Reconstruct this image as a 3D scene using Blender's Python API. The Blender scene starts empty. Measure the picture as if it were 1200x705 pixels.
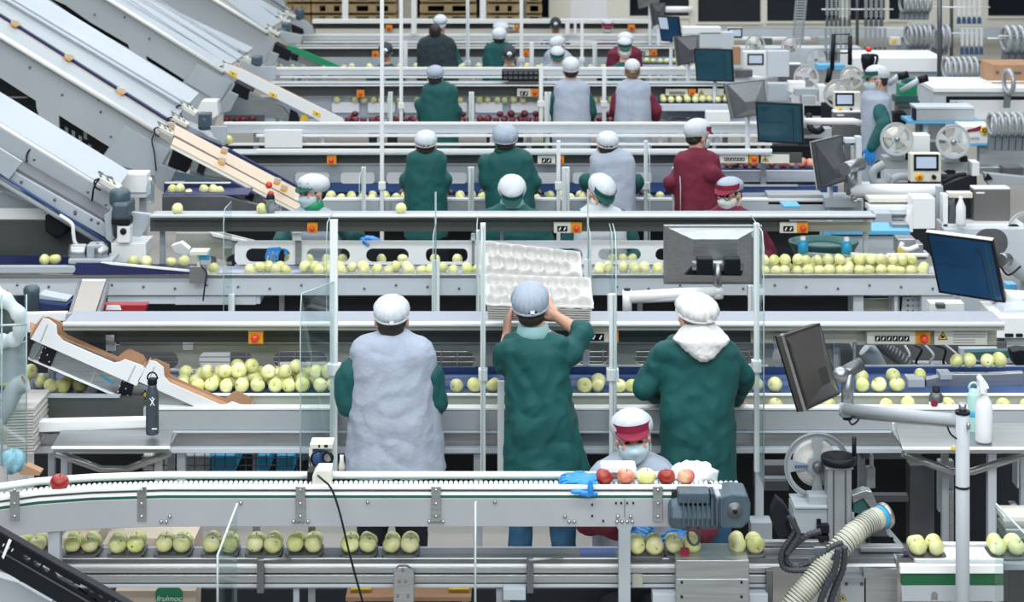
import bpy, bmesh, math, random
from mathutils import Vector, Matrix, noise
random.seed(7)
PI = math.pi
SC = bpy.context.scene
COL = SC.collection

# ---------------------------------------------------------------- camera, world, lights, exposure
F = 2200.0            # focal length in pixels of a 1200 px wide frame
HC = 3.75             # lens height above the floor
YH = -170.0           # image row of the horizon (level camera with a shifted lens)
cam = bpy.data.objects.new('camera', bpy.data.cameras.new('camera'))
COL.objects.link(cam)
cam.location = (0, 0, HC); cam.rotation_euler = (PI/2, 0, 0)
cam.data.sensor_width = 36; cam.data.lens = F/1200*36
cam.data.shift_y = -(352.5-YH)/1200
cam.data.clip_end = 200
cam.data.dof.use_dof = True; cam.data.dof.focus_distance = 9.0; cam.data.dof.aperture_fstop = 5.0
SC.camera = cam

world = bpy.data.worlds.new('world'); SC.world = world; world.use_nodes = True
world.node_tree.nodes['Background'].inputs[0].default_value = (.78, .88, 1.0, 1)
world.node_tree.nodes['Background'].inputs[1].default_value = .20

def area_lamp(name, loc, sx, sy, power, col=(.93, .97, 1.0)):
    l = bpy.data.lights.new(name, 'AREA'); l.shape = 'RECTANGLE'; l.size = sx; l.size_y = sy
    l.energy = power; l.color = col
    o = bpy.data.objects.new(name, l); COL.objects.link(o); o.location = loc
    return o
for y, e in ((-6.0, 1500), (0.0, 1250), (5.5, 950), (11.0, 720), (16.5, 700), (22.0, 680), (27.5, 680)):
    area_lamp('hall_lamp', (0, y, 8.2), 17, 1.1, e)
SC.view_settings.view_transform = 'Standard'; SC.view_settings.look = 'None'
SC.view_settings.gamma = 1; SC.view_settings.use_curve_mapping = False
SC.view_settings.exposure = -0.20

# ---------------------------------------------------------------- pixel <-> world
def S(D): return F/D
def P(px, py, D): return Vector(((px-600)*D/F, D, HC-(py-YH)*D/F))
def X(px, D): return (px-600)*D/F
def Z(py, D): return HC-(py-YH)*D/F

# ---------------------------------------------------------------- materials
MATS = {}
def mat(name, col, rough=.5, metal=0, var=0, vscale=8, bump=0, bscale=40, trans=0, emit=0, alpha=1, ior=1.45, stretch=None, sheen=0, spec=None, rnd=0, sss=0):
    if name in MATS: return MATS[name]
    m = bpy.data.materials.new(name); m.use_nodes = True
    nt = m.node_tree; b = nt.nodes['Principled BSDF']
    b.inputs['Base Color'].default_value = (*col, 1)
    b.inputs['Roughness'].default_value = rough; b.inputs['Metallic'].default_value = metal
    if spec is not None: b.inputs['Specular IOR Level'].default_value = spec
    if trans: b.inputs['Transmission Weight'].default_value = trans; b.inputs['IOR'].default_value = ior
    if alpha < 1: b.inputs['Alpha'].default_value = alpha
    if emit: b.inputs['Emission Color'].default_value = (*col, 1); b.inputs['Emission Strength'].default_value = emit
    if sheen: b.inputs['Sheen Weight'].default_value = sheen
    if sss:
        b.inputs['Subsurface Weight'].default_value = sss; b.inputs['Subsurface Scale'].default_value = .01
    tc = nt.nodes.new('ShaderNodeTexCoord')
    src = tc.outputs['Object']
    if stretch:
        mp = nt.nodes.new('ShaderNodeMapping'); mp.inputs['Scale'].default_value = stretch
        nt.links.new(src, mp.inputs['Vector']); src = mp.outputs['Vector']
    if var or rnd:
        n = nt.nodes.new('ShaderNodeTexNoise'); n.inputs['Scale'].default_value = vscale; n.inputs['Detail'].default_value = 4
        nt.links.new(src, n.inputs['Vector'])
        hsv = nt.nodes.new('ShaderNodeHueSaturation'); hsv.inputs['Color'].default_value = (*col, 1)
        mr = nt.nodes.new('ShaderNodeMapRange'); mr.inputs[1].default_value = .3; mr.inputs[2].default_value = .7
        mr.inputs[3].default_value = 1-var; mr.inputs[4].default_value = 1+var
        nt.links.new(n.outputs['Fac'], mr.inputs[0])
        if rnd:
            oi = nt.nodes.new('ShaderNodeObjectInfo'); m2 = nt.nodes.new('ShaderNodeMapRange')
            m2.inputs[3].default_value = 1-rnd; m2.inputs[4].default_value = 1+rnd
            nt.links.new(oi.outputs['Random'], m2.inputs[0])
            mu = nt.nodes.new('ShaderNodeMath'); mu.operation = 'MULTIPLY'
            nt.links.new(mr.outputs[0], mu.inputs[0]); nt.links.new(m2.outputs[0], mu.inputs[1])
            nt.links.new(mu.outputs[0], hsv.inputs['Value'])
        else: nt.links.new(mr.outputs[0], hsv.inputs['Value'])
        nt.links.new(hsv.outputs[0], b.inputs['Base Color'])
    if bump:
        n2 = nt.nodes.new('ShaderNodeTexNoise'); n2.inputs['Scale'].default_value = bscale; n2.inputs['Detail'].default_value = 5
        nt.links.new(src, n2.inputs['Vector'])
        bp = nt.nodes.new('ShaderNodeBump'); bp.inputs['Strength'].default_value = bump; bp.inputs['Distance'].default_value = .01
        nt.links.new(n2.outputs['Fac'], bp.inputs['Height']); nt.links.new(bp.outputs[0], b.inputs['Normal'])
    MATS[name] = m
    return m
M_white = mat('white_painted_steel', (.58, .63, .68), .38, 0, .05, 3)
M_bright = mat('bright_white_plastic', (.86, .88, .88), .35)
M_lip = mat('white_edge', (.90, .92, .90), .22)
M_grey = mat('grey_painted_steel', (.36, .40, .43), .42, 0, .08, 4)
M_elev = mat('pale_blue_grey_sheet', (.41, .46, .50), .38, 0, .06, 1.5)
M_elev2 = mat('pale_grey_panel', (.40, .435, .46), .45, 0, .06, 1.5)
M_steel = mat('brushed_steel', (.38, .40, .41), .33, .85, .12, 6, .06, 60, stretch=(.6, 6, 14))
M_dsteel = mat('dark_steel', (.14, .15, .16), .42, .6, .15, 5)
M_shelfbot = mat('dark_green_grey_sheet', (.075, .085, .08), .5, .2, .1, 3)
M_olive = mat('olive_grey_sheet', (.40, .41, .35), .45, .1, .08, 3)
M_navy = mat('navy_belt', (.012, .02, .10), .5)
M_blue = mat('blue_belt', (.035, .085, .24), .55, 0, .15, 5)
M_lav = mat('lavender_grey_belt', (.42, .44, .56), .5, 0, .05, 5)
M_black = mat('black_plastic', (.006, .008, .012), .5, spec=.25)
M_dark = mat('shade_black', (.012, .016, .022), .7)  # near-black colour stands for shade inside and beneath the machines
M_rub = mat('black_rubber_hose', (.03, .038, .045), .45)
M_motor = mat('blue_grey_motor_casting', (.07, .11, .14), .42, .25, .1, 20, .1, 60)
M_teal = mat('dark_teal_plastic', (.03, .11, .11), .4)
M_green = mat('green_guide_rail', (.01, .11, .07), .45)
M_bgreen = mat('bright_green_plastic', (.01, .27, .12), .4)
M_coat = mat('dark_green_cotton', (.001, .080, .078), .75, 0, .12, 3, .2, 60, sheen=.03)
M_coatd = mat('very_dark_green_cotton', (.010, .035, .040), .85, 0, .2, 5, .3, 70)
M_vest = mat('pale_grey_cotton', (.38, .43, .52), .85, 0, .07, 4, .35, 60)
M_maroon = mat('maroon_cotton', (.15, .010, .032), .8, 0, .15, 4, .35, 60)
M_visor = mat('burgundy_cotton', (.24, .008, .04), .7)
M_vgreen = mat('teal_green_cotton', (.006, .09, .075), .7)
M_net = mat('white_hairnet_cloth', (.60, .64, .68), .8, 0, .04, 10, .3, 90)
M_netg = mat('blue_grey_hairnet_cloth', (.36, .42, .50), .75, 0, .06, 10, .3, 90)
M_hood = mat('white_fleece', (.70, .70, .69), .9, 0, .04, 14, .6, 45)
M_collar = mat('pale_teal_cotton', (.25, .45, .46), .8)
M_trou = mat('black_trousers', (.008, .010, .018), .8)
M_jean = mat('blue_denim', (.028, .10, .19), .85, 0, .2, 12, .3, 90)
M_skin = mat('skin', (.62, .35, .25), .5, 0, .06, 10, sss=.1)
M_hair = mat('dark_brown_hair', (.018, .012, .010), .5, 0, .3, 30, .5, 120)
M_hairb = mat('light_brown_hair', (.20, .12, .06), .5, 0, .3, 30, .5, 120)
M_mask = mat('pale_blue_surgical_mask', (.52, .68, .74), .7)
M_glove = mat('blue_nitrile', (.02, .26, .70), .35)
M_card = mat('brown_cardboard', (.40, .23, .13), .8, 0, .08, 6)
M_cardw = mat('white_printed_cardboard', (.80, .82, .83), .6)
M_cardp = mat('pale_cardboard', (.62, .52, .42), .8, 0, .06, 5)
M_beige = mat('beige_chute_liner', (.60, .49, .37), .5)
M_beige2 = mat('warm_grey_belt', (.42, .39, .35), .55)
M_red = mat('red_button', (.75, .05, .02), .35)
M_orange = mat('orange_switch_plate', (.80, .33, .02), .45)
M_yellow = mat('yellow_plate', (.85, .58, .04), .45)
M_ivory = mat('ivory_switch_box', (.72, .71, .62), .45)
M_cream = mat('cream_wall_paint', (.80, .77, .66), .7)
M_pallet = mat('pale_pallet_wood', (.34, .25, .13), .8, 0, .2, 8)
M_screen = mat('dark_screen_glass', (.006, .035, .085), .15, 0, .3, 2, emit=.35)
M_screen2 = mat('teal_screen_glass', (.012, .045, .065), .15, emit=.5)
M_lcd = mat('pale_lcd', (.42, .50, .62), .3, emit=.35)
M_ui = mat('screen_line', (.012, .03, .06), .3)
M_pulp = mat('white_moulded_pulp', (.60, .59, .57), .9, 0, .02, 30, .4, 90)
M_pulpg = mat('grey_moulded_pulp', (.50, .49, .46), .9, 0, .05, 30, .4, 90)
M_stem = mat('apple_stem', (.05, .03, .01), .8)
M_hose = mat('ivory_ribbed_hose', (.50, .50, .40), .5)
M_blueb = mat('bright_blue_plastic', (.02, .35, .62), .4)
M_lblue = mat('light_blue_edge', (.13, .45, .72), .4)
M_bottle = mat('slate_blue_bottle', (.055, .075, .095), .4, .2)
M_spray = mat('translucent_white_plastic', (.85, .87, .88), .35)
M_mint = mat('mint_plastic', (.45, .72, .65), .35)
M_reel = mat('pale_grey_reel', (.58, .61, .61), .45)
M_ring = mat('hanging_ring_metal', (.40, .43, .45), .35, .3)
M_clip = mat('dark_clip', (.13, .15, .17), .4, .4)
M_bclip = mat('blue_clip', (.04, .10, .22), .4)
M_floor = None
def glass_mat(name, col, rough=.02, a=.25):
    m = bpy.data.materials.new(name); m.use_nodes = True
    nt = m.node_tree; nt.nodes.clear()
    out = nt.nodes.new('ShaderNodeOutputMaterial'); mix = nt.nodes.new('ShaderNodeMixShader')
    tr = nt.nodes.new('ShaderNodeBsdfTransparent'); tr.inputs[0].default_value = (*col, 1)
    gl = nt.nodes.new('ShaderNodeBsdfGlossy'); gl.inputs['Color'].default_value = (.85, .92, .92, 1); gl.inputs['Roughness'].default_value = rough+.03
    fr = nt.nodes.new('ShaderNodeMath'); fr.operation = 'MULTIPLY_ADD'; lw = nt.nodes.new('ShaderNodeLayerWeight'); lw.inputs[0].default_value = a; nt.links.new(lw.outputs['Facing'], fr.inputs[0]); fr.inputs[1].default_value = .22; fr.inputs[2].default_value = .03
    nt.links.new(fr.outputs[0], mix.inputs[0]); nt.links.new(tr.outputs[0], mix.inputs[1]); nt.links.new(gl.outputs[0], mix.inputs[2])
    nt.links.new(mix.outputs[0], out.inputs[0])
    return m
M_glass = glass_mat('clear_acrylic', (.90, .95, .95), a=.35)
M_edge = mat('acrylic_edge', (.55, .64, .64), .25)
M_bottleclear = glass_mat('clear_bottle_plastic', (.85, .92, .95), a=.5)

def apple_mat(name, c1, c2, c3):
    m = bpy.data.materials.new(name); m.use_nodes = True; nt = m.node_tree; b = nt.nodes['Principled BSDF']
    tc = nt.nodes.new('ShaderNodeTexCoord'); oi = nt.nodes.new('ShaderNodeObjectInfo')
    n = nt.nodes.new('ShaderNodeTexNoise'); n.noise_dimensions = '4D'; n.inputs['Scale'].default_value = 16; n.inputs['Detail'].default_value = 2
    mp = nt.nodes.new('ShaderNodeMath'); mp.operation = 'MULTIPLY'; mp.inputs[1].default_value = 40
    nt.links.new(oi.outputs['Random'], mp.inputs[0]); nt.links.new(mp.outputs[0], n.inputs['W']); nt.links.new(tc.outputs['Object'], n.inputs['Vector'])
    r = nt.nodes.new('ShaderNodeValToRGB'); e = r.color_ramp.elements
    e[0].position = .36; e[0].color = (*c1, 1); e[1].position = .66; e[1].color = (*c3, 1)
    k = e.new(.5); k.color = (*c2, 1)
    nt.links.new(n.outputs['Fac'], r.inputs[0]); 
    hsv = nt.nodes.new('ShaderNodeHueSaturation'); nt.links.new(r.outputs[0], hsv.inputs['Color'])
    m2 = nt.nodes.new('ShaderNodeMapRange'); m2.inputs[3].default_value = .82; m2.inputs[4].default_value = 1.1
    nt.links.new(oi.outputs['Random'], m2.inputs[0]); nt.links.new(m2.outputs[0], hsv.inputs['Value'])
    nt.links.new(hsv.outputs[0], b.inputs['Base Color'])
    b.inputs['Roughness'].default_value = .32
    return m
M_apple = apple_mat('pale_green_apple_skin', (.66, .69, .24), (.80, .80, .38), (.88, .85, .50))
M_redapple = apple_mat('red_apple_skin', (.28, .010, .012), (.38, .025, .02), (.50, .13, .06))
M_blush = apple_mat('blush_apple_skin', (.80, .58, .34), (.72, .30, .18), (.58, .08, .07))
M_darkapple = apple_mat('dark_red_apple_skin', (.09, .004, .010), (.14, .008, .018), (.22, .02, .03))

# ---------------------------------------------------------------- mesh builder
CUR = [Vector((0, 0, 0))]
class MB:
    def __init__(s): s.v = []; s.f = []; s.sm = []
    def add(s, vs, fs, smooth=False):
        n = len(s.v); s.v += [Vector(v) for v in vs]; s.f += [tuple(i+n for i in f) for f in fs]; s.sm += [smooth]*len(fs); return s
    def box(s, x0, x1, y0, y1, z0, z1):
        vs = [(x, y, z) for z in (z0, z1) for y in (y0, y1) for x in (x0, x1)]
        return s.add(vs, [(0, 2, 3, 1), (4, 5, 7, 6), (0, 1, 5, 4), (2, 6, 7, 3), (0, 4, 6, 2), (1, 3, 7, 5)])
    def R(s, x0, y0, x1, y1, D, dep):          # box whose front face covers that image rectangle at distance D
        return s.box(X(x0, D), X(x1, D), D, D+dep, Z(y1, D), Z(y0, D))
    def obox(s, c, sz, m):                     # box with rotation matrix
        vs = [c+m@Vector((a*sz[0]/2, b*sz[1]/2, d*sz[2]/2)) for d in (-1, 1) for b in (-1, 1) for a in (-1, 1)]
        return s.add(vs, [(0, 2, 3, 1), (4, 5, 7, 6), (0, 1, 5, 4), (2, 6, 7, 3), (0, 4, 6, 2), (1, 3, 7, 5)])
    def hexa(s, a, b):                         # two quads (4 points each) joined
        return s.add(list(a)+list(b), [(0, 1, 2, 3), (7, 6, 5, 4), (0, 4, 5, 1), (1, 5, 6, 2), (2, 6, 7, 3), (3, 7, 4, 0)])
    def poly(s, pts, D, dep, slant=0):         # extruded image polygon at distance D
        a = [P(x, y, D) for x, y in pts]; n = len(a)
        b = [p+Vector((0, dep, slant)) for p in a]
        fs = [tuple(range(n)), tuple(range(2*n-1, n-1, -1))]+[(i, i+n, (i+1) % n+n, (i+1) % n) for i in range(n)]
        return s.add(a+b, fs)
    def quad(s, pts, t):                       # 4 world points, thickness t along the normal
        pts = [Vector(p) for p in pts]
        n = (pts[1]-pts[0]).cross(pts[3]-pts[0]).normalized()*t
        return s.hexa(pts, [p+n for p in pts])
    def tube(s, pts, r, seg=10, smooth=True, cap=True):
        pts = [Vector(p) for p in pts]; n = len(pts); rs = r if isinstance(r, (list, tuple)) else [r]*n
        up = None; vs = []
        for i, p in enumerate(pts):
            d = (pts[min(i+1, n-1)]-pts[max(i-1, 0)]).normalized()
            if up is None: up = d.orthogonal().normalized()
            up = (up-d*up.dot(d)).normalized(); w = d.cross(up)
            vs += [p+(up*math.cos(2*PI*k/seg)+w*math.sin(2*PI*k/seg))*rs[i] for k in range(seg)]
        fs = [(i*seg+k, i*seg+(k+1) % seg, (i+1)*seg+(k+1) % seg, (i+1)*seg+k) for i in range(n-1) for k in range(seg)]
        base = len(s.v); s.add(vs, fs, smooth)
        if cap: s.f += [tuple(base+k for k in range(seg))[::-1], tuple(base+(n-1)*seg+k for k in range(seg))]; s.sm += [False, False]
        return s
    def cyl(s, a, b, r, seg=16, smooth=True): return s.tube([a, b], r, seg, smooth)
    def lathe(s, prof, c, axis=(0, 0, 1), seg=20, smooth=True):   # prof: (radius, distance along axis)
        c = Vector(c); ax = Vector(axis).normalized(); u = ax.orthogonal().normalized(); w = ax.cross(u); vs = []
        for r, h in prof: vs += [c+ax*h+(u*math.cos(2*PI*k/seg)+w*math.sin(2*PI*k/seg))*max(r, 1e-4) for k in range(seg)]
        n = len(prof)
        fs = [(i*seg+k, i*seg+(k+1) % seg, (i+1)*seg+(k+1) % seg, (i+1)*seg+k) for i in range(n-1) for k in range(seg)]
        return s.add(vs, fs, smooth)
    def ell(s, c, r, m=None, seg=16, rings=10, f=None):
        c = Vector(c); m = m or Matrix.Identity(3); vs = []; 
        for i in range(rings+1):
            t = PI*i/rings
            for k in range(seg):
                a = 2*PI*k/seg; q = 1 if f is None else f(t, a)
                vs.append(c+m@Vector((r[0]*math.sin(t)*math.cos(a)*q, r[1]*math.sin(t)*math.sin(a)*q, r[2]*math.cos(t)*q)))
        fs = [(i*seg+k, (i+1)*seg+k, (i+1)*seg+(k+1) % seg, i*seg+(k+1) % seg) for i in range(rings) for k in range(seg)]
        return s.add(vs, fs, True)
    def caps(s, a, ra, b, rb, seg=14):         # closed tapered capsule
        a = Vector(a); b = Vector(b); d = (b-a); L = d.length; d = d.normalized() if L > 1e-6 else Vector((0, 0, 1))
        prof = [(ra*math.sin(t), -ra*math.cos(t)) for t in (0, .4, .8, 1.2, PI/2)]+[(rb*math.cos(t), L+rb*math.sin(t)) for t in (0, .4, .8, 1.2, PI/2)]
        return s.lathe(prof, a, d, seg)
    def loft(s, secs, seg=28, smooth=True):    # secs: (z, cx, cy, rx, ry[, power])
        vs = []
        for q in secs:
            z, cx, cy, rx, ry = q[:5]; pw = q[5] if len(q) > 5 else 1
            for k in range(seg):
                a = 2*PI*k/seg; c_, s_ = math.cos(a), math.sin(a)
                vs.append((cx+rx*math.copysign(abs(c_)**pw, c_), cy+ry*math.copysign(abs(s_)**pw, s_), z))
        n = len(secs); base = len(s.v)
        s.add(vs, [(i*seg+k, i*seg+(k+1) % seg, (i+1)*seg+(k+1) % seg, (i+1)*seg+k) for i in range(n-1) for k in range(seg)], smooth)
        s.f += [tuple(base+k for k in range(seg))[::-1], tuple(base+(n-1)*seg+k for k in range(seg))]; s.sm += [False, False]
        return s
    def xf(s, m):
        s.v = [m@v for v in s.v]; return s
    def mesh(s, name, m, off=Vector((0, 0, 0))):
        me = bpy.data.meshes.new(name); me.from_pydata([v-off for v in s.v], [], s.f)
        me.polygons.foreach_set('use_smooth', s.sm); me.materials.append(m); me.update()
        return me
    def build(s, name, m, parent=None, bev=0, loc=None):
        off = Vector(loc) if loc is not None else (parent_world(parent) if parent else Vector((0, 0, 0)))
        o = bpy.data.objects.new(name, s.mesh(name, m, off)); COL.objects.link(o)
        if parent: o.parent = parent
        o.location = off-parent_world(parent) if parent else off
        bm = bmesh.new(); bm.from_mesh(o.data); bmesh.ops.recalc_face_normals(bm, faces=bm.faces); bm.to_mesh(o.data); bm.free()
        if bev:
            b = o.modifiers.new('bevel', 'BEVEL'); b.width = bev; b.segments = 2; b.limit_method = 'ANGLE'; b.angle_limit = .7
        return o
def parent_world(o):
    v = Vector((0, 0, 0))
    while o: v = v+o.location; o = o.parent
    return v
def setp(o, label=None, cat=None, group=None, kind=None):
    if label: o['label'] = label
    if cat: o['category'] = cat
    if group: o['group'] = group
    if kind: o['kind'] = kind
    return o
def thing(name, label, cat, loc, group=None):
    o = bpy.data.objects.new(name, None); COL.objects.link(o); o.location = loc; o.empty_display_size = .05
    return setp(o, label, cat, group)
def dup(root, loc=None, label=None, group=None, parent=None, rot=None, scale=None):
    c = root.copy(); COL.objects.link(c)
    if loc is not None: c.location = loc
    if rot is not None: c.rotation_euler = rot
    if scale is not None: c.scale = scale
    if label: c['label'] = label
    if group: c['group'] = group
    if parent: c.parent = parent
    for ch in list(root.children): dup(ch, parent=c)
    return c
def plate(name, outline, holes, D, dep, m, parent=None, px=True, plane='XZ', loc=None, bev=0):
    """flat sheet with real openings, filled from closed outlines (image pixels at distance D, or metres)"""
    cu = bpy.data.curves.new(name, 'CURVE'); cu.dimensions = '2D'; cu.fill_mode = 'BOTH'; cu.extrude = dep/2
    for loop in [outline]+list(holes):
        sp = cu.splines.new('POLY'); sp.points.add(len(loop)-1); sp.use_cyclic_u = True
        for p, q in zip(sp.points, loop):
            p.co = (X(q[0], D), Z(q[1], D), 0, 1) if px else (q[0], q[1], 0, 1)
    t = bpy.data.objects.new(name, cu); COL.objects.link(t)
    dg = bpy.context.evaluated_depsgraph_get(); me = bpy.data.meshes.new_from_object(t.evaluated_get(dg))
    bpy.data.objects.remove(t); bpy.data.curves.remove(cu)
    off = parent_world(parent) if parent else Vector(loc or (0, 0, 0))
    for v in me.vertices:
        x, y, z = v.co
        v.co = Vector((x, (D if px else 0)+dep/2+z, y))-(off if px else Vector((0, 0, 0)))
    me.materials.clear(); me.materials.append(m); me.name = name
    o = bpy.data.objects.new(name, me); COL.objects.link(o)
    if parent: o.parent = parent
    if not parent: o.location = off
    if parent and not px and loc is not None: o.location = Vector(loc)-off
    return o
def stadium(x0, y0, x1, y1, n=7, rr=None):
    r = rr if rr else abs(y1-y0)/2; pts = []
    for cx, cy, a0 in ((x1-r, y1-r, 0), (x0+r, y1-r, PI/2), (x0+r, y0+r, PI), (x1-r, y0+r, 3*PI/2)):
        for k in range(n): a = a0+PI/2*k/(n-1); pts.append((cx+r*math.cos(a), cy+r*math.sin(a)))
    return pts
def circ(cx, cy, r, n=28, ry=None): return [(cx+r*math.cos(2*PI*k/n), cy+(ry or r)*math.sin(2*PI*k/n)) for k in range(n)]
def text(name, body, size, m, parent, loc, ext=.0008, shear=0, rz=0, align='CENTER'):
    cu = bpy.data.curves.new(name, 'FONT'); cu.body = body; cu.size = size; cu.extrude = ext; cu.align_x = align; cu.align_y = 'CENTER'; cu.shear = shear
    t = bpy.data.objects.new(name, cu); COL.objects.link(t)
    dg = bpy.context.evaluated_depsgraph_get(); me = bpy.data.meshes.new_from_object(t.evaluated_get(dg))
    bpy.data.objects.remove(t)
    me.transform(Matrix.Rotation(PI/2, 4, 'X')@Matrix.Rotation(rz, 4, 'Z')); me.materials.clear(); me.materials.append(m)
    o = bpy.data.objects.new(name, me); COL.objects.link(o); o.parent = parent; o.location = Vector(loc)-parent_world(parent)
    return o
def curvepts(ctrl, n=8):
    """smooth path through control points (Catmull-Rom)"""
    c = [Vector(p) for p in ctrl]; c = [c[0]*2-c[1]]+c+[c[-1]*2-c[-2]]; out = []
    for i in range(1, len(c)-2):
        for k in range(n):
            t = k/n; a, b, d, e = c[i-1], c[i], c[i+1], c[i+2]
            out.append(.5*((2*b)+(d-a)*t+(2*a-5*b+4*d-e)*t*t+(3*b-a-3*d+e)*t**3))
    out.append(c[-2]); return out
# ---------------------------------------------------------------- people
def remesh(mb, vox, it, name, m, parent, disp=None, fac=.6):
    me = bpy.data.meshes.new('t'); me.from_pydata([tuple(v) for v in mb.v], [], mb.f)
    t = bpy.data.objects.new('t', me); COL.objects.link(t)
    r = t.modifiers.new('r', 'REMESH'); r.mode = 'VOXEL'; r.voxel_size = vox
    if it: q = t.modifiers.new('s', 'SMOOTH'); q.factor = fac; q.iterations = it
    dg = bpy.context.evaluated_depsgraph_get(); out = bpy.data.meshes.new_from_object(t.evaluated_get(dg))
    bpy.data.objects.remove(t); bpy.data.meshes.remove(me)
    if disp:
        co = [v.co.copy()+v.normal*disp(v.co, v.normal) for v in out.vertices]
        for v, c in zip(out.vertices, co): v.co = c
    off = parent_world(parent) if parent else Vector((0, 0, 0))
    out.transform(Matrix.Translation(-off)); out.materials.clear(); out.materials.append(m)
    out.polygons.foreach_set('use_smooth', [True]*len(out.polygons)); out.name = name; out.update()
    o = bpy.data.objects.new(name, out); COL.objects.link(o)
    if parent: o.parent = parent
    return o
def folds(A, seed=0.0, hem=None, arms=()):
    def f(p, n):
        a = noise.noise((p.x*7+seed, p.y*7, p.z*1.5+seed))+.5*noise.noise((p.x*15+seed*2, p.y*15, p.z*4))
        b = abs(noise.noise((p.x*6+p.z*5+seed, p.y*6, p.z*6-p.x*4)))-.22; c = abs(noise.noise((p.x*12-p.z*7+seed, p.y*9, p.z*9+p.x*5)))-.2
        return A*1.25*a+A*1.5*b-A*.9*c
    return f
def hand(mb, w, d, back, curl=.5, flip=1, k=1.0):
    """palm, four unequal bent fingers and a thumb; w wrist point, d pointing direction, back = back-of-hand normal"""
    w = Vector(w); d = Vector(d).normalized(); b = Vector(back); b = (b-d*b.dot(d)).normalized(); s = d.cross(b)*flip
    for q in (-.030, -.010, .010, .030): mb.caps(w+s*q*.7*k, .017*k, w+d*.082*k+s*q*k, .0125*k, 10)
    for q, L in ((-.033, .062), (-.011, .074), (.011, .078), (.033, .068)):
        p = w+d*.085*k+s*q*k; dd = d.copy(); r = .0092*k
        for j, l in enumerate((.45, .32, .23)):
            ang = curl*(.55+.35*j); dd = (dd*math.cos(ang)-b*math.sin(ang)).normalized()
            b2 = (b-dd*b.dot(dd)).normalized(); e = p+(dd+s*q*1.2)*L*l*k
            mb.caps(p, r, e, r*.9, 8); p = e; r *= .9
            b = b2
        b = Vector(back); b = (b-d*b.dot(d)).normalized()
    p = w+d*.028*k+s*.030*k; e = p+(d*.55+s*.75-b*.25).normalized()*.042*k; mb.caps(p, .0145*k, e, .011*k, 8)
    mb.caps(e, .011*k, e+(d*.9+s*.25-b*.4).normalized()*.032*k, .009*k, 8)
def Mrot(z, x=0, y=0): return Matrix.Rotation(z, 3, 'Z')@Matrix.Rotation(-x, 3, 'X')@Matrix.Rotation(y, 3, 'Y')

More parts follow.
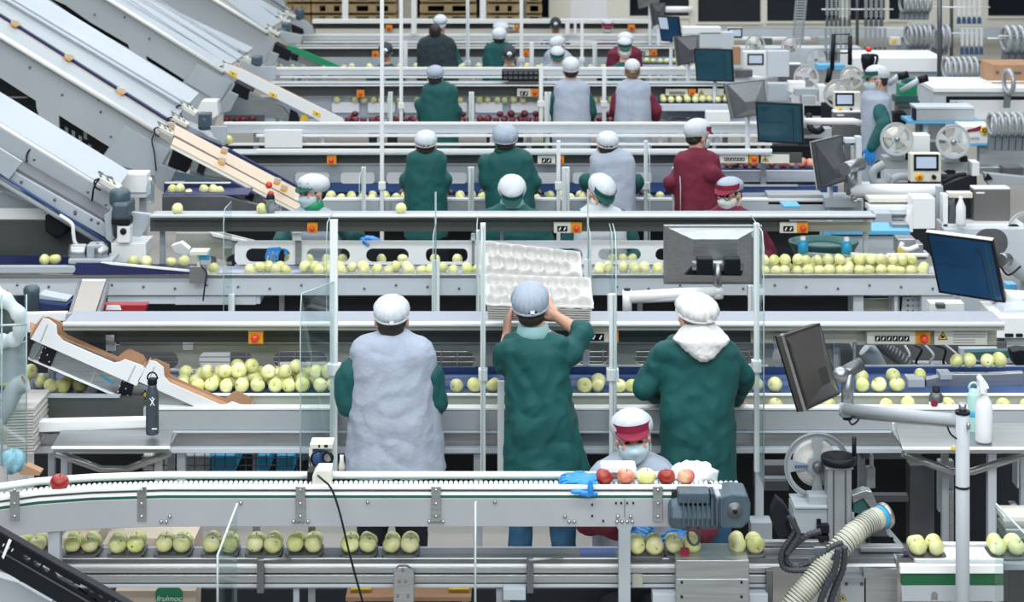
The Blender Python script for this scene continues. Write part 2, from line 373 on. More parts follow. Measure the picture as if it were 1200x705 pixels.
def person(label, cx, D, top, rot=0, hh=0, coat=M_coat, vest=None, prof=None, hem=None, arms=(), sh=.40, sit=False,
           hat='net', hatm=None, visor=None, pitch=0, yaw=0, roll=0, mask=None, hair=M_hair, legs=M_trou, vox=.012, foldA=.010,
           collar=None, hood=False, gloves=False, glasses=False, hx=None, shirt=None, near=False, foot=None, vprof=None, emblem=False, hatr=None, lean=0, group=None, ht=None):
    """cx, top: image column of the head and row of its top at distance D; arms: for each side (elbow, wrist, hand dir, back dir)"""
    zt = Z(top, D)-.012; hz = zt-.115
    hx = X(cx if hx is None else hx, D); bx = X(cx, D)
    root = Vector((bx, D, 0))
    # body: one continuous skin mesh
    R = Mrot(rot); Mh = Mrot(rot+yaw, pitch, roll); C = Vector((hx, D, hz))+R@Vector((0, lean, 0))
    sz = zt-.315 if ht is None else ht        # shoulder height
    g = 0 if not sit else 0
    L = lambda x, y, z: Vector((bx, D, 0))+R@Vector((x, y, 0))+Vector((0, 0, z))
    hip = sz-.54
    b = MB()
    b.ell(C+Mh@Vector((0, -.012, .014)), (.072, .090, .088), Mh, 20, 14)
    b.ell(C+Mh@Vector((0, .030, -.045)), (.055, .060, .068), Mh, 18, 12)
    b.ell(C+Mh@Vector((0, .052, -.085)), (.030, .030, .026), Mh)
    b.caps(C+Mh@Vector((0, .080, .008)), .010, C+Mh@Vector((0, .101, -.026)), .0125, 10)
    b.ell(C+Mh@Vector((0, .084, -.060)), (.024, .012, .012), Mh, 10, 8)
    for s in (-1, 1):
        b.ell(C+Mh@Vector((s*.076, -.005, -.012)), (.009, .019, .030), Mh, 10, 8)
        b.ell(C+Mh@Vector((s*.036, .072, -.022)), (.024, .018, .020), Mh, 10, 8)
    b.caps(C+Mh@Vector((0, -.012, -.05)), .056, L(0, -.01, sz+.02), .060)
    b.loft([(hip-.06, bx, D, .12, .10), (hip+.05, bx, D, .14, .10), (hip+.2, bx, D, .12, .09), (sz-.16, bx, D, .13, .09), (sz-.05, bx, D, .12, .08), (sz+.05, bx, D, .07, .06)], 20)
    aj = []
    for i, s in enumerate((-1, 1)):
        shp = L(s*(sh/2-.055), 0, sz-.055)
        if i < len(arms) and arms[i]: el, wr = Vector(arms[i][0]), Vector(arms[i][1])
        else: el, wr = L(s*(sh/2+.045), .02, sz-.30), L(s*(sh/2-.03), .22, sz-.36)
        hd = arms[i][2] if i < len(arms) and arms[i] and len(arms[i]) > 2 else (wr-el)
        bk = arms[i][3] if i < len(arms) and arms[i] and len(arms[i]) > 3 else (0, 0, 1)
        short = arms[i][4] if i < len(arms) and arms[i] and len(arms[i]) > 4 else 1.0
        b.caps(shp, .036, el, .034); b.caps(el, .037, wr, .024)
        hand(b, wr, hd, bk, .35, s if abs(rot) < 1 else -s)
        aj.append((shp, el, wr, hd, bk, short, s if abs(rot) < 1 else -s))
    for s in (-1, 1):
        h = L(s*.07, 0, hip)
        if sit: kn = L(s*.11, .40, max(hip-.02, .30)); an = L(s*.11, .36, .09)
        else:
            kn = L(s*.10, .02, hip*.54); an = L(s*.11, -.01, .09)
            if foot: kn = (h+P(foot[(s+1)//2][0], 640, D))/2; an = P(foot[(s+1)//2][0], foot[(s+1)//2][1], D); an.z = .09; kn.x = (h.x+2*an.x)/3
        b.caps(h, .085, kn, .055); b.caps(kn, .052, an, .034); b.caps(an+Vector((0, 0, -.03)), .03, an+R@Vector((0, .12, 0))+Vector((0, 0, -.055)), .026)
        aj.append((h, kn, an))
    body = remesh(b, vox*(.75 if near else 1), 2, 'person', M_skin, None)
    body.location = (0, 0, 0); body.data.transform(Matrix.Translation(-root)); body.location = root
    setp(body, label, 'person', group)
    # trousers and shoes
    t = MB(); sm = MB()
    for h, kn, an in aj[2:]:
        t.caps(h, .098, kn, .069); t.caps(kn, .069, an+Vector((0, 0, .03)), .055)
        sm.caps(an+R@Vector((0, -.03, 0))+Vector((0, 0, -.045)), .042, an+R@Vector((0, .14, 0))+Vector((0, 0, -.055)), .036, 12)
        sm.caps(an+Vector((0, 0, -.045)), .042, an+Vector((0, 0, .0)), .045, 12)
    t.ell(L(0, 0, hip), (.135, .115, .12))
    remesh(t, .014, 2, 'trousers', legs, body, folds(.008, 3))
    sm.build('shoes', M_bright if near and legs == M_jean else M_black, body)
    # garments
    hemz = Z(hem, D) if hem else sz-.80
    if sit: hemz = max(hemz, hip-.02)
    def torso(pf, grow=0, dy=0):
        q = MB()
        if pf:
            secs = []
            for row in pf:
                y, xl, xr = row[:3]; ry = row[3] if len(row) > 3 else .13
                secs.append((Z(y, D), (X(xl, D)+X(xr, D))/2, D+dy, (X(xr, D)-X(xl, D))/2+grow, ry+grow, .85))
            q.loft(secs[::-1], 36)
        else:
            a = sh/2
            ss = [(hemz, .235, .17), ((hemz+sz)/2-.05, .20, .15), (sz-.38, .185, .135), (sz-.2, a-.01, .13), (sz-.08, a-.012, .115), (sz-.02, a-.05, .095), (sz+.03, .085, .075), (sz+.05, .06, .06)]
            cr, sr = abs(math.cos(rot)), abs(math.sin(rot))
            q.loft([(z, bx, D+dy, (rx*cr+ry*sr)+grow, (ry*cr+rx*sr)+grow, .88) for z, rx, ry in ss], 36)
        return q
    q = torso(prof, 0 if vest is None else -.035)
    for shp, el, wr, hd, bk, short, fl in aj[:2]:
        e2 = el+(wr-el)*short
        q.caps(shp+Vector((0, 0, -.01)), .066, el, .060)
        if short > .05: q.caps(el, .062, e2, .047 if short > .6 else .056)
    remesh(q, vox, 3, 'coat', coat, body, folds(foldA, cx*.13))
    if vest:
        v = torso(vprof or prof, .004)
        remesh(v, vox, 3, 'vest', vest, body, folds(foldA*.7, cx*.31))
    if collar:
        c = MB(); zc = sz+.055
        nx = C.x*.6+bx*.4
        c.loft([(zc-.045, nx, D, .092, .090), (zc-.01, nx, D-.004, .080, .080), (zc+.022, nx, D-.006, .072, .076), (zc+.026, nx, D-.006, .064, .070)], 24)
        c.build('collar', collar, body)
    if hood:
        c = MB(); c.loft([(Z(414, D), X(822, D), D-.148, .018, .02), (Z(408, D), X(821, D), D-.14, .055, .045), (Z(400, D), X(820, D), D-.12, .096, .06), (Z(391, D), X(820, D), D-.09, .138, .088), (Z(383, D), X(820, D), D-.05, .100, .10), (Z(376, D), X(819, D), D-.03, .068, .09), (Z(372, D), X(819, D), D-.03, .052, .07)], 32)
        remesh(c, .006, 1, 'hood', M_hood, body, lambda p, n: .006*noise.noise((p.x*14, p.y*14, p.z*34))+.004*noise.noise((p.x*50, p.y*50, p.z*60)))
    # hair
    if hair:
        h = MB(); h.ell(C+Mh@Vector((0, -.020, .016)), (.077, .089, .085), Mh, 22, 14)
        h.ell(C+Mh@Vector((0, -.052, -.030)), (.064, .044, .042), Mh, 18, 10)
        h.build('hair', hair, body)
    # hat
    hm = hatm or M_net
    if hat == 'net':
        rx, ry, rz = hatr or (.090, .108, .072)
        n = MB(); cc = C+Mh@Vector((0, -.018, .052))
        fp = lambda tt, a: 1+(.015 if visor else .045)*math.sin(17*a+2*math.sin(3*a))*math.sin(tt)**2*(1 if tt > .9 else tt/.9)+.03*noise.noise((math.cos(a)*2+cx, math.sin(a)*2, tt*2))
        n.ell(cc, (rx, ry, rz), Mh@Matrix.Rotation(.22, 3, 'X'), 68, 20, fp)
        n.build('hairnet', hm, body)
        bd = MB(); ring = [cc+Mh@Matrix.Rotation(.22, 3, 'X')@Vector((rx*.93*math.cos(2*PI*k/28), ry*.93*math.sin(2*PI*k/28), -rz*.45)) for k in range(29)]
        bd.tube(ring, .0065, 8); bd.build('elastic_band', hm, body) if not visor else None
        if abs(rot) < 1 and near:
            tg = MB(); tp = cc+Mh@Vector((.008, -ry*.97, -.040)); tg.obox(tp, (.020, .006, .014), Mh); tg.build('label_tag', M_bright, body)
    elif hat == 'cap':
        n = MB(); cc = C+Mh@Vector((0, -.008, .045)); n.ell(cc, (.086, .104, .078), Mh, 28, 14); n.build('cap_crown', hm, body)
        visor = visor or hm
        if emblem:
            e = MB(); e.lathe([(.001, .006), (.026, .005), (.030, 0), (.030, -.01)], cc+Mh@Vector((0, .090, .040)), Mh@Vector((0, .85, .5)), 20); e.build('round_emblem', M_bright, body)
            e = MB(); ax = (Mh@Vector((0, .85, .5))).normalized(); e.lathe([(.001, .007), (.012, .007), (.012, .004)], cc+Mh@Vector((0, .090, .040))+ax*.002, ax, 12); e.build('emblem_mark', M_grey, body)
    if visor:
        v = MB(); cc = C+Mh@Vector((0, .018, .054)); n = 13; top_, bot_ = [], []
        for k in range(n):
            a = PI*(.03+.94*k/(n-1)); i_ = Vector((.079*math.cos(a), .072*math.sin(a), 0)); o_ = Vector((.082*math.cos(a), .070*math.sin(a)+.042*math.sin(a)**.7, -.026*math.sin(a)))
            top_.append((cc+Mh@i_, cc+Mh@o_))
        vs = []
        for a, c in top_: vs += [a, c, c-Mh@Vector((0, 0, .005)), a-Mh@Vector((0, 0, .005))]
        fs = [(4*k+j, 4*k+(j+1) % 4, 4*k+4+(j+1) % 4, 4*k+4+j) for k in range(n-1) for j in range(4)]
        v.add(vs, fs, False)
        # cloth band above the peak
        w = [[cc+Mh@Vector((.087*math.cos(a), .088*math.sin(a)-.008, z)) for a in [PI*(-.04+1.08*k/16) for k in range(17)]] for z in (-.006, .030)]
        v.add(w[0]+w[1], [(k, k+1, 18+k, 17+k) for k in range(16)], True)
        v.build('visor', visor, body)
    if near or abs(rot) > 1:
        ey = MB(); br = MB()
        for s in (-1, 1):
            ey.ell(C+Mh@Vector((s*.032, .086, .006)), (.013, .007, .0055), Mh, 10, 8)
            br.caps(C+Mh@Vector((s*.018, .089, .022)), .0035, C+Mh@Vector((s*.048, .080, .022)), .003, 8)
        ey.build('eyes', M_black, body); br.build('eyebrows', M_hair, body)
        if not mask:
            lp = MB(); lp.ell(C+Mh@Vector((0, .093, -.058)), (.022, .007, .007), Mh, 12, 8); lp.build('lips', M_visor, body)
    if mask:
        k_ = MB(); mm = Mh; cm = C+Mh@Vector((0, .026, -.046)); vs = []; nr, ns = 9, 18
        for i in range(nr):
            u = i/(nr-1); z = .046-.100*u; bul = math.sin(PI*min(1, max(0, u*.9+.05)))
            for j in range(ns):
                a = PI*(-.02+1.04*j/(ns-1)); nose = .022*max(0, 1-abs(u-.30)*3)*max(0, math.sin(a))**8
                r1 = .064+.012*bul-(.016*u); r2 = .058+.016*bul
                zz = z+.014*abs(math.cos(a))*(1-2*u)*-1; pl = .002*math.sin(u*PI*8)
                vs.append(cm+mm@Vector((r1*math.cos(a)*1.02, (r2+pl)*math.sin(a)+nose+.006, zz)))
        k_.add(vs, [(i*ns+j, i*ns+j+1, (i+1)*ns+j+1, (i+1)*ns+j) for i in range(nr-1) for j in range(ns-1)], True)
        mo = k_.build('face_mask', mask, body); sl = mo.modifiers.new('t', 'SOLIDIFY'); sl.thickness = .002
        st = MB()
        for s in (-1, 1):
            for z in (.035, -.045): st.tube([C+mm@Vector((s*.070, .03, z-.04)), C+mm@Vector((s*.080, .0, (z-.04)*.5)), C+mm@Vector((s*.079, -.012, .0))], .0018, 6)
        st.build('ear_loop', M_bright, mo)
    if glasses:
        gl = MB()
        for s in (-1, 1):
            c0 = C+Mh@Vector((s*.033, .100, .004)); gl.tube([c0+Mh@Vector((.024*math.cos(t), -.004*abs(math.cos(t)), .018*math.sin(t))) for t in [2*PI*k/16 for k in range(17)]], .0028, 6)
            gl.tube([C+Mh@Vector((s*.057, .096, .008)), C+Mh@Vector((s*.078, .0, .006))], .002, 6)
        gl.tube([C+Mh@Vector((-.01, .104, .008)), C+Mh@Vector((.01, .104, .008))], .002, 6)
        gl.build('glasses', M_black, body)
    if gloves:
        for shp, el, wr, hd, bk, short, fl in aj[:2]:
            gm = MB(); hand(gm, wr, hd, bk, .45, fl, 1.14); d = Vector(hd).normalized(); gm.caps(wr-(wr-el).normalized()*.05, .031, wr+d*.02, .029)
            remesh(gm, .005, 1, 'glove', M_glove, body)
    return body

def A(px, py, D): return P(px, py, D)
D1 = 9.05
# first row, working at the nearest apple belt
person('person from behind in pale grey smock over green sleeves, at the nearest apple belt', 459, D1, 343, 0,
       coat=M_coat, vest=M_vest, sh=.49, near=True, vox=.009, foldA=.016,
       prof=[(385, 447, 472, .06), (390, 437, 482, .08), (398, 422, 500, .10), (408, 413, 510, .12), (440, 410, 512, .135), (475, 410, 512, .14), (520, 408, 518, .15), (560, 404, 520, .15), (566, 404, 520, .15)],
       vprof=[(384, 450, 469, .06), (388, 440, 479, .085), (396, 425, 496, .11), (403, 415, 508, .125), (412, 412, 511, .14), (440, 413, 510, .15), (475, 411, 513, .16), (520, 407, 518, .17), (548, 404, 521, .175), (550, 404, 521, .175)],
       arms=[(A(410, 470, D1), A(424, 482, D1+.28)), (A(512, 470, D1), A(500, 482, D1+.28))], hatr=(.086, .105, .064), collar=M_vest, hatm=M_net)
person('person in a green coat lifting a stack of white moulded trays, blue-grey hairnet', 629, D1, 331, 0, hx=622, coat=M_coat, sh=.44, near=True, vox=.009, foldA=.018,
       prof=[(384, 612, 636, .06), (389, 604, 650, .08), (396, 590, 664, .11), (408, 583, 668, .125), (440, 591, 668, .13), (480, 592, 675, .14), (520, 592, 686, .155), (548, 592, 693, .16), (556, 592, 693, .16)],
       arms=[(A(589, 425, D1+.02), A(594, 392, D1+.17), (.05, .25, 1), (-1, -.3, .1), .30), (A(683, 391, D1+.06), A(648, 368, D1+.16), (-.75, .35, .3), (0, -1, .3), .16)],
       hatm=M_netg, hatr=(.090, .105, .082), roll=-.08, collar=M_collar, legs=M_jean, foot=((610, 690), (664, 690)), ht=Z(384, D1)-.06)
person('person from behind in green coat with white hood on the back, nearest belt', 816, D1, 341, 0, hx=815, coat=M_coat, sh=.43, near=True, vox=.009, foldA=.016,
       prof=[(382, 805, 832, .06), (390, 794, 845, .085), (397, 781, 858, .11), (408, 776, 866, .125), (440, 775, 866, .14), (480, 772, 861, .145), (520, 772, 862, .155), (562, 772, 863, .16), (568, 772, 863, .16)],
       arms=[(A(757, 453, D1+.02), A(772, 462, D1+.30)), (A(872, 440, D1+.03), A(862, 468, D1+.28))],
       hatm=M_hood, hatr=(.101, .118, .062), hood=True, hair=M_hairb, legs=M_jean, yaw=.35, ht=Z(384, D1)-.05)
D0 = 8.72
person('seated masked person in white hairnet with burgundy peak, packing apples with blue gloves', 741, D0, 478, PI, coat=M_maroon, vest=M_vest, sh=.42, sit=True, near=True, vox=.009,
       hem=690, pitch=.02, roll=.10, mask=M_mask, visor=M_visor, gloves=True, ht=Z(548, D0)-.02, hatr=(.100, .110, .078), lean=.03,
       prof=[(530, 730, 755, .06), (535, 714, 770, .085), (542, 699, 785, .10), (552, 691, 792, .12), (600, 690, 793, .14), (640, 694, 788, .14)],
       arms=[(A(826, 618, D0-.12), A(812, 631, 8.28), (-.8, -.15, .0), (0, -.4, 1)), (A(690, 612, D0-.12), A(734, 618, 8.34), (.7, -.3, -.22), (0, -.5, 1))],
       collar=M_maroon)
# second row, standing behind the second belt and facing the camera
D2 = 12.95
person('person with green-peaked white hat, pale blue mask and blue gloves, leftmost at second belt', 366, D2, 203, PI, coat=M_coat, vest=M_vest, sh=.42, pitch=.12, yaw=-.75, mask=M_mask, visor=M_vgreen, gloves=True, collar=M_bgreen, hatr=(.105, .12, .07),
       ht=Z(241, D2)-.04, arms=[(A(412, 275, D2-.05), A(420, 279, D2-.25), (1, -.2, 0), (0, 0, 1)), (A(334, 275, D2-.05), A(326, 285, D2-.25), (-.2, -1, -.3), (0, 0, 1))])
person('person in green coat, head bowed, green-peaked white hat, above the lifted trays', 600, D2, 206, PI, coat=M_coat, sh=.42, pitch=.7, visor=M_vgreen, ht=Z(238, D2)-.03, collar=M_collar, hatr=(.098, .115, .075))
person('person in white smock, head bowed, green-peaked white hat, right of the lifted trays', 703, D2, 205, PI, coat=M_coat, vest=M_net, sh=.42, pitch=.65, yaw=.35, roll=-.2, visor=M_vgreen, mask=M_hood, ht=Z(238, D2)-.04, hatr=(.095, .115, .08))
person('person in burgundy with glasses, white mask and burgundy peak, facing left at second belt', 855, D2, 205, PI, coat=M_maroon, sh=.42, pitch=.15, yaw=-.65, mask=M_hood, visor=M_visor, glasses=True, hatm=M_netg, ht=Z(241, D2)-.03, hatr=(.088, .11, .062))
# third row
D3 = 14.35
def back(label, cx, top, D, pf, coat=M_coat, vest=None, legs=M_trou, **k):
    return person(label, cx, D, top, 0, coat=coat, vest=vest, prof=pf, legs=legs, **k)
def pf3(cx, t, w, x0=None):
    c = cx if x0 is None else x0
    return [(t, c-6, c+6, .05), (t+3, c-w*.45, c+w*.45, .08), (t+7, c-w*.8, c+w*.8, .10), (t+13, c-w*.95, c+w*.95, .12), (t+35, c-w, c+w, .14), (t+70, c-w, c+w, .15), (t+105, c-w*1.05, c+w*1.05, .17)]
def arm3(cx, w, y, D, dx=6):
    dx = dx-6; return [(A(cx-w-dx, y, D), A(cx-w+4, y+9, D+.25)), (A(cx+w+dx, y, D), A(cx+w-4, y+9, D+.25))]
back('person from behind in green coat and white hairnet, leftmost in the third row', 499, 151, D3, pf3(499, 172, 25), arms=arm3(499, 25, 212, D3, 3), collar=M_collar, hatr=(.085, .10, .066))
back('person from behind in green coat and blue-grey hairnet, second in the third row', 592, 146, D3, pf3(597, 172, 29, 598), arms=arm3(598, 30, 212, D3, 4), hatm=M_netg, collar=M_coat, hatr=(.098, .11, .08), ht=Z(175, D3)-.04)
back('person from behind in pale grey smock over green sleeves, in the third row', 712, 152, D3, pf3(717, 172, 27, 717), coat=M_coat, vest=M_vest, arms=arm3(717, 31, 212, D3, 4), hatr=(.085, .10, .066))
person('person in burgundy coat turned right, white hairnet, third row beside the teal monitor', 818, D3, 140, -.95, coat=M_maroon, prof=pf3(815, 172, 27, 817), arms=[(A(786, 214, D3), A(800, 226, D3+.25)), (A(843, 212, D3), A(832, 224, D3+.25))], mask=M_mask, visor=M_visor, pitch=.15, hatr=(.09, .115, .085))
# fourth row
D4 = 18.5
def pf4(c, t, w): return [(t, c-5, c+5, .05), (t+2, c-w*.45, c+w*.45, .08), (t+6, c-w*.8, c+w*.8, .10), (t+11, c-w*.95, c+w*.95, .12), (t+30, c-w, c+w, .14), (t+55, c-w, c+w, .15), (t+85, c-w, c+w, .17)]
back('person from behind in green coat, alone on the left of the fourth row', 510, 75, D4, pf4(515, 94, 23), arms=arm3(515, 24, 130, D4, 2), collar=M_collar, hatm=M_netg, hatr=(.085, .10, .064), vox=.014)
back('person from behind in grey smock over green sleeves, fourth row beside the black crate', 669, 67, D4, pf4(670, 91, 22), coat=M_coat, vest=M_vest, arms=arm3(672, 24, 130, D4, 3), hatr=(.085, .11, .08), vox=.014)
back('person from behind in grey smock over burgundy sleeves, fourth row', 741, 68, D4, pf4(742, 91, 21), coat=M_maroon, vest=M_vest, arms=arm3(745, 27, 128, D4, 3), hatr=(.075, .10, .068), vox=.014, hair=M_hairb)
person('bowed head in green-peaked white hat behind the fourth-row grey smock with green sleeves', 653, 22.65, 54, PI, coat=M_vest, sit=True, pitch=.5, visor=M_vgreen, vox=.016, ht=Z(72, 22.65)-.05)
person('person with white hat and green band facing the camera in front of the burgundy coat', 732, 22.65, 44, PI, coat=M_coat, sit=True, pitch=.3, visor=M_vgreen, mask=M_hood, vox=.016, ht=Z(72, 22.65)-.05)
# fifth row
D5 = 23.1
person('person from behind in charcoal jacket with dark hair and white hairnet, fifth row', 510, D5, 25, 0, coat=mat('charcoal_cotton', (.018, .035, .042), .85, 0, .1, 5), prof=[(y, 513-(513-a)*.96, 513+(b_-513)*.96, d) for y, a, b_, d in ((40, 508, 518, .05), (42, 500, 524, .08), (46, 491, 532, .10), (52, 488, 535, .12), (79, 488, 538, .14), (120, 488, 538, .16))], arms=arm3(513, 23, 72, D5, 0), hair=M_hair, hat=None, vox=.016)
person('person behind the charcoal jacket with a white hat, fifth row', 516, 24.5, 17, PI, coat=M_coat, vox=.016, pitch=.5, visor=M_netg)
person('person from behind in green coat with long dark hair under white hairnet, fifth row', 585, D5, 32, 0, coat=M_coat, prof=[(48, 581, 590, .05), (50, 574, 597, .08), (55, 568, 603, .11), (79, 566, 606, .14), (120, 566, 606, .16)], arms=arm3(586, 19, 72, D5, 0), vox=.016)
person('person in pale smock turned right with white hairnet, fifth row by the white posts', 654, D5, 42, -.7, coat=M_vest, vox=.016, sh=.44, prof=[(57, 648, 660, .05), (59, 642, 664, .08), (63, 638, 670, .12), (79, 636, 674, .14), (120, 636, 674, .16)], arms=arm3(655, 18, 72, D5, 0))
person('person in burgundy from behind with two-tone white and green hat, fifth row right', 733, D5, 37, 0, coat=M_maroon, vox=.016, hatr=(.10, .11, .07), prof=[(54, 727, 740, .05), (56, 720, 746, .08), (61, 712, 752, .12), (79, 710, 753, .14), (120, 710, 753, .16)], arms=arm3(732, 21, 72, D5, 0))
person('person in dark cap with round white emblem, left of the charcoal jacket', 452, 22.65, 49, PI, coat=M_coat, sit=True, hat='cap', hatm=mat('charcoal_cap', (.03, .045, .055), .8), emblem=True, pitch=.55, vox=.016, ht=Z(76, 22.65)-.03)
person('person in dark cap with round white emblem, right of the long-haired green coat', 597, 22.65, 53, PI, coat=M_coat, sit=True, hat='cap', hatm=MATS['charcoal_cap'], emblem=True, pitch=.55, vox=.016, ht=Z(78, 22.65)-.03)
person('person in dark cap with round white emblem, behind the farthest conveyor', 651, 28.3, 20, PI, coat=M_coatd, sit=True, hat='cap', hatm=MATS['charcoal_cap'], emblem=True, pitch=.55, vox=.018, ht=Z(43, 28.3)-.03)
person('person with white hat and burgundy peak facing the camera behind the sixth belt', 712, 28.3, 22, PI, coat=M_maroon, sit=True, pitch=.2, mask=M_hood, visor=M_visor, vox=.018, ht=Z(43, 28.3)-.03)
person('person with white hat facing the camera behind the sixth belt, above the long-haired person', 587, 28.3, 25, PI, coat=M_coat, sit=True, pitch=.6, visor=M_netg, hatr=(.12, .12, .06), vox=.018, ht=Z(43, 28.3)-.03)
# technician on the right, walking left among the labelling machines
DT = 16.5
person('masked person walking left in grey smock with green sleeves, among the labelling machines', 1027, DT, 76, PI/2+.05, coat=M_coat, vest=M_vest, sh=.34, visor=M_vgreen, mask=M_mask, gloves=True, vox=.012, pitch=.12,
       prof=[(104, 1018, 1032, .06), (108, 1012, 1038, .09), (114, 1010, 1043, .13), (135, 1010, 1044, .15), (170, 1010, 1045, .15), (186, 1010, 1045, .15), (215, 1010, 1045, .15)],
       arms=[(A(1036, 146, DT-.25), A(1021, 172, DT-.30), (-.12, 0, -1), (-.5, -1, 0)), (A(1033, 148, DT+.22), A(1015, 165, DT+.22), (-.4, 0, -1), (0, 1, 0))], legs=M_coatd, hatr=(.085, .11, .075))
# ---------------------------------------------------------------- the hall
fm = mat('hall_floor_paint', (.36, .34, .31), .4, 0, .10, 1.2, .05, 30)
f = MB(); f.box(-11, 11, 4, 33.2, -.12, 0); setp(f.build('floor', fm), kind='structure')
DW = 33.0
wins = [(336, -60, 364, 20), (374, -60, 401, 22), (408, -60, 466, 22), (489, -60, 562, 22), (571, -60, 609, 22), (617, -60, 643, 22), (738, -60, 808, 20), (818, -60, 892, 27), (899, -60, 984, 26), (994, -60, 1038, 25), (1042, -60, 1062, 24), (1158, -60, 1215, 20)]
w = plate('wall_back', [(-90, 85), (1290, 85), (1290, -175), (-90, -175)], [[(a, b), (c, b), (c, d), (a, d)] for a, b, c, d in wins], DW, .2, M_cream, loc=(0, 0, 0)); setp(w, kind='structure')
for k, (a, b, c, d) in enumerate(wins):
    o = MB(); o.R(a, b, c, d, DW+.12, .03); g = o.build('window_%d' % (k+1), mat('dark_window_glass', (.006, .010, .016), .12)); setp(g, kind='structure')  # left panes are dark sheets for the darkness behind the pallets
    fr = MB(); fr.R(a-1.2, d-1, c+1.2, d+1.5, DW-.04, .1); fr.build('window_sill', M_cream, g)
for x0, x1, c in ((643, 668, 0), (668, 712, 1), (712, 738, 0)):
    o = MB(); o.R(x0, -60, x1, 24, DW-.06, .05); setp(o.build('trim_%d' % (x0 % 97), M_bright if c else M_cream, bev=.01), kind='structure')
o = MB(); o.R(740, 34, 1200, 44, DW-.5, .3); setp(o.build('trim_90', M_white), kind='structure')
# pallets stacked by the back wall
def pallet(cx, zc, wpx, label):
    D = 32.2; wd = wpx/S(D); x = X(cx, D); t = thing('wooden_pallet', label, 'pallet', (x, D, zc), 'pallets stacked by the back wall')
    for k in range(3):
        b = MB(); b.box(x-wd/2, x+wd/2, D+.05+k*.25, D+.15+k*.25, zc+.12, zc+.145); b.build('deck_board', M_pallet, t)
    b = MB(); b.box(x-wd/2, x+wd/2, D+.05, D+.15, zc, zc+.02); b.build('bottom_board', M_pallet, t)
    for q in (-.5, 0, .5):
        b = MB(); b.box(x+q*(wd-.13)-.07, x+q*(wd-.13)+.07, D+.05, D+.35, zc+.02, zc+.12); b.build('block', M_pallet, t)
for cx, wp, nm in ((348, 30, 'leftmost'), (386, 42, 'second'), (436, 56, 'third'), (525, 66, 'fourth'), (590, 38, 'fifth'), (626, 18, 'rightmost')):
    for j in range(7): pallet(cx, .66+j*.19, wp, 'pale wooden pallet, %s from the bottom of the %s stack by the back wall' % ('first second third fourth fifth sixth seventh'.split()[j], nm))

# ---------------------------------------------------------------- sorting lines
def part(name, m, root, rects, bev=0, kind=None):
    for r in rects: b = MB(); b.R(*r); o = b.build(name, m, root, bev)
    return o
def slab(name, m, root, xa, xb, Da, Db, z, t, bev=0):
    b = MB(); b.box(X(xa, Da), X(xb, Da), Da, Db, z-t, z); return b.build(name, m, root, bev)
def screws(root, pts, D, r=.007, m=None):
    b = MB()
    for x, y in pts: b.lathe([(.0001, -.008), (r*.7, -.007), (r, 0)], P(x, y, D), (0, 1, 0), 8)
    b.build('screw_heads', m or M_steel, root)['kind'] = 'stuff'
def estop(root, x0, y0, x1, y1, D, panel=None, sw=2):
    """orange emergency-stop plate with a red mushroom button, and the ivory box of rotary switches beside it"""
    t = root; dep = .05
    if panel:
        a, c = panel; b = MB(); b.R(a, y0, c, y1, D, dep); p = b.build('switch_box', M_ivory, t, .003)
        b = MB(); k = MB(); n = sw; step = (c-a)*.72/n
        for i in range(n):
            x = a+(c-a)*.16+step*(i+.5) if n > 2 else (a+c)/2+(i-.5)*(c-a)*.28; h = min(step*.42, (y1-y0)*.27)
            b.R(x-h, (y0+y1)/2-h*.6, x+h, (y0+y1)/2+h*1.4, D-.006, .006)
            k.poly([(x-h*.5, (y0+y1)/2+h*.9), (x-h*.1, (y0+y1)/2+h*1.1), (x+h*.5, (y0+y1)/2), (x+h*.1, (y0+y1)/2-h*.2)], D-.016, .010)
        b.build('switch_plate', M_black, p); k.build('switch_knob', M_bright, p)
    b = MB(); b.R(x0, y0, x1, y1, D, dep); e = b.build('emergency_stop_plate', M_orange, t, .003)
    b = MB(); c = P((x0+x1)/2, (y0+y1)/2, D); r = (x1-x0)/S(D)*.27; b.lathe([(r*.55, 0), (r*.55, -.02), (r, -.022), (r, -.034), (r*.6, -.042), (0, -.043)], c, (0, 1, 0), 16); b.build('stop_button', M_red, e)
def tri(root, cx, cy, h, D, name='warning_sign'):
    """yellow warning triangle with a black border"""
    a = MB(); a.poly([(cx-h*.58, cy+h/2), (cx+h*.58, cy+h/2), (cx, cy-h/2)], D-.002, .002); s = a.build(name, M_black, root)
    a = MB(); a.poly([(cx-h*.44, cy+h*.41), (cx+h*.44, cy+h*.41), (cx, cy-h*.34)], D-.004, .002); a.build('sign_face', M_yellow, s)
    a = MB(); a.poly([(cx-h*.2, cy+h*.30), (cx+h*.12, cy+h*.30), (cx+h*.22, cy+h*.1), (cx, cy+h*.08), (cx-h*.05, cy-.1*h), (cx-h*.15, cy+h*.05)], D-.006, .002); a.build('sign_pictogram', M_black, s)

# line 1 (nearest apple belt)
L1 = thing('sorting_conveyor', 'nearest wide apple-sorting conveyor with pale grey beam, where three people stand', 'conveyor', (0, 9.3, 0))
part('front_beam', M_elev2, L1, [(170, 481, 1235, 504, 9.30, .05)], .004)
part('beam_edge', M_lip, L1, [(170, 477.5, 1235, 480.5, 9.295, .06)], .003)  # whiter strip paints the highlight along the beam's top
part('lower_lip', M_white, L1, [(170, 505, 1235, 507.5, 9.29, .06)], .002)
part('steel_skirt', M_steel, L1, [(40, 508, 1235, 525, 9.34, .03)])
part('lower_rail', M_white, L1, [(-5, 525, 1235, 531, 9.30, .06)], .003)
slab('tray_floor', M_grey, L1, 170, 1235, 9.35, 9.45, .985, .01)
part('inner_side', M_olive, L1, [(170, 464, 1235, 476, 9.45, .008)])
part('inner_edge', M_lip, L1, [(40, 461.5, 1235, 464, 9.44, .02)], .002)
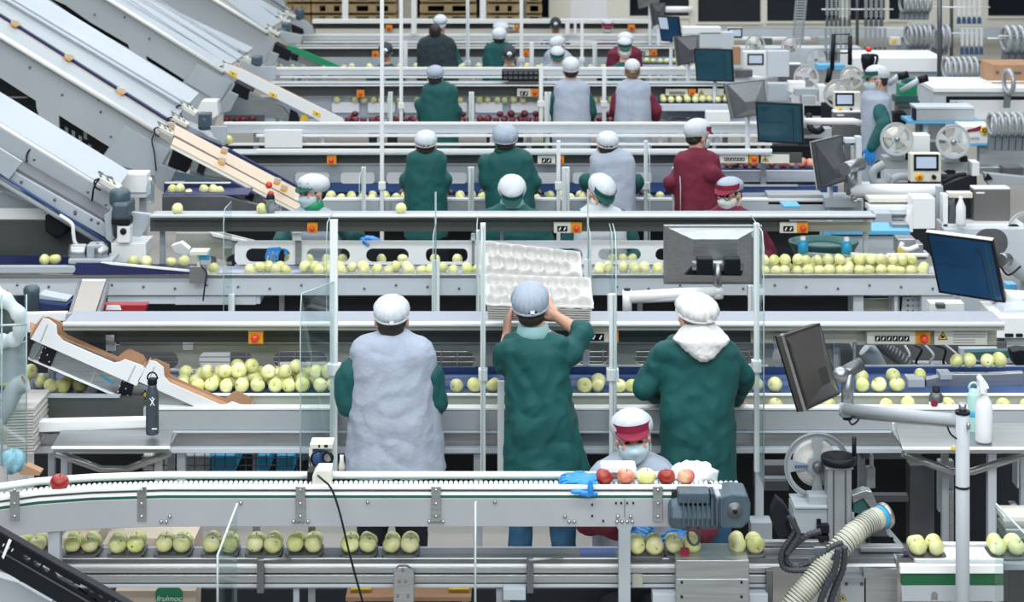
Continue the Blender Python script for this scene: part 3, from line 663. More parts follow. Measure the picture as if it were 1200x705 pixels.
slab('apple_belt', M_blue, L1, -5, 1235, 9.46, 9.86, 1.030, .03)
part('blue_skirt', M_blue, L1, [(320, 430, 1235, 437, 9.86, .01)])
hol = [stadium(x, 411.5, x+63, 432.5) for x in (146, 233, 320, 407, 494, 581)]+[stadium(x, 409, x+56, 427) for x in (657, 743, 829)]+[stadium(905, 405, 938, 431)]
p = plate('perforated_panel', [(140, 402), (985, 402), (985, 436), (140, 436)], hol, 9.87, .012, M_olive, L1)
part('panel_rail', M_lip, L1, [(140, 399.5, 985, 402, 9.86, .03), (200, 432, 640, 434, 9.865, .01), (640, 427, 900, 429.5, 9.865, .01)])
part('panel_clip', M_bright, L1, [(124, 401, 135, 411, 9.84, .02), (214, 402, 226, 410, 9.85, .02), (505, 411, 511, 432, 9.85, .02), (683, 410, 691, 428, 9.85, .02), (907, 401, 918, 411, 9.85, .02)])
part('rear_white_panel', M_bright, L1, [(226, 404, 270, 440, 10.3, .02), (326, 425, 384, 440, 10.3, .02), (655, 404, 680, 440, 10.3, .02)])
b = MB()
for x in range(270, 960, 19): b.tube([P(x, 400, 10.15), P(x, 440, 10.15)], .003, 6)
for y in (412, 418, 424): b.tube([P(150, y, 10.16), P(960, y, 10.16)], .003, 6)
b.build('wire_rack', M_steel, L1)
part('rear_catch_plate', M_dsteel, L1, [(130, 404, 990, 448, 10.5, .02)])
# shelf over line 1
SH1 = thing('overhead_shelf', 'long steel shelf above the nearest apple belt, with pale top and rolled edge', 'shelf', (0, 9.6, 0))
b = MB(); b.box(X(74, 9.58), X(1177, 9.58), 9.58, 9.83, 1.352, 1.362); b.build('shelf_top', mat('lavender_grey_sheet', (.33, .36, .42), .4, .2), SH1)
b = MB(); b.tube([P(74, 379.5, 9.585), P(1177, 379.5, 9.585)], .013, 12); b.build('rolled_edge', M_lip, SH1)
part('shelf_apron', M_olive, SH1, [(74, 382, 1177, 387, 9.60, .02)])
part('shelf_shade', M_shelfbot, SH1, [(74, 386, 985, 401, 9.78, .02)])  # dark sheet paints the shadow beneath the shelf
part('apron_right', M_olive, SH1, [(880, 388, 1004, 402, 9.70, .02), (1004, 386, 1168, 404, 9.72, .02)])
part('shelf_bracket', M_steel, SH1, [(124, 392, 134, 402, 9.76, .02), (907, 390, 918, 400, 9.69, .01), (1000, 401, 1003, 440, 9.7, .02)])
estop(SH1, 291, 387, 308, 403, 9.62); estop(SH1, 1073, 388, 1090.5, 403, 9.66, (1016, 1073), 6); estop(SH1, 714, 386, 725, 401, 9.62, (686, 714), 2)
b = MB(); b.R(1095, 386, 1157, 404, 9.67, .01); np_ = b.build('notice_plate', M_ivory, SH1, .002); tri(np_, 1105, 393, 10, 9.67)
part('notice_lines', M_grey, np_, [(1117, 388+k*3.2, 1117+(38 if k < 3 else 26), 389.2+k*3.2, 9.668, .002) for k in range(5)])

# line 2
L2 = thing('sorting_conveyor', 'second apple conveyor with white beam and row of long oval openings', 'conveyor', (0, 12.2, 0))
part('front_beam', M_white, L2, [(-5, 326, 1118, 346, 12.2, .05)], .004)
part('beam_edge', M_steel, L2, [(-5, 321.5, 1118, 325.5, 12.195, .06)], .003)
part('white_cabinet', M_white, L2, [(126, 347, 305, 356, 12.23, .3), (205, 347, 300, 357, 12.22, .3), (575, 347, 692, 372, 12.22, .3), (1000, 347, 1012, 372, 12.25, .2), (1048, 347, 1052, 372, 12.25, .2), (1080, 346, 1120, 372, 12.22, .3)], .003)
part('underside_shade', M_dark, L2, [(-5, 347, 1120, 470, 12.6, .06)])  # dark sheet paints the shade under the beam and between the legs
part('dark_panel', M_olive, L2, [(1045, 347, 1054, 372, 12.3, .02), (1012, 350, 1045, 372, 12.45, .02)])
slab('apple_belt', M_lav, L2, 225, 1118, 12.26, 12.62, .987, .03); slab('apple_belt', M_navy, L2, -5, 225, 12.26, 12.62, 1.002, .03); slab('inner_ledge', M_grey, L2, 280, 900, 12.65, 12.84, .969, .02)
part('grey_skirt', M_lav, L2, [(275, 310, 1000, 320, 12.62, .01)])
hs = [stadium(268, 291, 340, 307), stadium(359, 291, 410, 307), stadium(429, 291, 479, 307), stadium(499, 291, 548, 307, rr=6), stadium(630, 291, 683, 307), stadium(701, 291, 751, 305), stadium(768, 291, 815, 305), stadium(832, 291, 880, 305)]
hs[0] = stadium(288, 291, 340, 307)
plate('perforated_panel', stadium(275, 282, 896, 311, rr=8), hs, 12.62, .012, M_bright, L2)
part('panel_bracket', M_steel, L2, [(346, 282, 353, 310, 12.60, .01), (553, 282, 556, 310, 12.60, .01), (586, 262, 590, 282, 12.64, .02), (780, 262, 784, 282, 12.64, .02)])
part('bracket_cap', M_bright, L2, [(343, 273, 353, 283, 12.60, .03), (552, 274, 557, 283, 12.6, .02)])
screws(L2, [(x, 334+((i*7) % 3)*2) for i, x in enumerate(range(20, 1110, 37))], 12.195, .009, M_dsteel)
b = MB()   # perforated plate with round holes at lower right
plate('round_hole_plate', [(1058, 348), (1084, 348), (1092, 360), (1092, 372), (1056, 372)], [circ(x, y, 1.3, 8) for x in (1064, 1070, 1077, 1083) for y in (352, 358, 364)][:11], 12.3, .01, M_elev, L2)
SH2 = thing('overhead_shelf', 'long shelf above the second apple belt with bright rolled edge and orange stop buttons', 'shelf', (0, 12.45, 0))
b = MB(); b.box(X(176, 12.42), X(1026, 12.42), 12.42, 12.60, 1.352, 1.362); b.build('shelf_top', M_elev, SH2)
b = MB(); b.tube([P(176, 252.8, 12.43), P(1026, 252.8, 12.43)], .012, 12); b.build('rolled_edge', M_lip, SH2)
part('shelf_apron', M_dsteel, SH2, [(176, 254.5, 1026, 257.5, 12.45, .02)])
part('shelf_shade', M_shelfbot, SH2, [(176, 257, 925, 271, 12.50, .02)])
part('apron_right', M_olive, SH2, [(905, 260, 1021, 271, 12.55, .02)])
estop(SH2, 360, 261, 372, 273, 12.47); estop(SH2, 669, 260.5, 682, 273, 12.47, (649, 669), 2); estop(SH2, 934, 260.5, 947, 273, 12.47, (914, 934), 2)

# line 3
L3 = thing('sorting_conveyor', 'third apple conveyor, behind the people who face the camera', 'conveyor', (0, 14.7, 0))
part('front_beam', M_elev, L3, [(330, 236, 1010, 262, 14.7, .05)], .004)
part('beam_edge', M_lip, L3, [(330, 232.5, 1010, 235.5, 14.695, .06)], .003)
part('rail_seam', M_grey, L3, [(456, 236, 458, 262, 14.69, .02), (830, 236, 832, 262, 14.69, .02)])
slab('apple_belt', M_blue, L3, 330, 1000, 14.77, 15.18, 1.0, .03)
part('blue_skirt', M_blue, L3, [(375, 214, 780, 225, 15.18, .01)])
part('back_panel', M_elev, L3, [(262, 193, 800, 216, 15.19, .01)])
part('panel_rail', M_lip, L3, [(300, 191, 800, 193, 15.17, .03)])
for x in (346, 399, 453, 507, 561, 615, 671, 724): plate('white_oval_opening', stadium(x, 202, x+40, 215, rr=4), [], 15.17, .01, M_bright, L3)
part('underside_shade', M_dark, L3, [(265, 262, 1010, 330, 15.0, .3)])
SH3 = thing('overhead_shelf', 'shelf above the third apple belt with white edge', 'shelf', (0, 15.1, 0))
b = MB(); b.box(X(268, 15.0), X(905, 15.0), 15.02, 15.25, 1.352, 1.362); b.build('shelf_top', M_elev, SH3)
part('shelf_edge', M_lip, SH3, [(300, 174.5, 905, 178.5, 15.02, .02)], .003)
part('shelf_shade', M_shelfbot, SH3, [(270, 179, 940, 191, 15.14, .02)])
estop(SH3, 383, 182, 394, 193, 15.04); estop(SH3, 652, 182, 661, 192, 15.04, (630, 651), 2); estop(SH3, 878, 180.5, 889, 191, 15.04, (843, 877), 6)
b = MB(); b.R(892, 181, 925, 191, 15.05, .01); q = b.build('notice_plate', M_ivory, SH3); tri(q, 897, 186, 7, 15.05)
# right part of line 3: raised blush apple deck
R3 = thing('apple_deck', 'white raised deck carrying blush apples, right of the burgundy coat', 'conveyor', (0, 15.4, 0))
part('deck_front', M_white, R3, [(838, 200, 957, 213, 15.3, .05)], .003)
slab('deck_top', M_navy, R3, 838, 960, 15.34, 15.75, Z(198, 15.34), .02)
part('deck_skirt', M_dsteel, R3, [(838, 213, 960, 217, 15.36, .05)])
part('blue_side', M_blue, R3, [(842, 218, 982, 228, 15.1, .05)])
part('deck_rail', M_elev, R3, [(842, 216.5, 935, 218.5, 15.08, .02), (838, 228, 1000, 231, 14.95, .1)])

# line 4
L4 = thing('sorting_conveyor', 'fourth conveyor carrying dark red apples', 'conveyor', (0, 18.9, 0))
part('front_beam', M_white, L4, [(262, 146.5, 962, 156, 17.8, .05)], .004)
part('beam_edge', M_lip, L4, [(262, 143.5, 962, 146.5, 17.79, .06)], .004)
part('lower_rail', M_lip, L4, [(300, 157.5, 912, 160.5, 17.76, .04), (268, 168, 905, 170.5, 17.72, .04)], .003)
part('rail_bracket', M_grey, L4, [(x, 160, x+4, 168, 17.75, .04) for x in range(310, 900, 66)])
slab('apple_belt', M_lav, L4, 265, 960, 18.95, 19.40, 1.03, .03)
part('back_panel', M_elev, L4, [(262, 113.5, 1000, 138, 19.42, .01)])
part('panel_rail', M_lip, L4, [(300, 112, 1000, 114, 19.40, .03)])
for x in (389, 431, 473, 515, 557, 599, 641, 683): plate('white_tray_window', stadium(x, 120, x+32, 132, rr=2.5), [], 19.38, .03, M_bright, L4)
part('underside_shade', M_dark, L4, [(262, 171, 960, 240, 19.3, .2)])
SH4 = thing('overhead_shelf', 'shelf above the fourth conveyor with white edge', 'shelf', (0, 19.3, 0))
b = MB(); b.box(X(310, 19.2), X(860, 19.2), 19.22, 19.45, Z(98, 19.22)-.01, Z(98, 19.22)); b.build('shelf_top', M_elev, SH4)
part('shelf_edge', M_lip, SH4, [(306, 98, 862, 101, 19.22, .02)], .003)
part('shelf_shade', M_shelfbot, SH4, [(320, 101, 870, 112.5, 19.34, .02)])
estop(SH4, 418, 105.5, 427, 114, 19.25); estop(SH4, 622, 104, 631, 113, 19.25, (606, 622), 2); estop(SH4, 807, 104.5, 815.5, 112, 19.25, (780, 806), 6)
b = MB(); b.R(818, 104, 848, 112, 19.25, .01); q = b.build('notice_plate', M_ivory, SH4); tri(q, 822, 108, 6, 19.25)
D4R = thing('apple_deck', 'white raised deck of pale apples below the black-framed teal monitor', 'conveyor', (0, 19.1, 0))
part('deck_front', M_white, D4R, [(770, 122, 856, 130, 19.10, .05)], .003)
slab('deck_top', M_navy, D4R, 770, 856, 19.14, 19.38, Z(121, 19.14), .02)
part('white_box', M_bright, D4R, [(827, 130, 856, 143, 18.95, .1)], .01)

# line 5
L5 = thing('sorting_conveyor', 'fifth conveyor with white edge, in front of the charcoal jacket', 'conveyor', (0, 23.6, 0))
part('front_beam', M_white, L5, [(322, 81.5, 985, 88, 22.2, .05)], .004)
part('beam_edge', M_lip, L5, [(322, 79, 985, 82, 22.19, .06)], .004)
part('lower_rail', M_lip, L5, [(328, 89.5, 880, 91.5, 22.16, .04)], .003)
part('rail_bracket', M_grey, L5, [(x, 91.5, x+3, 97, 22.14, .04) for x in range(345, 870, 52)])
slab('apple_belt', M_lav, L5, 322, 870, 23.65, 24.05, 1.03, .03)
part('back_panel', M_elev, L5, [(325, 67, 870, 78, 24.80, .01)])
part('underside_shade', M_dark, L5, [(322, 100, 870, 150, 23.9, .2)])
SH5 = thing('overhead_shelf', 'shelf above the fifth conveyor with white edge', 'shelf', (0, 24.9, 0))
b = MB(); b.box(X(345, 24.85), X(800, 24.85), 24.86, 25.05, Z(54, 24.86)-.01, Z(54, 24.86)); b.build('shelf_top', M_elev, SH5)
part('shelf_edge', M_lip, SH5, [(342, 54, 800, 57, 24.86, .02)], .003)
part('shelf_shade', M_shelfbot, SH5, [(345, 57, 800, 67, 24.96, .02)])
estop(SH5, 436, 59.5, 444, 67, 24.88); estop(SH5, 613, 58, 620, 66, 24.88); estop(SH5, 762, 57.5, 770, 65.5, 24.88, (741, 761), 2)
D5R = thing('apple_deck', 'white raised deck of pale apples left of the grey monitor back', 'conveyor', (0, 23.5, 0))
part('deck_front', M_white, D5R, [(752, 76, 795, 80, 23.5, .05)])
slab('deck_top', M_navy, D5R, 752, 795, 23.52, 23.8, Z(75.5, 23.52), .02)
# line 6
L6 = thing('sorting_conveyor', 'sixth and farthest conveyor, in front of the back wall', 'conveyor', (0, 27.3, 0))
part('front_beam', M_white, L6, [(353, 42, 850, 47, 27.3, .05)], .004)
part('beam_edge', M_lip, L6, [(353, 39.8, 850, 42.3, 27.29, .06)])
part('lower_rail', M_lip, L6, [(355, 48, 800, 50, 27.28, .04)])
part('rail_bracket', M_grey, L6, [(x, 50, x+3, 54, 27.28, .04) for x in range(360, 790, 46)])
part('back_panel', M_ivory, L6, [(370, 33.5, 760, 42, 28.85, .01)])
part('underside_shade', M_dark, L6, [(353, 54, 800, 90, 27.6, .2)])
SH6 = thing('overhead_shelf', 'shelf above the farthest conveyor with white edge', 'shelf', (0, 28.8, 0))
part('shelf_edge', M_lip, SH6, [(366, 23, 765, 27.5, 28.75, .2)], .003)
part('shelf_shade', M_shelfbot, SH6, [(366, 27.5, 765, 33.5, 28.95, .02)])
estop(SH6, 452, 29.5, 459.5, 36, 28.74); estop(SH6, 736, 29, 744, 36, 28.74); estop(SH6, 604, 29, 608, 36, 28.74, (594, 603), 2)

# legs, one by one
def legs(root, xs, y0, D, wpx=6, m=M_grey):
    for x in xs:
        b = MB(); a = P(x, y0, D); h = wpx/S(D)/2; b.box(a.x-h, a.x+h, D, D+2*h, 0, a.z); b.build('leg', m, root, .003)
legs(L4, (330, 640, 890), 150, 17.82, 4); legs(L5, (345, 640, 870), 84, 22.22, 3)
legs(L1, (212, 560, 890, 1163), 531, 9.36, 10, M_white); legs(L1, (300, 650, 1010), 500, 9.9, 8)
for r_, xs, D in ((L2, (60, 330, 750, 1085), 12.5), (L3, (360, 700, 980), 14.95), (L4, (300, 620, 900), 19.2), (L5, (345, 640, 840), 23.85), (L6, (380, 600, 780), 27.5)): legs(r_, xs, YH+(HC-.93)*S(D), D)
for r_, xs, z, D in ((SH1, (80, 980), 1.35, 9.83), (SH2, (190, 1015), 1.35, 12.62), (SH3, (310, 895), 1.35, 15.24), (SH4, (330, 850), 1.3, 19.47), (SH5, (350, 790), 1.2, 25.1), (SH6, (372, 760), 1.2, 29.0)): legs(r_, xs, YH+(HC-z)*S(D), D)

# ---------------------------------------------------------------- front conveyor (curved at its left end)
path = [(-60, -.30), (0, -.155), (50, -.075), (110, -.028), (190, 0), (500, 0)]
def sweep(y0, y1, z0, z1, D, xend, m, name, root, bev=0, xs=None):
    pts = []
    for x, d in path[:-1]+[(xend, 0)]: pts.append((X(x, D), D+d))
    if xs is not None: pts = [(X(xs, D), D), (X(xend, D), D)]
    b = MB(); vs = []
    for x, y in pts: vs += [(x, y+y0, z0), (x, y+y1, z0), (x, y+y1, z1), (x, y+y0, z1)]
    n = len(pts); b.add(vs, [(0, 1, 2, 3), (4*n-1, 4*n-2, 4*n-3, 4*n-4)]+[(4*i+j, 4*i+4+j, 4*i+4+(j+1) % 4, 4*i+(j+1) % 4) for i in range(n-1) for j in range(4)])
    return b.build(name, m, root, bev)
DF = 8.0
FC = thing('front_conveyor', 'grey steel chain conveyor across the bottom, curving at left, with a few loose apples', 'conveyor', (0, DF, 0))
zf = lambda y: Z(y, DF)
sweep(0, .03, zf(617), zf(583.5), DF, 787, mat('grey_conveyor_side', (.40, .42, .445), .38, .15, .08, 2.5), 'side_panel', FC, .003)
sweep(.002, .04, zf(583.5), zf(580), DF, 787, M_green, 'teal_guide', FC)
sweep(0, .03, zf(580), zf(576.5), DF, 787, M_lip, 'wear_strip', FC)
sweep(.01, .04, zf(576.5), zf(573.2), DF, 840, M_dsteel, 'gap_strip', FC)
sweep(-.004, .02, zf(573.2), zf(568.8), DF, 846, M_lip, 'guide_rail', FC, .003)
sweep(.02, .19, 1.005, 1.018, DF, 865, M_green, 'belt_base', FC)
sweep(.02, .19, .90, .96, DF, 780, M_green, 'return_belt', FC)
b = MB(); n = 0
for i in range(150):
    x = -20+i*5.95; q = 0
    for (xa, da), (xb, db) in zip(path, path[1:]):
        if xa <= x <= xb: q = da+(db-da)*(x-xa)/(xb-xa)
    x_ = X(x, DF)
    b.lathe([(.0001, .022), (.0095, .024), (.0095, .128), (.0001, .13)], (x_, DF+q, 1.034), (0, 1, 0), 8)
o = b.build('chain_links', M_bright, FC); o['kind'] = 'stuff'
b = MB(); pp = [(X(x, 8.2), 8.2+d*1.1, 1.042) for x, d in path[:-1]]+[(X(840, 8.2), 8.2, 1.042)]; b.tube(pp, .0165, 12); b.build('back_guide_tube', M_bright, FC)
b = MB(); b.tube([P(840, 557, 8.2), P(841, 557, 8.2)], .0166, 12)
for x, ky in ((17, .01), (166, 0), (352, 0), (511, 0), (771, 0)):
    bb = MB(); y0 = 570; w_ = 5.5; bb.R(x-w_, y0+(5 if x < 50 else 0), x+w_, 611, DF-.012-(.15 if x < 50 else 0), .010); k = bb.build('side_bracket', M_steel, FC, .002)
    sc = MB()
    for y in (574, 590, 605): sc.lathe([(.0001, -.007), (.006, -.006), (.008, 0)], P(x, y, DF-.012-(.15 if x < 50 else 0)), (0, 1, 0), 10)
    sc.build('screw', M_steel, k)
screws(FC, [(125, 590), (125, 612), (131, 612), (136, 606), (137, 612), (189, 611), (195, 611), (199, 605), (63, 592), (55, 614), (63, 614), (71, 614), (344, 611), (349, 611), (355, 611), (361, 611), (503, 611), (508, 611), (514, 611), (519, 611), (431, 588), (580, 588), (282, 589), (662, 605), (667, 611), (673, 611), (724, 605), (739, 605), (723, 611), (729, 611), (735, 611), (741, 611)], DF-.002, .0085)
screws(FC, [(114, 593), (114, 607), (153, 612), (694, 591), (694, 604), (707, 610), (722, 589), (728, 589), (735, 589), (742, 589)], DF-.001, .005, M_black)
part('panel_joint', M_dsteel, FC, [(731.6, 584, 732.4, 606, DF-.001, .002), (127.6, 588, 128.4, 606, DF-.001, .002)])
for x, w_ in ((63, 14), (732, 14)):
    bb = MB(); a = P(x, 610, DF); h = w_/S(DF)/2
    bb.poly([(x-11, 613), (x+11, 613), (x+7, 622), (x+7, 742), (x-7, 742), (x-7, 622)], DF-.004 if x > 100 else DF-.05, .05); bb.build('leg', M_grey, FC, .003)
    ft = MB(); ft.box(a.x-h*1.6, a.x+h*1.6, DF-.03, DF+.08, 0, .03); ft.build('foot', M_black, FC)
    lg = MB(); lg.box(a.x-h, a.x+h, DF-.004, DF+.046, .0, zf(742)); lg.build('leg_tube', M_grey, FC)
for x in (16, 365): legs(FC, (x,), 600, DF+.22, 8)

# motor on the right end
MO = thing('gear_motor', 'dark blue-grey gear motor bolted to the right end of the front conveyor', 'motor', tuple(P(830, 600, DF-.05)))
c = P(832, 601, DF-.02)
b = MB(); b.lathe([(0, -.178), (.045, -.176), (.062, -.165), (.068, -.14), (.068, .02), (.0, .02)], c, (1, 0, 0), 8, False); b.build('motor_housing', M_motor, MO, .004)
b = MB()
for k in range(9): b.R(800+k*5.6, 584, 802+k*5.6, 616, DF-.095, .15)
b.build('cooling_fins', M_motor, MO)
b = MB(); b.R(795, 577, 832, 590, DF-.09, .09); b.build('terminal_box', M_motor, MO, .006)
b = MB(); b.R(833, 578, 838, 619, DF-.09, .15); b.build('flange', mat('dark_motor_band', (.03, .045, .06), .4), MO, .003)
b = MB(); b.R(838, 580, 845, 602, DF-.08, .12); b.build('clamp_band', M_grey, MO, .004)
b = MB(); b.poly([(842, 582), (858, 578), (876, 580), (880, 590), (879, 610), (870, 619), (846, 619), (840, 610)], DF-.085, .16); b.build('gearbox', M_motor, MO, .008)
b = MB(); cc = P(861, 598, DF-.085); b.lathe([(.0001, -.012), (.016, -.012), (.018, -.004), (.034, -.004), (.037, .01)], cc, (0, 1, 0), 18); k = b.build('shaft_cover', M_dsteel, MO)
b = MB(); b.lathe([(.0001, -.018), (.010, -.017), (.011, -.01)], cc, (0, 1, 0), 12); b.build('hub_cap', M_black, k)
b = MB(); b.tube(curvepts([P(807, 616, 7.93), P(806, 630, 7.92), P(812, 638, 7.92), P(819, 634, 7.92), P(818, 618, 7.93)]), .0055, 8); b.build('cable', M_rub, MO)

# ---------------------------------------------------------------- packing belt in the very front
PB = thing('packing_conveyor', 'low steel packing conveyor along the bottom carrying four-apple packs', 'conveyor', (0, 8.1, 0))
zt = Z(653, 8.08)
b = MB(); b.box(X(-10, 8.1), X(1050, 8.1), 8.08, 8.21, zt-.012, zt); b.build('lavender_belt', M_lav, PB)
part('blue_belt_patch', M_blue, PB, [(680, 651.6, 722, 652.4, 8.085, .10)])
part('belt_edge', M_dsteel, PB, [(-10, 653.5, 1050, 660, 8.07, .12)], .002)
part('bright_line', M_lip, PB, [(-10, 662, 1050, 663.6, 8.05, .02), (-10, 654, 790, 654.8, 8.062, .01)])
part('upper_rail', M_steel, PB, [(-10, 664, 905, 671.5, 8.05, .1)], .004)
part('middle_rail', M_steel, PB, [(-10, 673, 905, 683, 8.05, .1)], .004)
part('lower_rail', M_elev2, PB, [(-10, 684.5, 905, 688.5, 8.05, .1)], .003)
for x in (470,):
    b = MB(); b.poly([(461, 706), (461, 670), (467, 664), (477, 664), (485, 670), (485, 706)], 8.0, .03); k = b.build('support_plate', M_steel, PB, .003)
    screws(k, [(468, 681), (475, 681), (466, 698), (478, 698), (472, 668)], 7.998, .006, M_dsteel)
for x, y in ((305, 655), (621, 655), (902, 668)):
    b = MB(); b.R(x-4, y, x+4, y+40, 8.02, .02); b.build('clamp_bracket', M_dsteel, PB, .002)
b = MB(); b.tube([P(303, 656, 8.0), P(341, 654, 8.05)], .004, 8); b.build('clamp_rod', M_steel, PB); b = MB(); b.tube([P(620, 656, 8.0), P(660, 653, 8.05)], .004, 8); b.build('clamp_rod', M_steel, PB)
legs(PB, (48, 347, 585, 880), 689, 8.08, 7)
b = MB(); b.R(792, 656, 878, 678, 7.98, .2); k = b.build('control_box_top', M_steel, PB, .004)
b = MB(); b.R(792, 678, 878, 760, 7.97, .22); k = b.build('control_box', M_steel, PB, .004); screws(k, [(799, 682), (869, 682), (799, 699), (869, 699)], 7.968, .006, M_black)
part('red_tag', M_visor, PB, [(798, 644, 808, 652, 7.98, .03)])
part('under_tray', M_elev, PB, [(765, 696, 792, 712, 8.0, .1), (878, 696, 900, 712, 8.0, .1), (590, 690, 616, 703, 8.0, .05)], .002)
part('latch_plate', M_olive, PB, [(741, 673, 753, 688, 8.04, .02)])

# right end of the packing belt
RB = thing('outfeed_conveyor', 'short outfeed conveyor with green stripe at the bottom right', 'conveyor', tuple(P(1120, 690, 8.1)))
part('side_top', M_lip, RB, [(1055, 662, 1176, 672, 8.0, .03)], .003)
part('green_stripe', mat('deep_green_paint', (.005, .10, .035), .45), RB, [(1057, 672.5, 1176, 686, 8.005, .03)])
plate('side_plate', [(1057, 686), (1176, 686), (1176, 704), (1057, 704)], [[(1091, 704.0-.01), (1091, 697), (1092, 694), (1095, 692.5), (1098, 694), (1099, 697), (1099, 703.99)]], 8.0, .02, M_elev2, RB)
part('deck', M_lip, RB, [(1073, 655, 1176, 657, 8.05, .14)])
part('deck_slats', M_elev, RB, [(1073, 658.5, 1176, 661, 8.02, .10)])
part('back_rail', M_lip, RB, [(1106, 637, 1160, 649, 8.26, .03)], .002)
part('inner_dark', M_navy, RB, [(1057, 650, 1176, 653, 8.2, .05)])
legs(RB, (1065, 1160), 704, 8.05, 8)

part('base_shade', M_dark, PB, [(-10, 690, 586, 740, 8.5, .05), (618, 690, 905, 740, 8.5, .05)])  # added dark sheets paint the shade below the packing belt
part('rear_shade', M_dark, L1, [(40, 532, 740, 598, 10.12, .03)])  # added dark sheet paints the darkness under the nearest line
# ---------------------------------------------------------------- elevators coming down from the upper left
def Q(b, pts, Ds, t=.02):
    """sheet through image points, each at its own distance"""
    return b.quad([P(x, y, d) for (x, y), d in zip(pts, Ds)], t)
def qpart(name, m, root, pts, Ds, t=.02, bev=0):
    b = MB(); Q(b, pts, Ds, t); return b.build(name, m, root, bev)
def ppart(name, m, root, pts, D, dep, bev=0):
    b = MB(); b.poly(pts, D, dep); return b.build(name, m, root, bev)
def sensor(root, x, y, D, k=1.0, m=M_ivory):
    """small bracket of rods and plates at the foot of an elevator"""
    b = MB()
    b.poly([(x, y), (x+18*k, y+10*k), (x+16*k, y+14*k), (x-2*k, y+4*k)], D, .12); o = b.build('sensor_bracket', m, root, .003)
    b = MB()
    for q in (2, 9, 15): b.tube([P(x+q*k, y+q*.55*k, D+.04), P(x+(q-3)*k, y+(q*.55-7)*k, D+.04)], .008, 6)
    b.tube([P(x-1*k, y-6*k, D+.04), P(x+12*k, y+1*k, D+.04)], .01, 6); b.build('bracket_rod', M_steel, o)
    b = MB(); b.tube(curvepts([P(x, y+1, D-.01), P(x-5*k, y+3*k, D-.02), P(x-4*k, y+9*k, D-.02), P(x+1*k, y+12*k, D-.01)]), .006, 6); b.build('sensor_cable', M_black, o)

# second elevator (feeds the third line)
D = 15.0
E2 = thing('elevator_conveyor', 'largest inclined elevator with thin navy belt line and beige clips, crossing the upper left', 'conveyor', tuple(P(100, 100, D)))
qpart('far_cover_sheet', M_elev, E2, [(-90, -87), (-90, -52), (214, 130), (232, 111)], (D+.9, D+.5, D+.5, D+.9))
for k, (c0, c1) in enumerate(((-8, -6.2), (-4, -3.2), (1, 2))):
    ppart('cover_rib', M_elev, E2, [(-90, -52+c0*1.5), (214, 130+c0*1.5), (214, 130+c1*1.5), (-90, -52+c1*1.5)], D+.5, .02)
qpart('middle_sheet', M_elev2, E2, [(-90, -52), (-90, -38), (199, 142), (214, 131)], (D+.52, D+.3, D+.3, D+.52))
ppart('navy_belt', M_navy, E2, [(-90, -39.5), (199, 141), (199, 145.5), (-90, -35.5)], D+.28, .02)
ppart('beige_strip', M_beige, E2, [(-90, -35.5), (199, 145.5), (197, 148), (-90, -32)], D+.26, .02)
qpart('front_sheet', M_elev2, E2, [(-90, -32), (-90, -12), (186, 156), (196, 148)], (D+.26, D, D, D+.26))
b = MB(); b.tube([P(-90, -13, D), P(187, 156, D)], .022, 10); b.build('rolled_lip', M_lip, E2)
plate('side_panel', [(-90, -8), (186, 160), (203, 172), (194, 192), (183, 203), (178, 236), (150, 215), (130, 200), (-90, 66)],
      [[(-80, 45), (0, 91), (42, 118), (43, 128), (47, 139), (-80, 62)], [(69, 135), (128, 172), (119, 185), (69, 155)]], D+.03, .03, M_elev2, E2)
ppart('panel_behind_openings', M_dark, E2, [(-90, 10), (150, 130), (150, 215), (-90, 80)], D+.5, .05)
b = MB()
for x, y in ((76, 148), (84, 152), (92, 158), (103, 168), (112, 176), (98, 152)): b.poly([(x, y), (x+4, y+2), (x+4, y+12), (x, y+10)], D+.3, .05)
b.R(2, 113, 32, 115, D+.3, .03); b.build('inner_machinery', M_steel, E2)['kind'] = 'stuff'
ppart('access_plate', M_elev, E2, [(146, 147), (199, 176), (182, 207), (128, 190), (122, 183)], D+.01, .015, .003)
screws(E2, [(145, 155), (118, 131), (73, 111), (130, 160), (176, 192), (35, 79), (116, 117)], D+.028, .011, M_dsteel)
ppart('end_motor', M_black, E2, [(203, 173), (226, 186), (218, 203), (196, 194)], D+.02, .2, .01)
ppart('end_plate', M_grey, E2, [(188, 192), (207, 200), (206, 207), (192, 226), (184, 220), (180, 205)], D-.02, .08, .006)
sensor(E2, 186, 148, D-.02); sensor(E2, 212, 122, D+.5); sensor(E2, 202, 136, D+.3)
b = MB(); b.tube(curvepts([P(180, 158, D), P(178, 165, D-.03), P(181, 180, D-.03), P(183, 200, D-.03)]), .006, 6); b.build('cable', M_black, E2)
for x, y in ((17, 26), (80, 65.5), (141, 105.5), (200, 146)):
    k = ppart('belt_clip', M_beige, E2, [(x-4, y-3), (x+4, y-2), (x+7, y+3), (x+2, y+6), (x-5, y+1)], D+.24, .03, .003)
    ppart('orange_tip', M_orange, k, [(x-4, y+2), (x+3, y+4), (x+1, y+6.5), (x-4, y+4)], D+.235, .01)
b = MB(); b.poly([(204, 137), (245, 160), (262, 166), (262, 171), (243, 170), (200, 145)], D+.35, .2); b.build('discharge_deck', M_elev, E2, .004)
b = MB(); b.lathe([(.0, 0), (.05, .0), (.055, .02), (.055, .10), (.045, .11)], P(240, 152, D+.3), (0, 0, 1), 16); b.R(232, 133, 246, 150, D+.25, .12); b.build('discharge_motor', M_motor, E2, .01)
ppart('discharge_side', M_elev, E2, [(246, 148), (266, 148), (266, 160), (262, 168), (250, 160)], D+.2, .03, .003)
CH2 = thing('chute', 'two-lane beige and navy chute running down into the third line', 'chute', tuple(P(270, 190, 14.6)))
D = 14.55
ppart('navy_side', M_navy, CH2, [(204, 147), (262, 171), (354, 221), (354, 230), (204, 149)], D+.3, .03)
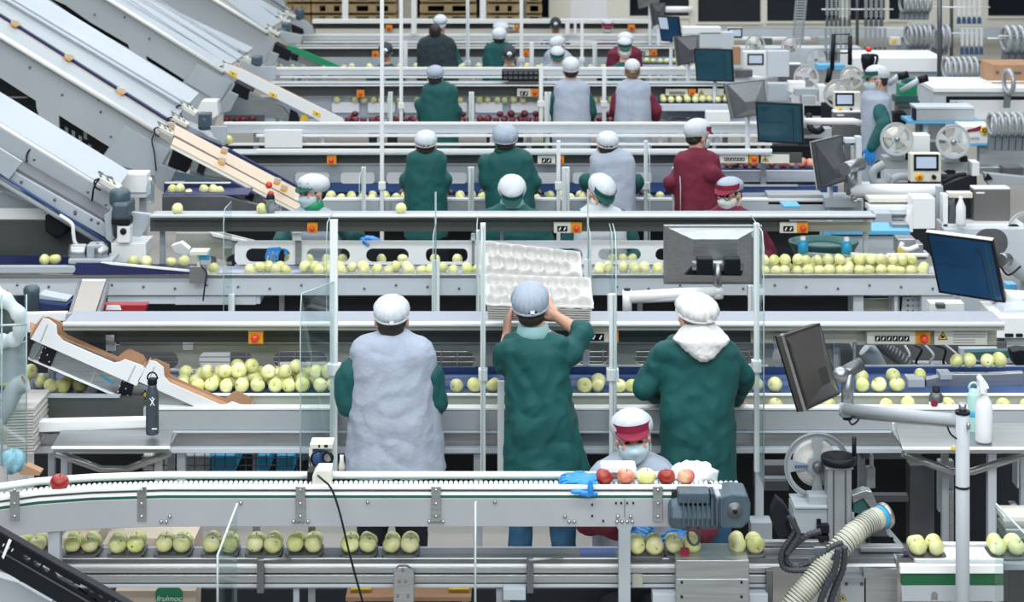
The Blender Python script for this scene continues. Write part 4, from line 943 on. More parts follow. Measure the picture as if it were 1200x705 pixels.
qpart('upper_lane', M_beige, CH2, [(204, 148), (203, 160), (368, 249), (368, 234)], (D+.28, D+.15, D+.15, D+.28))
ppart('lane_divider', M_navy, CH2, [(203, 159.5), (368, 247), (368, 250), (203, 162)], D+.13, .03)
qpart('lower_lane', M_beige, CH2, [(203, 163), (200, 171), (352, 251), (360, 246)], (D+.13, D, D, D+.13))
ppart('lane_edge', M_lip, CH2, [(200, 170.5), (352, 250), (352, 252.5), (199, 173)], D-.01, .03)
ppart('steel_underbody', M_steel, CH2, [(226, 185), (303, 226), (316, 240), (298, 240), (222, 203)], D+.02, .1, .004)
ppart('hinge_plate', M_black, CH2, [(234, 189), (242, 193), (238, 205), (230, 201)], D+.005, .02); ppart('hinge_plate', M_black, CH2, [(290, 219), (299, 223), (296, 236), (287, 232)], D+.005, .02)
ppart('underbelly', M_dsteel, CH2, [(222, 204), (300, 241), (300, 256), (290, 256), (215, 215)], D+.1, .1)
for x, y in ((260, 172), (257, 184), (322, 208), (330, 216)):
    k = ppart('lane_clip', M_beige, CH2, [(x, y), (x+7, y+2), (x+6, y+9), (x-2, y+7)], D+.08, .03, .002); ppart('orange_tip', M_orange, k, [(x-1, y+5), (x+5, y+7), (x+4, y+9.5), (x-2, y+7.5)], D+.075, .01)

# first elevator (feeds the second line)
D = 12.5
E1 = thing('elevator_conveyor', 'nearest inclined elevator with dark grey belt, ending above the second line at left', 'conveyor', tuple(P(60, 200, D)))
qpart('top_cover', M_elev, E1, [(-90, 56), (-90, 91), (133, 228), (150, 203)], (D+.75, D+.35, D+.35, D+.75))
b = MB(); b.tube([P(-90, 91, D+.34), P(134, 229, D+.34)], .014, 8); b.build('cover_lip', M_lip, E1)
ppart('rear_wall', M_elev2, E1, [(-90, 94), (132, 231), (127, 252), (-90, 125)], D+.32, .02)
qpart('grey_belt', mat('dark_grey_belt', (.13, .135, .15), .7, 0, .1, 5), E1, [(-90, 125), (-90, 138), (120, 259), (127, 249)], (D+.3, D+.03, D+.03, D+.3))
ppart('belt_edge', M_blue, E1, [(24, 189), (126, 247.5), (126, 249), (24, 191)], D+.29, .02)
ppart('front_flange', M_elev, E1, [(-90, 140), (16, 201), (120, 260), (134, 280), (130, 282), (-90, 156)], D, .03, .003)
ppart('end_plate', M_elev, E1, [(-90, 125), (-90, 147), (0, 203), (10, 210), (26, 190), (0, 174)], D-.03, .03, .003)
screws(E1, [(3, 184), (9, 200), (25, 213), (88, 250), (107, 257), (115, 261), (88, 248), (40, 187), (103, 225), (124, 240), (64, 234), (126, 263), (127, 268)], D-.006, .011, M_dsteel)
b = MB(); b.tube([P(-90, 152, D-.02), P(6, 208, D-.02), P(126, 284, D-.02)], .010, 8); b.build('pneumatic_tube', M_blue, E1)
b = MB(); b.tube([P(-90, 158, D+.02), P(0, 212, D+.02), P(125, 288, D+.02)], .02, 8); b.build('lower_rail', M_elev, E1)
b = MB(); b.tube(curvepts([P(70, 252, D-.04), P(84, 262, D-.05), (P(86, 274, D-.05)), P(88, 284, D-.05), P(95, 291, D-.05)]), .013, 8); b.build('white_conduit', M_bright, E1)
sensor(E1, 117, 208, D+.2, 1.25)
b = MB(); b.tube(curvepts([P(37, 173, D+.33), P(32, 180, D+.31), P(31, 190, D+.29)]), .007, 6); b.tube(curvepts([P(116, 209, D+.2), P(110, 220, D+.2), P(108, 235, D+.25)]), .007, 6); b.build('cable', M_black, E1)
b = MB(); b.R(131, 238, 150, 258, D-.1, .25); b.build('motor_body', M_motor, E1, .02)
b = MB(); b.lathe([(.055, 0), (.07, .02), (.07, .09), (.055, .11), (0, .11)], P(140.5, 241, D+.02), (0, 0, 1), 16); b.build('motor_cap', M_motor, E1)
b = MB(); b.R(130, 256, 152, 264, D-.09, .22); b.build('motor_foot', M_black, E1, .01)
b = MB(); b.R(137, 265, 152, 285, D-.08, .12); k = b.build('bearing_block', M_bright, E1, .008)
b = MB(); b.lathe([(.0, -.01), (.020, -.01), (.022, 0)], P(144.5, 271, D-.08), (0, 1, 0), 14); b.build('bearing_hole', M_black, k)
ppart('outfeed_plate', M_elev, E1, [(122, 252), (131, 247), (131, 285), (124, 280)], D-.04, .05, .003); ppart('outfeed_plate', M_elev, E1, [(150, 248), (176, 251), (176, 262), (164, 278), (150, 276)], D+.02, .05, .003)
ppart('outfeed_shroud', M_bright, E1, [(130, 285), (171, 285), (171, 300), (165, 308), (131, 308)], D-.05, .25, .004)
ppart('black_motor', M_black, E1, [(52, 252), (62, 249), (80, 262), (78, 275), (66, 281), (52, 272)], D+.1, .2, .02)
M2_ = thing('gear_motor', 'small grey motor lying above the second belt at far left', 'motor', tuple(P(105, 298, 12.2)))
b = MB(); c = P(82, 296, 12.25); b.lathe([(0, 0), (.055, 0), (.06, .02), (.06, .10), (.05, .11)], c, (1, 0, 0), 16); b.build('fan_cover', M_steel, M2_)
b = MB(); b.R(101, 287, 118, 303, 12.2, .12); b.build('terminal_box', M_grey, M2_, .01)
b = MB(); b.lathe([(0, 0), (.065, 0), (.065, .05), (.03, .08)], P(113, 296, 12.25), (1, 0, 0), 16); b.build('front_flange', M_steel, M2_)
b = MB(); b.R(80, 304, 132, 308, 12.15, .2); b.build('mounting_plate', M_elev, M2_, .003)
LD = thing('infeed_belt_section', 'navy belt section with pale round-ended rail on the far left of the second line', 'conveyor', tuple(P(40, 310, 12.15)))
ppart('round_rail', M_elev, LD, stadium(-40, 312, 88, 320, rr=3.9), 12.12, .05, .004)
ppart('navy_wedge', M_navy, LD, [(89, 308), (132, 309), (222, 318), (222, 321.5), (86, 321.5)], 12.14, .05)
ppart('wedge_edge', M_lip, LD, [(118, 307.5), (134, 308), (222, 316.5), (222, 318.5), (130, 310)], 12.13, .02)
ppart('navy_back', M_navy, LD, [(-40, 299), (80, 301), (80, 312), (-40, 312)], 12.66, .02)
ppart('dark_cover', M_shelfbot, LD, [(-40, 258), (136, 258), (136, 300), (-40, 300)], 12.75, .04)
ppart('white_rail', M_lip, LD, [(-40, 244), (52, 244), (54, 254), (50, 257), (-40, 257)], 12.74, .03, .003)
ppart('pale_cover', M_elev, LD, [(-40, 224), (44, 228), (52, 238), (52, 244), (-40, 244)], 12.78, .05, .004)
b = MB(); b.tube([P(0, 218, 12.7), P(50, 239, 12.7)], .03, 10); b.build('side_pipe', M_elev, LD)
BR = thing('control_bracket', 'grey bracket box with blue-capped valve on the second line, left of the oval openings', 'bracket', tuple(P(231, 315, 12.1)))
b = MB(); b.R(222, 312, 242, 332, 12.1, .05); b.build('box', M_steel, BR, .003)
b = MB(); b.R(222, 295, 243, 299, 12.05, .12); b.R(231, 298, 234, 312, 12.1, .03); b.build('stand', M_ivory, BR)
b = MB(); b.R(233, 299, 245, 305, 12.08, .05); b.build('valve', M_blueb, BR, .004)
b = MB(); b.tube(curvepts([P(236, 312, 12.08), P(242, 320, 12.05), P(240, 335, 12.05), P(238, 352, 12.1)]), .005, 6); b.build('cable', M_black, BR)
OL = thing('chute', 'olive translucent chute under the second shelf at left', 'chute', tuple(P(235, 285, 13.2)))
ppart('chute_plate', M_olive, OL, [(206, 273), (262, 273), (298, 282), (270, 300), (262, 305), (225, 292), (206, 284)], 13.2, .03, .003)
ppart('pale_strip', M_bright, OL, [(246, 272), (262, 276), (290, 282), (275, 282), (250, 277)], 13.18, .02)
legs(OL, (250,), 280, 13.25, 6); ppart('label_box', M_bright, OL, [(200, 288), (212, 284), (222, 292), (220, 302), (204, 296)], 13.0, .08, .005)
WB = thing('white_bin', 'white square cover box below the big elevator', 'cover', tuple(P(150, 230, 13.3)))
b = MB(); b.R(137, 203, 172, 232, 13.3, .15); b.build('box_body', M_bright, WB, .01)
b = MB(); b.R(138, 225, 171, 226.5, 13.29, .02); b.build('box_seam', M_grey, WB); legs(WB, (142, 167), 231, 13.4, 8)
HP = thing('hopper', 'dark grey hopper belt with a few shaded apples under the beige chute', 'hopper', tuple(P(250, 232, 14.2)))
ppart('hopper_front', M_dsteel, HP, [(190, 230), (262, 230), (330, 247), (330, 250), (190, 250)], 14.1, .04)
b = MB(); b.box(X(190, 14.15), X(290, 14.15), 14.15, 14.45, Z(228, 14.15)-.01, Z(228, 14.15)); b.build('hopper_belt', M_navy, HP)
ppart('hopper_back', M_navy, HP, [(192, 214), (275, 214), (300, 228), (192, 232)], 14.48, .03); ppart('hopper_rail', M_lip, HP, [(193, 213.5), (270, 213.5), (270, 215), (193, 215)], 14.46, .02)
ppart('sloped_guard', M_motor, HP, [(205, 201), (262, 212), (200, 212)], 14.5, .03)

# third elevator (feeds the fourth line)
D = 19.0
E3 = thing('elevator_conveyor', 'third inclined elevator with slotted side panel, ending above the dark red apples', 'conveyor', tuple(P(180, 50, D)))
qpart('trough_sheet', M_elev, E3, [(20, -74), (10, -72), (262, 83), (296, 58)], (D+1.2, D+.1, D+.1, D+1.2))
for c in (0, 9, 17): ppart('trough_rib', M_elev, E3, [(60, -62-c*1.0), (270+c, 77-c*.85), (270+c, 78.2-c*.85), (60, -60.8-c)], D+.3+c*.03, .02)
b = MB(); b.tube([P(30, -61, D+.08), P(262, 84, D+.08)], .022, 10); b.build('rolled_lip', M_lip, E3)
plate('side_panel', [(20, -64), (262, 86), (276, 98), (268, 112), (256, 132), (250, 150), (225, 150), (20, 20)],
      [[(60, -6), (104, 25), (150, 52), (152, 58), (96, 27), (56, -2)], [(171, 65), (216, 93.5), (214, 97), (172, 71)]], D+.1, .03, M_elev2, E3)
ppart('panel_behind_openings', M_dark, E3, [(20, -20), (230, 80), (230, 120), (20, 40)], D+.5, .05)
ppart('access_plate', M_elev, E3, [(231, 74), (272, 96), (257, 120), (217, 96)], D+.08, .015, .003)
screws(E3, [(230, 80), (111, 17), (146, 20), (175, 45)], D+.09, .012, M_dsteel)
ppart('end_motor', M_black, E3, [(275, 95), (296, 106), (290, 118), (270, 110)], D+.1, .2, .01)
ppart('end_plate', M_grey, E3, [(268, 107), (279, 112), (270, 130), (258, 134), (256, 125)], D+.02, .08, .006)
sensor(E3, 262, 76, D+.1, .9); sensor(E3, 280, 62, D+.8, .9)
b = MB(); b.R(294, 66, 306, 78, D+.5, .15); b.build('discharge_motor', M_motor, E3, .02)
ppart('discharge_side', M_elev, E3, [(300, 78), (323, 78), (323, 92), (318, 97), (280, 78), (284, 70)], D+.5, .04, .003)
ppart('white_hood', M_bright, E3, [(236, 118), (254, 118), (256, 135), (245, 142), (230, 130)], D-.4, .2, .01)
CH3 = thing('chute', 'white-sided chute with yellow stickers and brown lining, running into the fourth line', 'chute', tuple(P(330, 115, 18.6)))
D = 18.6
ppart('white_side', M_cardw, CH3, [(263, 74), (276, 78), (402, 139), (404, 144), (380, 144), (270, 88), (262, 82)], D, .02)
ppart('brown_lining', M_card, CH3, [(276, 76), (300, 88), (302, 92), (326, 104), (345, 112), (352, 117), (380, 130), (404, 140), (398, 139), (276, 80)], D+.25, .02)
qpart('lining_floor', M_card, CH3, [(280, 80), (275, 84), (385, 141), (404, 142)], (D+.26, D+.02, D+.02, D+.26))
for x, y in ((273, 86), (320, 111), (371, 133)):
    k = ppart('yellow_sticker', M_yellow, CH3, [(x-4, y-4), (x+5, y), (x+4, y+5), (x-5, y+1)], D-.005, .004); ppart('sticker_mark', M_dsteel, k, [(x-1, y-1), (x+1, y), (x+1, y+2), (x-1, y+1)], D-.007, .002)
ppart('steel_underbody', M_steel, CH3, [(292, 108), (332, 127), (345, 144), (338, 144), (290, 124)], D+.1, .1, .003)
ppart('hinge_plate', M_black, CH3, [(340, 128), (348, 132), (352, 144), (338, 143)], D+.05, .03); legs(CH3, (325,), 125, D+.2, 4); ppart('yellow_label', M_yellow, CH3, [(353, 134), (360, 134), (361, 142), (352, 142)], D+.04, .02)
b = MB(); b.R(262, 135, 310, 143.5, D+.5, .02); b.build('steel_back', M_dsteel, CH3)
PB2 = thing('paper_sheet', 'blank white board hung on the rail at left of the fourth line', 'board', tuple(P(332, 160, 18.5)))
b = MB(); b.R(310, 152, 354, 173, 17.6, .03); b.build('board_face', M_bright, PB2, .004); b = MB(); b.R(311, 173, 353, 177, 17.61, .05); b.build('board_foot', M_steel, PB2); legs(PB2, (316, 348), 176, 17.62, 3)

# fourth and fifth elevators
D = 23.4
E4 = thing('elevator_conveyor', 'fourth inclined elevator, ending beside the green chute', 'conveyor', tuple(P(280, 30, D)))
qpart('trough_sheet', M_elev, E4, [(180, -70), (165, -70), (313, 37), (338, 20)], (D+1.2, D+.1, D+.1, D+1.2))
b = MB(); b.tube([P(170, -50, D+.08), P(313, 38, D+.08)], .024, 10); b.build('rolled_lip', M_lip, E4)
ppart('side_panel', M_elev2, E4, [(160, -50), (313, 39), (323, 50), (318, 60), (312, 76), (290, 66), (160, -15)], D+.1, .03)
for c in (8, 16): ppart('trough_rib', M_elev, E4, [(185, -48-c), (318+c*.6, 34-c*.9), (318+c*.6, 35-c*.9), (185, -47-c)], D+.3+c*.03, .02)
ppart('end_motor', M_black, E4, [(322, 50), (342, 60), (338, 72), (318, 64)], D+.05, .2, .01); ppart('end_plate', M_grey, E4, [(316, 60), (327, 64), (322, 76), (310, 78)], D, .08, .006)
sensor(E4, 314, 32, D+.1, .75); sensor(E4, 326, 18, D+.8, .75)
b = MB(); b.R(330, 27, 340, 38, D+.6, .15); b.R(322, 34, 334, 44, D+.3, .15); b.build('discharge_motor', M_motor, E4, .02)
ppart('discharge_side', M_elev, E4, [(330, 36), (354, 42), (352, 52), (336, 50), (316, 38)], D+.2, .04, .003)
CH4 = thing('chute', 'bright green guide rail of the chute running into the fifth line', 'chute', tuple(P(365, 65, 23.1)))
ppart('green_rail', M_bgreen, CH4, [(336, 53), (346, 55), (386, 72), (401, 78.5), (388, 78.5), (376, 76), (336, 57)], 23.0, .03)
ppart('grey_body', M_steel, CH4, [(342, 60), (378, 77), (376, 79), (362, 79), (340, 68)], 23.1, .2)
legs(CH4, (360,), 74, 23.2, 4); ppart('black_block', M_black, CH4, [(340, 62), (349, 65), (348, 72), (341, 70)], 23.05, .1)
D = 27.0
E5 = thing('elevator_conveyor', 'farthest inclined elevator, partly above the frame, beside the wooden pallets', 'conveyor', tuple(P(330, 10, D)))
qpart('trough_sheet', M_elev, E5, [(250, -60), (235, -60), (338, 12), (352, 24)], (D+1.2, D+.1, D+.1, D+.3))
ppart('side_panel', M_elev2, E5, [(235, -58), (326, -4), (346, 22), (340, 34), (235, -20)], D+.15, .03)
ppart('discharge_side', M_elev, E5, [(332, 12), (342, 14), (366, 30), (368, 40), (350, 40), (336, 26)], D-.05, .04, .003)
ppart('end_motor', M_black, E5, [(341, 28), (355, 34), (356, 40), (342, 38)], D-.1, .1, .01)
b = MB(); b.lathe([(0, 0), (.06, 0), (.07, .02), (.07, .14), (.06, .16), (0, .16)], P(351, 23, D), (0, 0, 1), 14); b.build('discharge_motor', M_motor, E5)
sensor(E5, 334, 12, D-.1, .7)

# ---------------------------------------------------------------- tray chute at left of line 1
D = 9.33
TC = thing('tray_chute', 'inclined brushed-steel chute with a yellow warning sign, at left of the nearest belt', 'chute', tuple(P(120, 440, D)))
ppart('steel_side', M_steel, TC, [(45, 396), (52, 404), (235, 477.5), (168, 477.5), (56, 429), (33, 419)], D+.02, .03, .003)
ppart('lower_lip', M_lip, TC, [(33, 418.5), (168, 476.5), (168, 478.5), (33, 421)], D+.01, .04)
qpart('chute_floor', M_steel, TC, [(48, 396), (45, 380), (235, 460), (240, 476)], (D+.03, D+.38, D+.38, D+.03), .01)
ppart('curved_end', M_steel, TC, [(45, 396), (38, 404), (33, 419), (40, 421), (50, 402)], D, .3, .005)
for pts in ([(52, 402), (67, 409), (59, 429), (45, 423)], [(144, 441), (158, 447), (151, 469), (137, 463)]):
    k = ppart('black_hinge_plate', M_black, TC, pts, D+.005, .02, .002)
    screws(k, [(pts[0][0]*(1-u)+pts[i][0]*u, pts[0][1]*(1-u)+pts[i][1]*u) for i in (1, 2, 3) for u in (.2, .5, .8)], D+.003, .003, M_bright)
ppart('side_seam', M_grey, TC, [(112, 430), (113.5, 430.5), (106, 452), (104.5, 451)], D+.018, .004)
b = MB(); b.poly([(117, 441), (120, 441), (134, 448), (132, 450), (126, 447)], D+.016, .004); b.build('small_sticker', M_blueb, TC)
tri(TC, 170, 464, 15, D+.02)
for x in (60, 200): legs(TC, (x,), 430 if x < 100 else 470, D+.3, 8)
def tray_box(dx, dy, label, bo=.33):
    t = thing('cardboard_tray', label, 'tray', tuple(P(100+dx, 420+dy, D)), 'cardboard apple trays sliding down the chute')
    o = lambda pts: [(x+dx, y+dy) for x, y in pts]
    ppart('front_side', M_cardw, t, o([(50, 373), (57, 374), (66, 381), (67, 392), (73, 399), (133, 425), (140, 424), (146, 421), (166, 428), (170, 432), (160, 452), (36, 397)]), D-.02, .008)
    ppart('back_side', M_card, t, o([(50, 372), (57, 371), (73, 378), (73, 388), (80, 393), (138, 418), (146, 411), (152, 408), (168, 416), (172, 424), (168, 438), (40, 390)]), D+bo, .008)
    qpart('tray_floor', M_card, t, o([(36, 396), (36, 377), (160, 430), (160, 450)]), (D-.01, D+bo, D+bo, D-.01), .006)
    qpart('upper_end', M_card, t, o([(36, 396), (50, 373), (52, 370), (42, 382)]), (D-.01, D-.01, D+bo, D+bo), .006)
    qpart('lower_end', M_card, t, o([(160, 450), (169, 430), (172, 420), (162, 436)]), (D-.01, D-.01, D+bo, D+bo), .006)
    ppart('box_crease', M_elev, t, o([(55, 380), (56, 380.5), (48, 400), (47, 399.5)]), D-.023, .004); ppart('box_crease', M_elev, t, o([(158, 428), (159, 428.5), (150, 447), (149, 446.5)]), D-.023, .004)
tray_box(0, 0, 'upper of two white-sided brown cardboard trays sliding down the steel chute')
tray_box(125.5, 49.5, 'lower of two white-sided brown cardboard trays sliding down the steel chute', .10)
DK = thing('side_belt_guard', 'dark navy side guard below the apples at far left of the nearest belt', 'guard', tuple(P(100, 480, 9.25)))
ppart('guard_panel', M_shelfbot, DK, [(-5, 466), (168, 466), (168, 496), (-5, 496)], 9.28, .04); ppart('guard_edge', M_elev, DK, [(-5, 464), (140, 464), (140, 466), (-5, 466)], 9.27, .04)
ppart('white_end', M_elev, DK, [(168, 478), (175, 478), (175, 492), (168, 496)], 9.25, .05)
WS = thing('white_board', 'long white board lying wedge-shaped below the navy guard', 'board', tuple(P(100, 500, 9.1)))
ppart('board', M_bright, WS, [(40, 494), (175, 491), (175, 501), (48, 506.5), (40, 505)], 9.1, .06, .004); ppart('board_underside', M_steel, WS, [(40, 505), (48, 507), (60, 509), (52, 511), (40, 508)], 9.12, .05)
TB = thing('steel_side_table', 'small brushed-steel fold-down table with a dark bottle on it, left', 'table', tuple(P(130, 520, 8.95)))
b = MB(); zt_ = Z(525, 8.8); b.quad([(X(60, 8.8), 8.8, zt_), (X(198, 8.8), 8.8, zt_), (X(203, 9.08), 9.08, zt_), (X(72, 9.08), 9.08, zt_)], -.008); b.build('table_top', M_steel, TB)
part('table_edge', M_lip, TB, [(60, 524, 199, 526, 8.79, .02)]); part('table_apron', M_steel, TB, [(64, 526, 197, 530, 8.82, .24)])
b = MB(); b.tube([P(64, 530, 8.95), P(118, 549, 9.1), P(150, 549, 9.1), P(198, 531, 8.95)], .018, 8); b.build('brace', M_steel, TB)
legs(TB, (75, 185), 530, 9.05, 8)
BT = thing('water_bottle', 'slate-blue steel water bottle with black loop lid on the small steel table', 'bottle', tuple(P(178.5, 507, 8.95)))
c = P(178.5, 508, 8.95); k = 1/S(8.95)
b = MB(); b.lathe([(0, 0), (7.2*k, 0), (7.6*k, 2*k), (7.6*k, 45*k), (6.8*k, 50*k), (5.2*k, 54*k), (5.0*k, 60*k), (0, 60*k)], c, (0, 0, 1), 24); b.build('bottle_body', M_bottle, BT)
b = MB(); b.lathe([(5.4*k, 58*k), (5.6*k, 59*k), (5.6*k, 64*k), (5.2*k, 65*k), (0, 65*k)], c, (0, 0, 1), 24); ld = b.build('lid', M_black, BT)
b = MB(); b.tube([c+Vector((6*k*math.cos(a), 0, 64*k+8*k*math.sin(a))) for a in [PI*j/12 for j in range(13)]], 1.0*k, 8); b.build('lid_loop', M_black, ld)
b = MB(); y = 8.95-7.75*k
for pts in ([(175.5, 466), (178, 469), (181, 466), (181.5, 467), (179.5, 470), (179.5, 472), (181.5, 475), (180.5, 475), (178.5, 472.5), (176.5, 475), (175.5, 475), (177.5, 472), (177.5, 470), (175, 467)], circ(178.5, 466, 1, 8), [(178, 501.5), (184, 501.5), (184, 503), (178, 503)]): b.poly(pts, y, .001)
b.build('white_mark', M_bright, BT)

# things at far left
def sheetglass(root, name, pts, D, dep=.006, m=None): return ppart(name, m or M_glass, root, pts, D, dep)
MT = thing('gear_motor', 'upright teal-grey motor at the far left below the second line', 'motor', tuple(P(37, 365, 10.6)))
b = MB(); b.lathe([(0, 0), (.042, 0), (.042, .10), (.046, .105), (.046, .13), (.035, .145), (0, .15)], P(37, 365, 10.6), (0, 0, 1), 18); b.build('motor_body', M_motor, MT)
RP = thing('ramp', 'pale beige sloping ramp with steel sides behind the cardboard trays', 'ramp', tuple(P(105, 350, 11)))
qpart('ramp_belt', M_beige2, RP, [(96, 332), (82, 377), (109, 377), (124, 332)], (11.9, 10.2, 10.2, 11.9), .02)
qpart('ramp_end', M_bright, RP, [(97, 330), (96, 336), (123, 336), (124, 330)], (11.9, 11.85, 11.85, 11.9), .02)
for a, c_ in ((92, 77), (125, 110)): qpart('steel_side', M_steel, RP, [(a, 328), (c_, 377), (c_+3.5, 377), (a+3.5, 328)], (11.88, 10.15, 10.15, 11.88), -.05)
NS = []
for j, (y, m_) in enumerate(((350, M_elev), (355, M_blue), (359, M_navy), (363, M_navy))):
    o = ppart('plastic_sheet', m_, None, [(46, y-6), (52, y-4), (80, y+1), (78, y+4), (46, y)], 10.9, .12, .003)
    setp(o, ['topmost pale', 'second, bright blue', 'third, navy', 'lowest, darkest navy'][j]+' sheet in the small stack at far left', 'sheet', 'sheets stacked at far left')
RC = thing('red_crate', 'low red crate with white papers behind the beige ramp', 'crate', tuple(P(150, 362, 11.2)))
ppart('crate_side', mat('red_plastic', (.33, .01, .02), .45), RC, [(114, 357), (172, 357), (170, 365), (118, 365)], 11.2, .08, .004)
setp(ppart('paper_slip', M_bright, None, [(125, 358), (140, 358), (142, 363), (124, 363)], 11.1, .01), 'white paper slip lying against the red crate', 'paper')
WR = thing('white_cover', 'pale cover panel behind the upper cardboard tray', 'cover', tuple(P(60, 372, 10)))
ppart('cover_plate', M_bright, WR, [(29, 367), (78, 366), (76, 376), (48, 376), (34, 390), (29, 380)], 9.95, .04, .003)
ppart('cover_shelf', M_elev, WR, [(110, 368), (180, 368), (180, 376), (110, 376)], 9.9, .04)
AB = thing('acrylic_guard', 'clear acrylic guard box at the far left edge with pulp trays behind', 'guard', tuple(P(15, 500, 8.7)))
qpart('front_sheet', M_glass, AB, [(2, 345), (2, 545), (31, 545), (31, 345)], (8.6, 8.6, 8.75, 8.75), .006)
qpart('side_sheet', M_glass, AB, [(-14, 350), (-14, 550), (2, 545), (2, 345)], (8.3, 8.3, 8.6, 8.6), .006)
b = MB(); b.tube([P(2, 345, 8.6), P(2, 545, 8.6)], .004, 6); b.tube([P(31, 345, 8.75), P(31, 545, 8.75)], .004, 6); b.tube([P(1, 381, 8.59), P(31, 380, 8.74)], .005, 6); b.build('sheet_edges', M_edge, AB)
legs(AB, (6, 29), 543, 8.74, 4, M_grey)
AB2 = thing('pale_duct', 'bundled pale plastic duct and bags at the far left edge', 'duct', tuple(P(10, 440, 9.0)))
b = MB(); b.tube(curvepts([P(-20, 330, 9.0), P(5, 350, 9.0), P(24, 372, 9.0), P(20, 395, 9.05), P(0, 400, 9.1)]), [.03+.010*math.sin(i*.55)**2 for i in range(33)], 10); b.build('crumpled_bag', M_spray, AB2)
b = MB(); b.tube(curvepts([P(-10, 500, 9.0), P(10, 470, 9.0), P(18, 455, 9.0), P(30, 448, 9.0)]), .045, 12); b.build('curved_pipe', M_elev2, AB2)
ppart('cardboard_flap', M_card, AB2, [(-5, 350), (8, 340), (14, 350), (0, 362)], 9.0, .01); ppart('cardboard_flap', M_card, AB2, [(5, 460), (26, 440), (30, 448), (10, 480)], 8.98, .01)
ppart('grey_plate', M_grey, AB2, [(-5, 405), (30, 400), (30, 445), (-5, 450)], 9.1, .02)
SB = thing('blue_bag', 'crumpled light blue plastic bag and brown board behind the red apple', 'bag', tuple(P(15, 545, 8.7)))
b = MB(); b.ell(P(16, 540, 8.8), (.055, .05, .05), None, 24, 14, lambda t, a: 1+.18*math.sin(5*a+3*t)+.1*math.sin(9*a)); b.build('bag_body', mat('pale_blue_film', (.35, .62, .75), .3), SB)
ppart('brown_board', M_card, SB, [(22, 556), (30, 545), (48, 553), (46, 557)], 8.5, .05)
ORDI = 'first second third fourth fifth sixth seventh eighth ninth tenth eleventh twelfth thirteenth fourteenth fifteenth sixteenth'.split()
for k in range(16):
    o = ppart('pulp_tray', M_pulpg, None, [(8, 479+k*3.4), (40-(k % 3), 478+k*3.4), (40-(k % 2), 480.4+k*3.4), (8, 481.4+k*3.4)], 9.0, .32)
    setp(o, ['topmost','second'][k]+' grey pulp tray of the tall far-left stack' if k < 2 else 'grey pulp tray, '+ORDI[k]+' from the top of the tall far-left stack', 'tray', 'grey pulp trays stacked at far left')

# wire basket with blue crates under the first line
WK = thing('wire_basket', 'wire basket of blue folded film under the nearest belt', 'basket', tuple(P(255, 550, 9.8)))
b = MB()
for x in list(range(168, 350, 12)): b.tube([P(x, 531, 9.75), P(x, 575, 9.75)], .003, 6)
for y in (536, 545, 554, 563): b.tube([P(166, y, 9.75), P(350, y, 9.75)], .003, 6)
b.build('wire_front', M_dsteel, WK)['kind'] = 'stuff'
for x0, x1, m_ in ((166, 196, M_ivory), (208, 246, M_elev), (247, 277, M_blueb), (301, 316, M_blueb), (323, 345, M_blueb)):
    o = ppart('folded_film', m_, None, [(x0, 533), (x1, 533), (x1, 552), (x0, 552)], 9.85, .25, .012)
    setp(o, {166: 'leftmost folded film pack, ivory, in the wire basket', 208: 'pale grey folded film pack left of the blue ones in the wire basket', 247: 'widest bright blue film pack, in the wire basket under the nearest belt', 301: 'narrow bright blue film pack in the middle of the wire basket', 323: 'rightmost bright blue film pack in the wire basket'}[x0], 'film pack', 'film packs in the wire basket')

# black lattice crate in the lower left corner
BC = thing('lattice_crate', 'black plastic lattice crate tilted in the bottom left corner', 'crate', tuple(P(60, 680, 7.3)))
D = 7.3
def tl(u, v): return (u*.868-v*.497-2, 627+u*.497+v*.868)    # along / across the crate side
hol = [[tl(u+3, 4), tl(u+12, 4), tl(u+12, 9), tl(u+3, 9)] for u in (34, 48, 60, 122, 134, 147)]+[[tl(72, 4), tl(112, 4), tl(112, 8), tl(84, 9)]]
plate('crate_side', [tl(-6, -3), tl(185, -3), tl(185, 15), tl(-6, 15)], hol, D, .02, M_black, BC)
ppart('top_rim', M_black, BC, [tl(-6, -5), tl(185, -5), tl(185, -1), tl(-6, -1)], D-.01, .05, .003)
ppart('bottom_rim', M_black, BC, [tl(-6, 15), tl(185, 15), tl(185, 34), tl(-30, 34)], D-.005, .04, .003)
ppart('rim_highlight', M_dsteel, BC, [tl(-6, 15), tl(185, 15), tl(185, 16), tl(-6, 16)], D-.008, .01)
ppart('rear_side', M_black, BC, [tl(-6, -8), tl(185, -8), tl(185, -4), tl(-6, -4)], D+.25, .02)
for u in (2, 10, 17, 22): ppart('small_slot', M_ivory, BC, [tl(u, 5), tl(u+1.6, 5), tl(u+1.6, 8.5), tl(u, 8.5)], D-.002, .001)
ppart('handle_band', M_bright, BC, [(2, 652), (10, 632), (13, 634), (4, 655)], D-.02, .01)
ppart('crate_bottom', M_grey, BC, [(-5, 675), (20, 682), (60, 705), (60, 715), (-5, 715)], D+.1, .05)
legs(BC, (20,), 680, D+.12, 10, M_black)
for pts, D_, nm, lab in (([(72, 630), (112, 630), (113, 650), (72, 660)], 8.9, 0, 'brown cardboard box behind the first apple packs, bottom left'), ([(118, 640), (140, 630), (228, 631), (228, 664), (118, 664)], 8.8, 1, 'long pale cardboard box behind the apple packs, bottom left')):
    t = thing('cardboard_box', lab, 'box', tuple(P(pts[0][0], 660, D_))); ppart('box_side', M_cardp, t, pts, D_, .25)
    if nm: ppart('torn_flap', M_card, t, [(182, 633), (190, 626), (206, 627), (204, 632)], D_-.01, .01)
    legs(t, (pts[0][0]+8, pts[2][0]-12), 655, D_+.02, 12, M_dsteel)
GB = thing('cardboard_box', 'pale cardboard box with a green oval logo in the bottom left', 'box', tuple(P(180, 700, 8.35)))
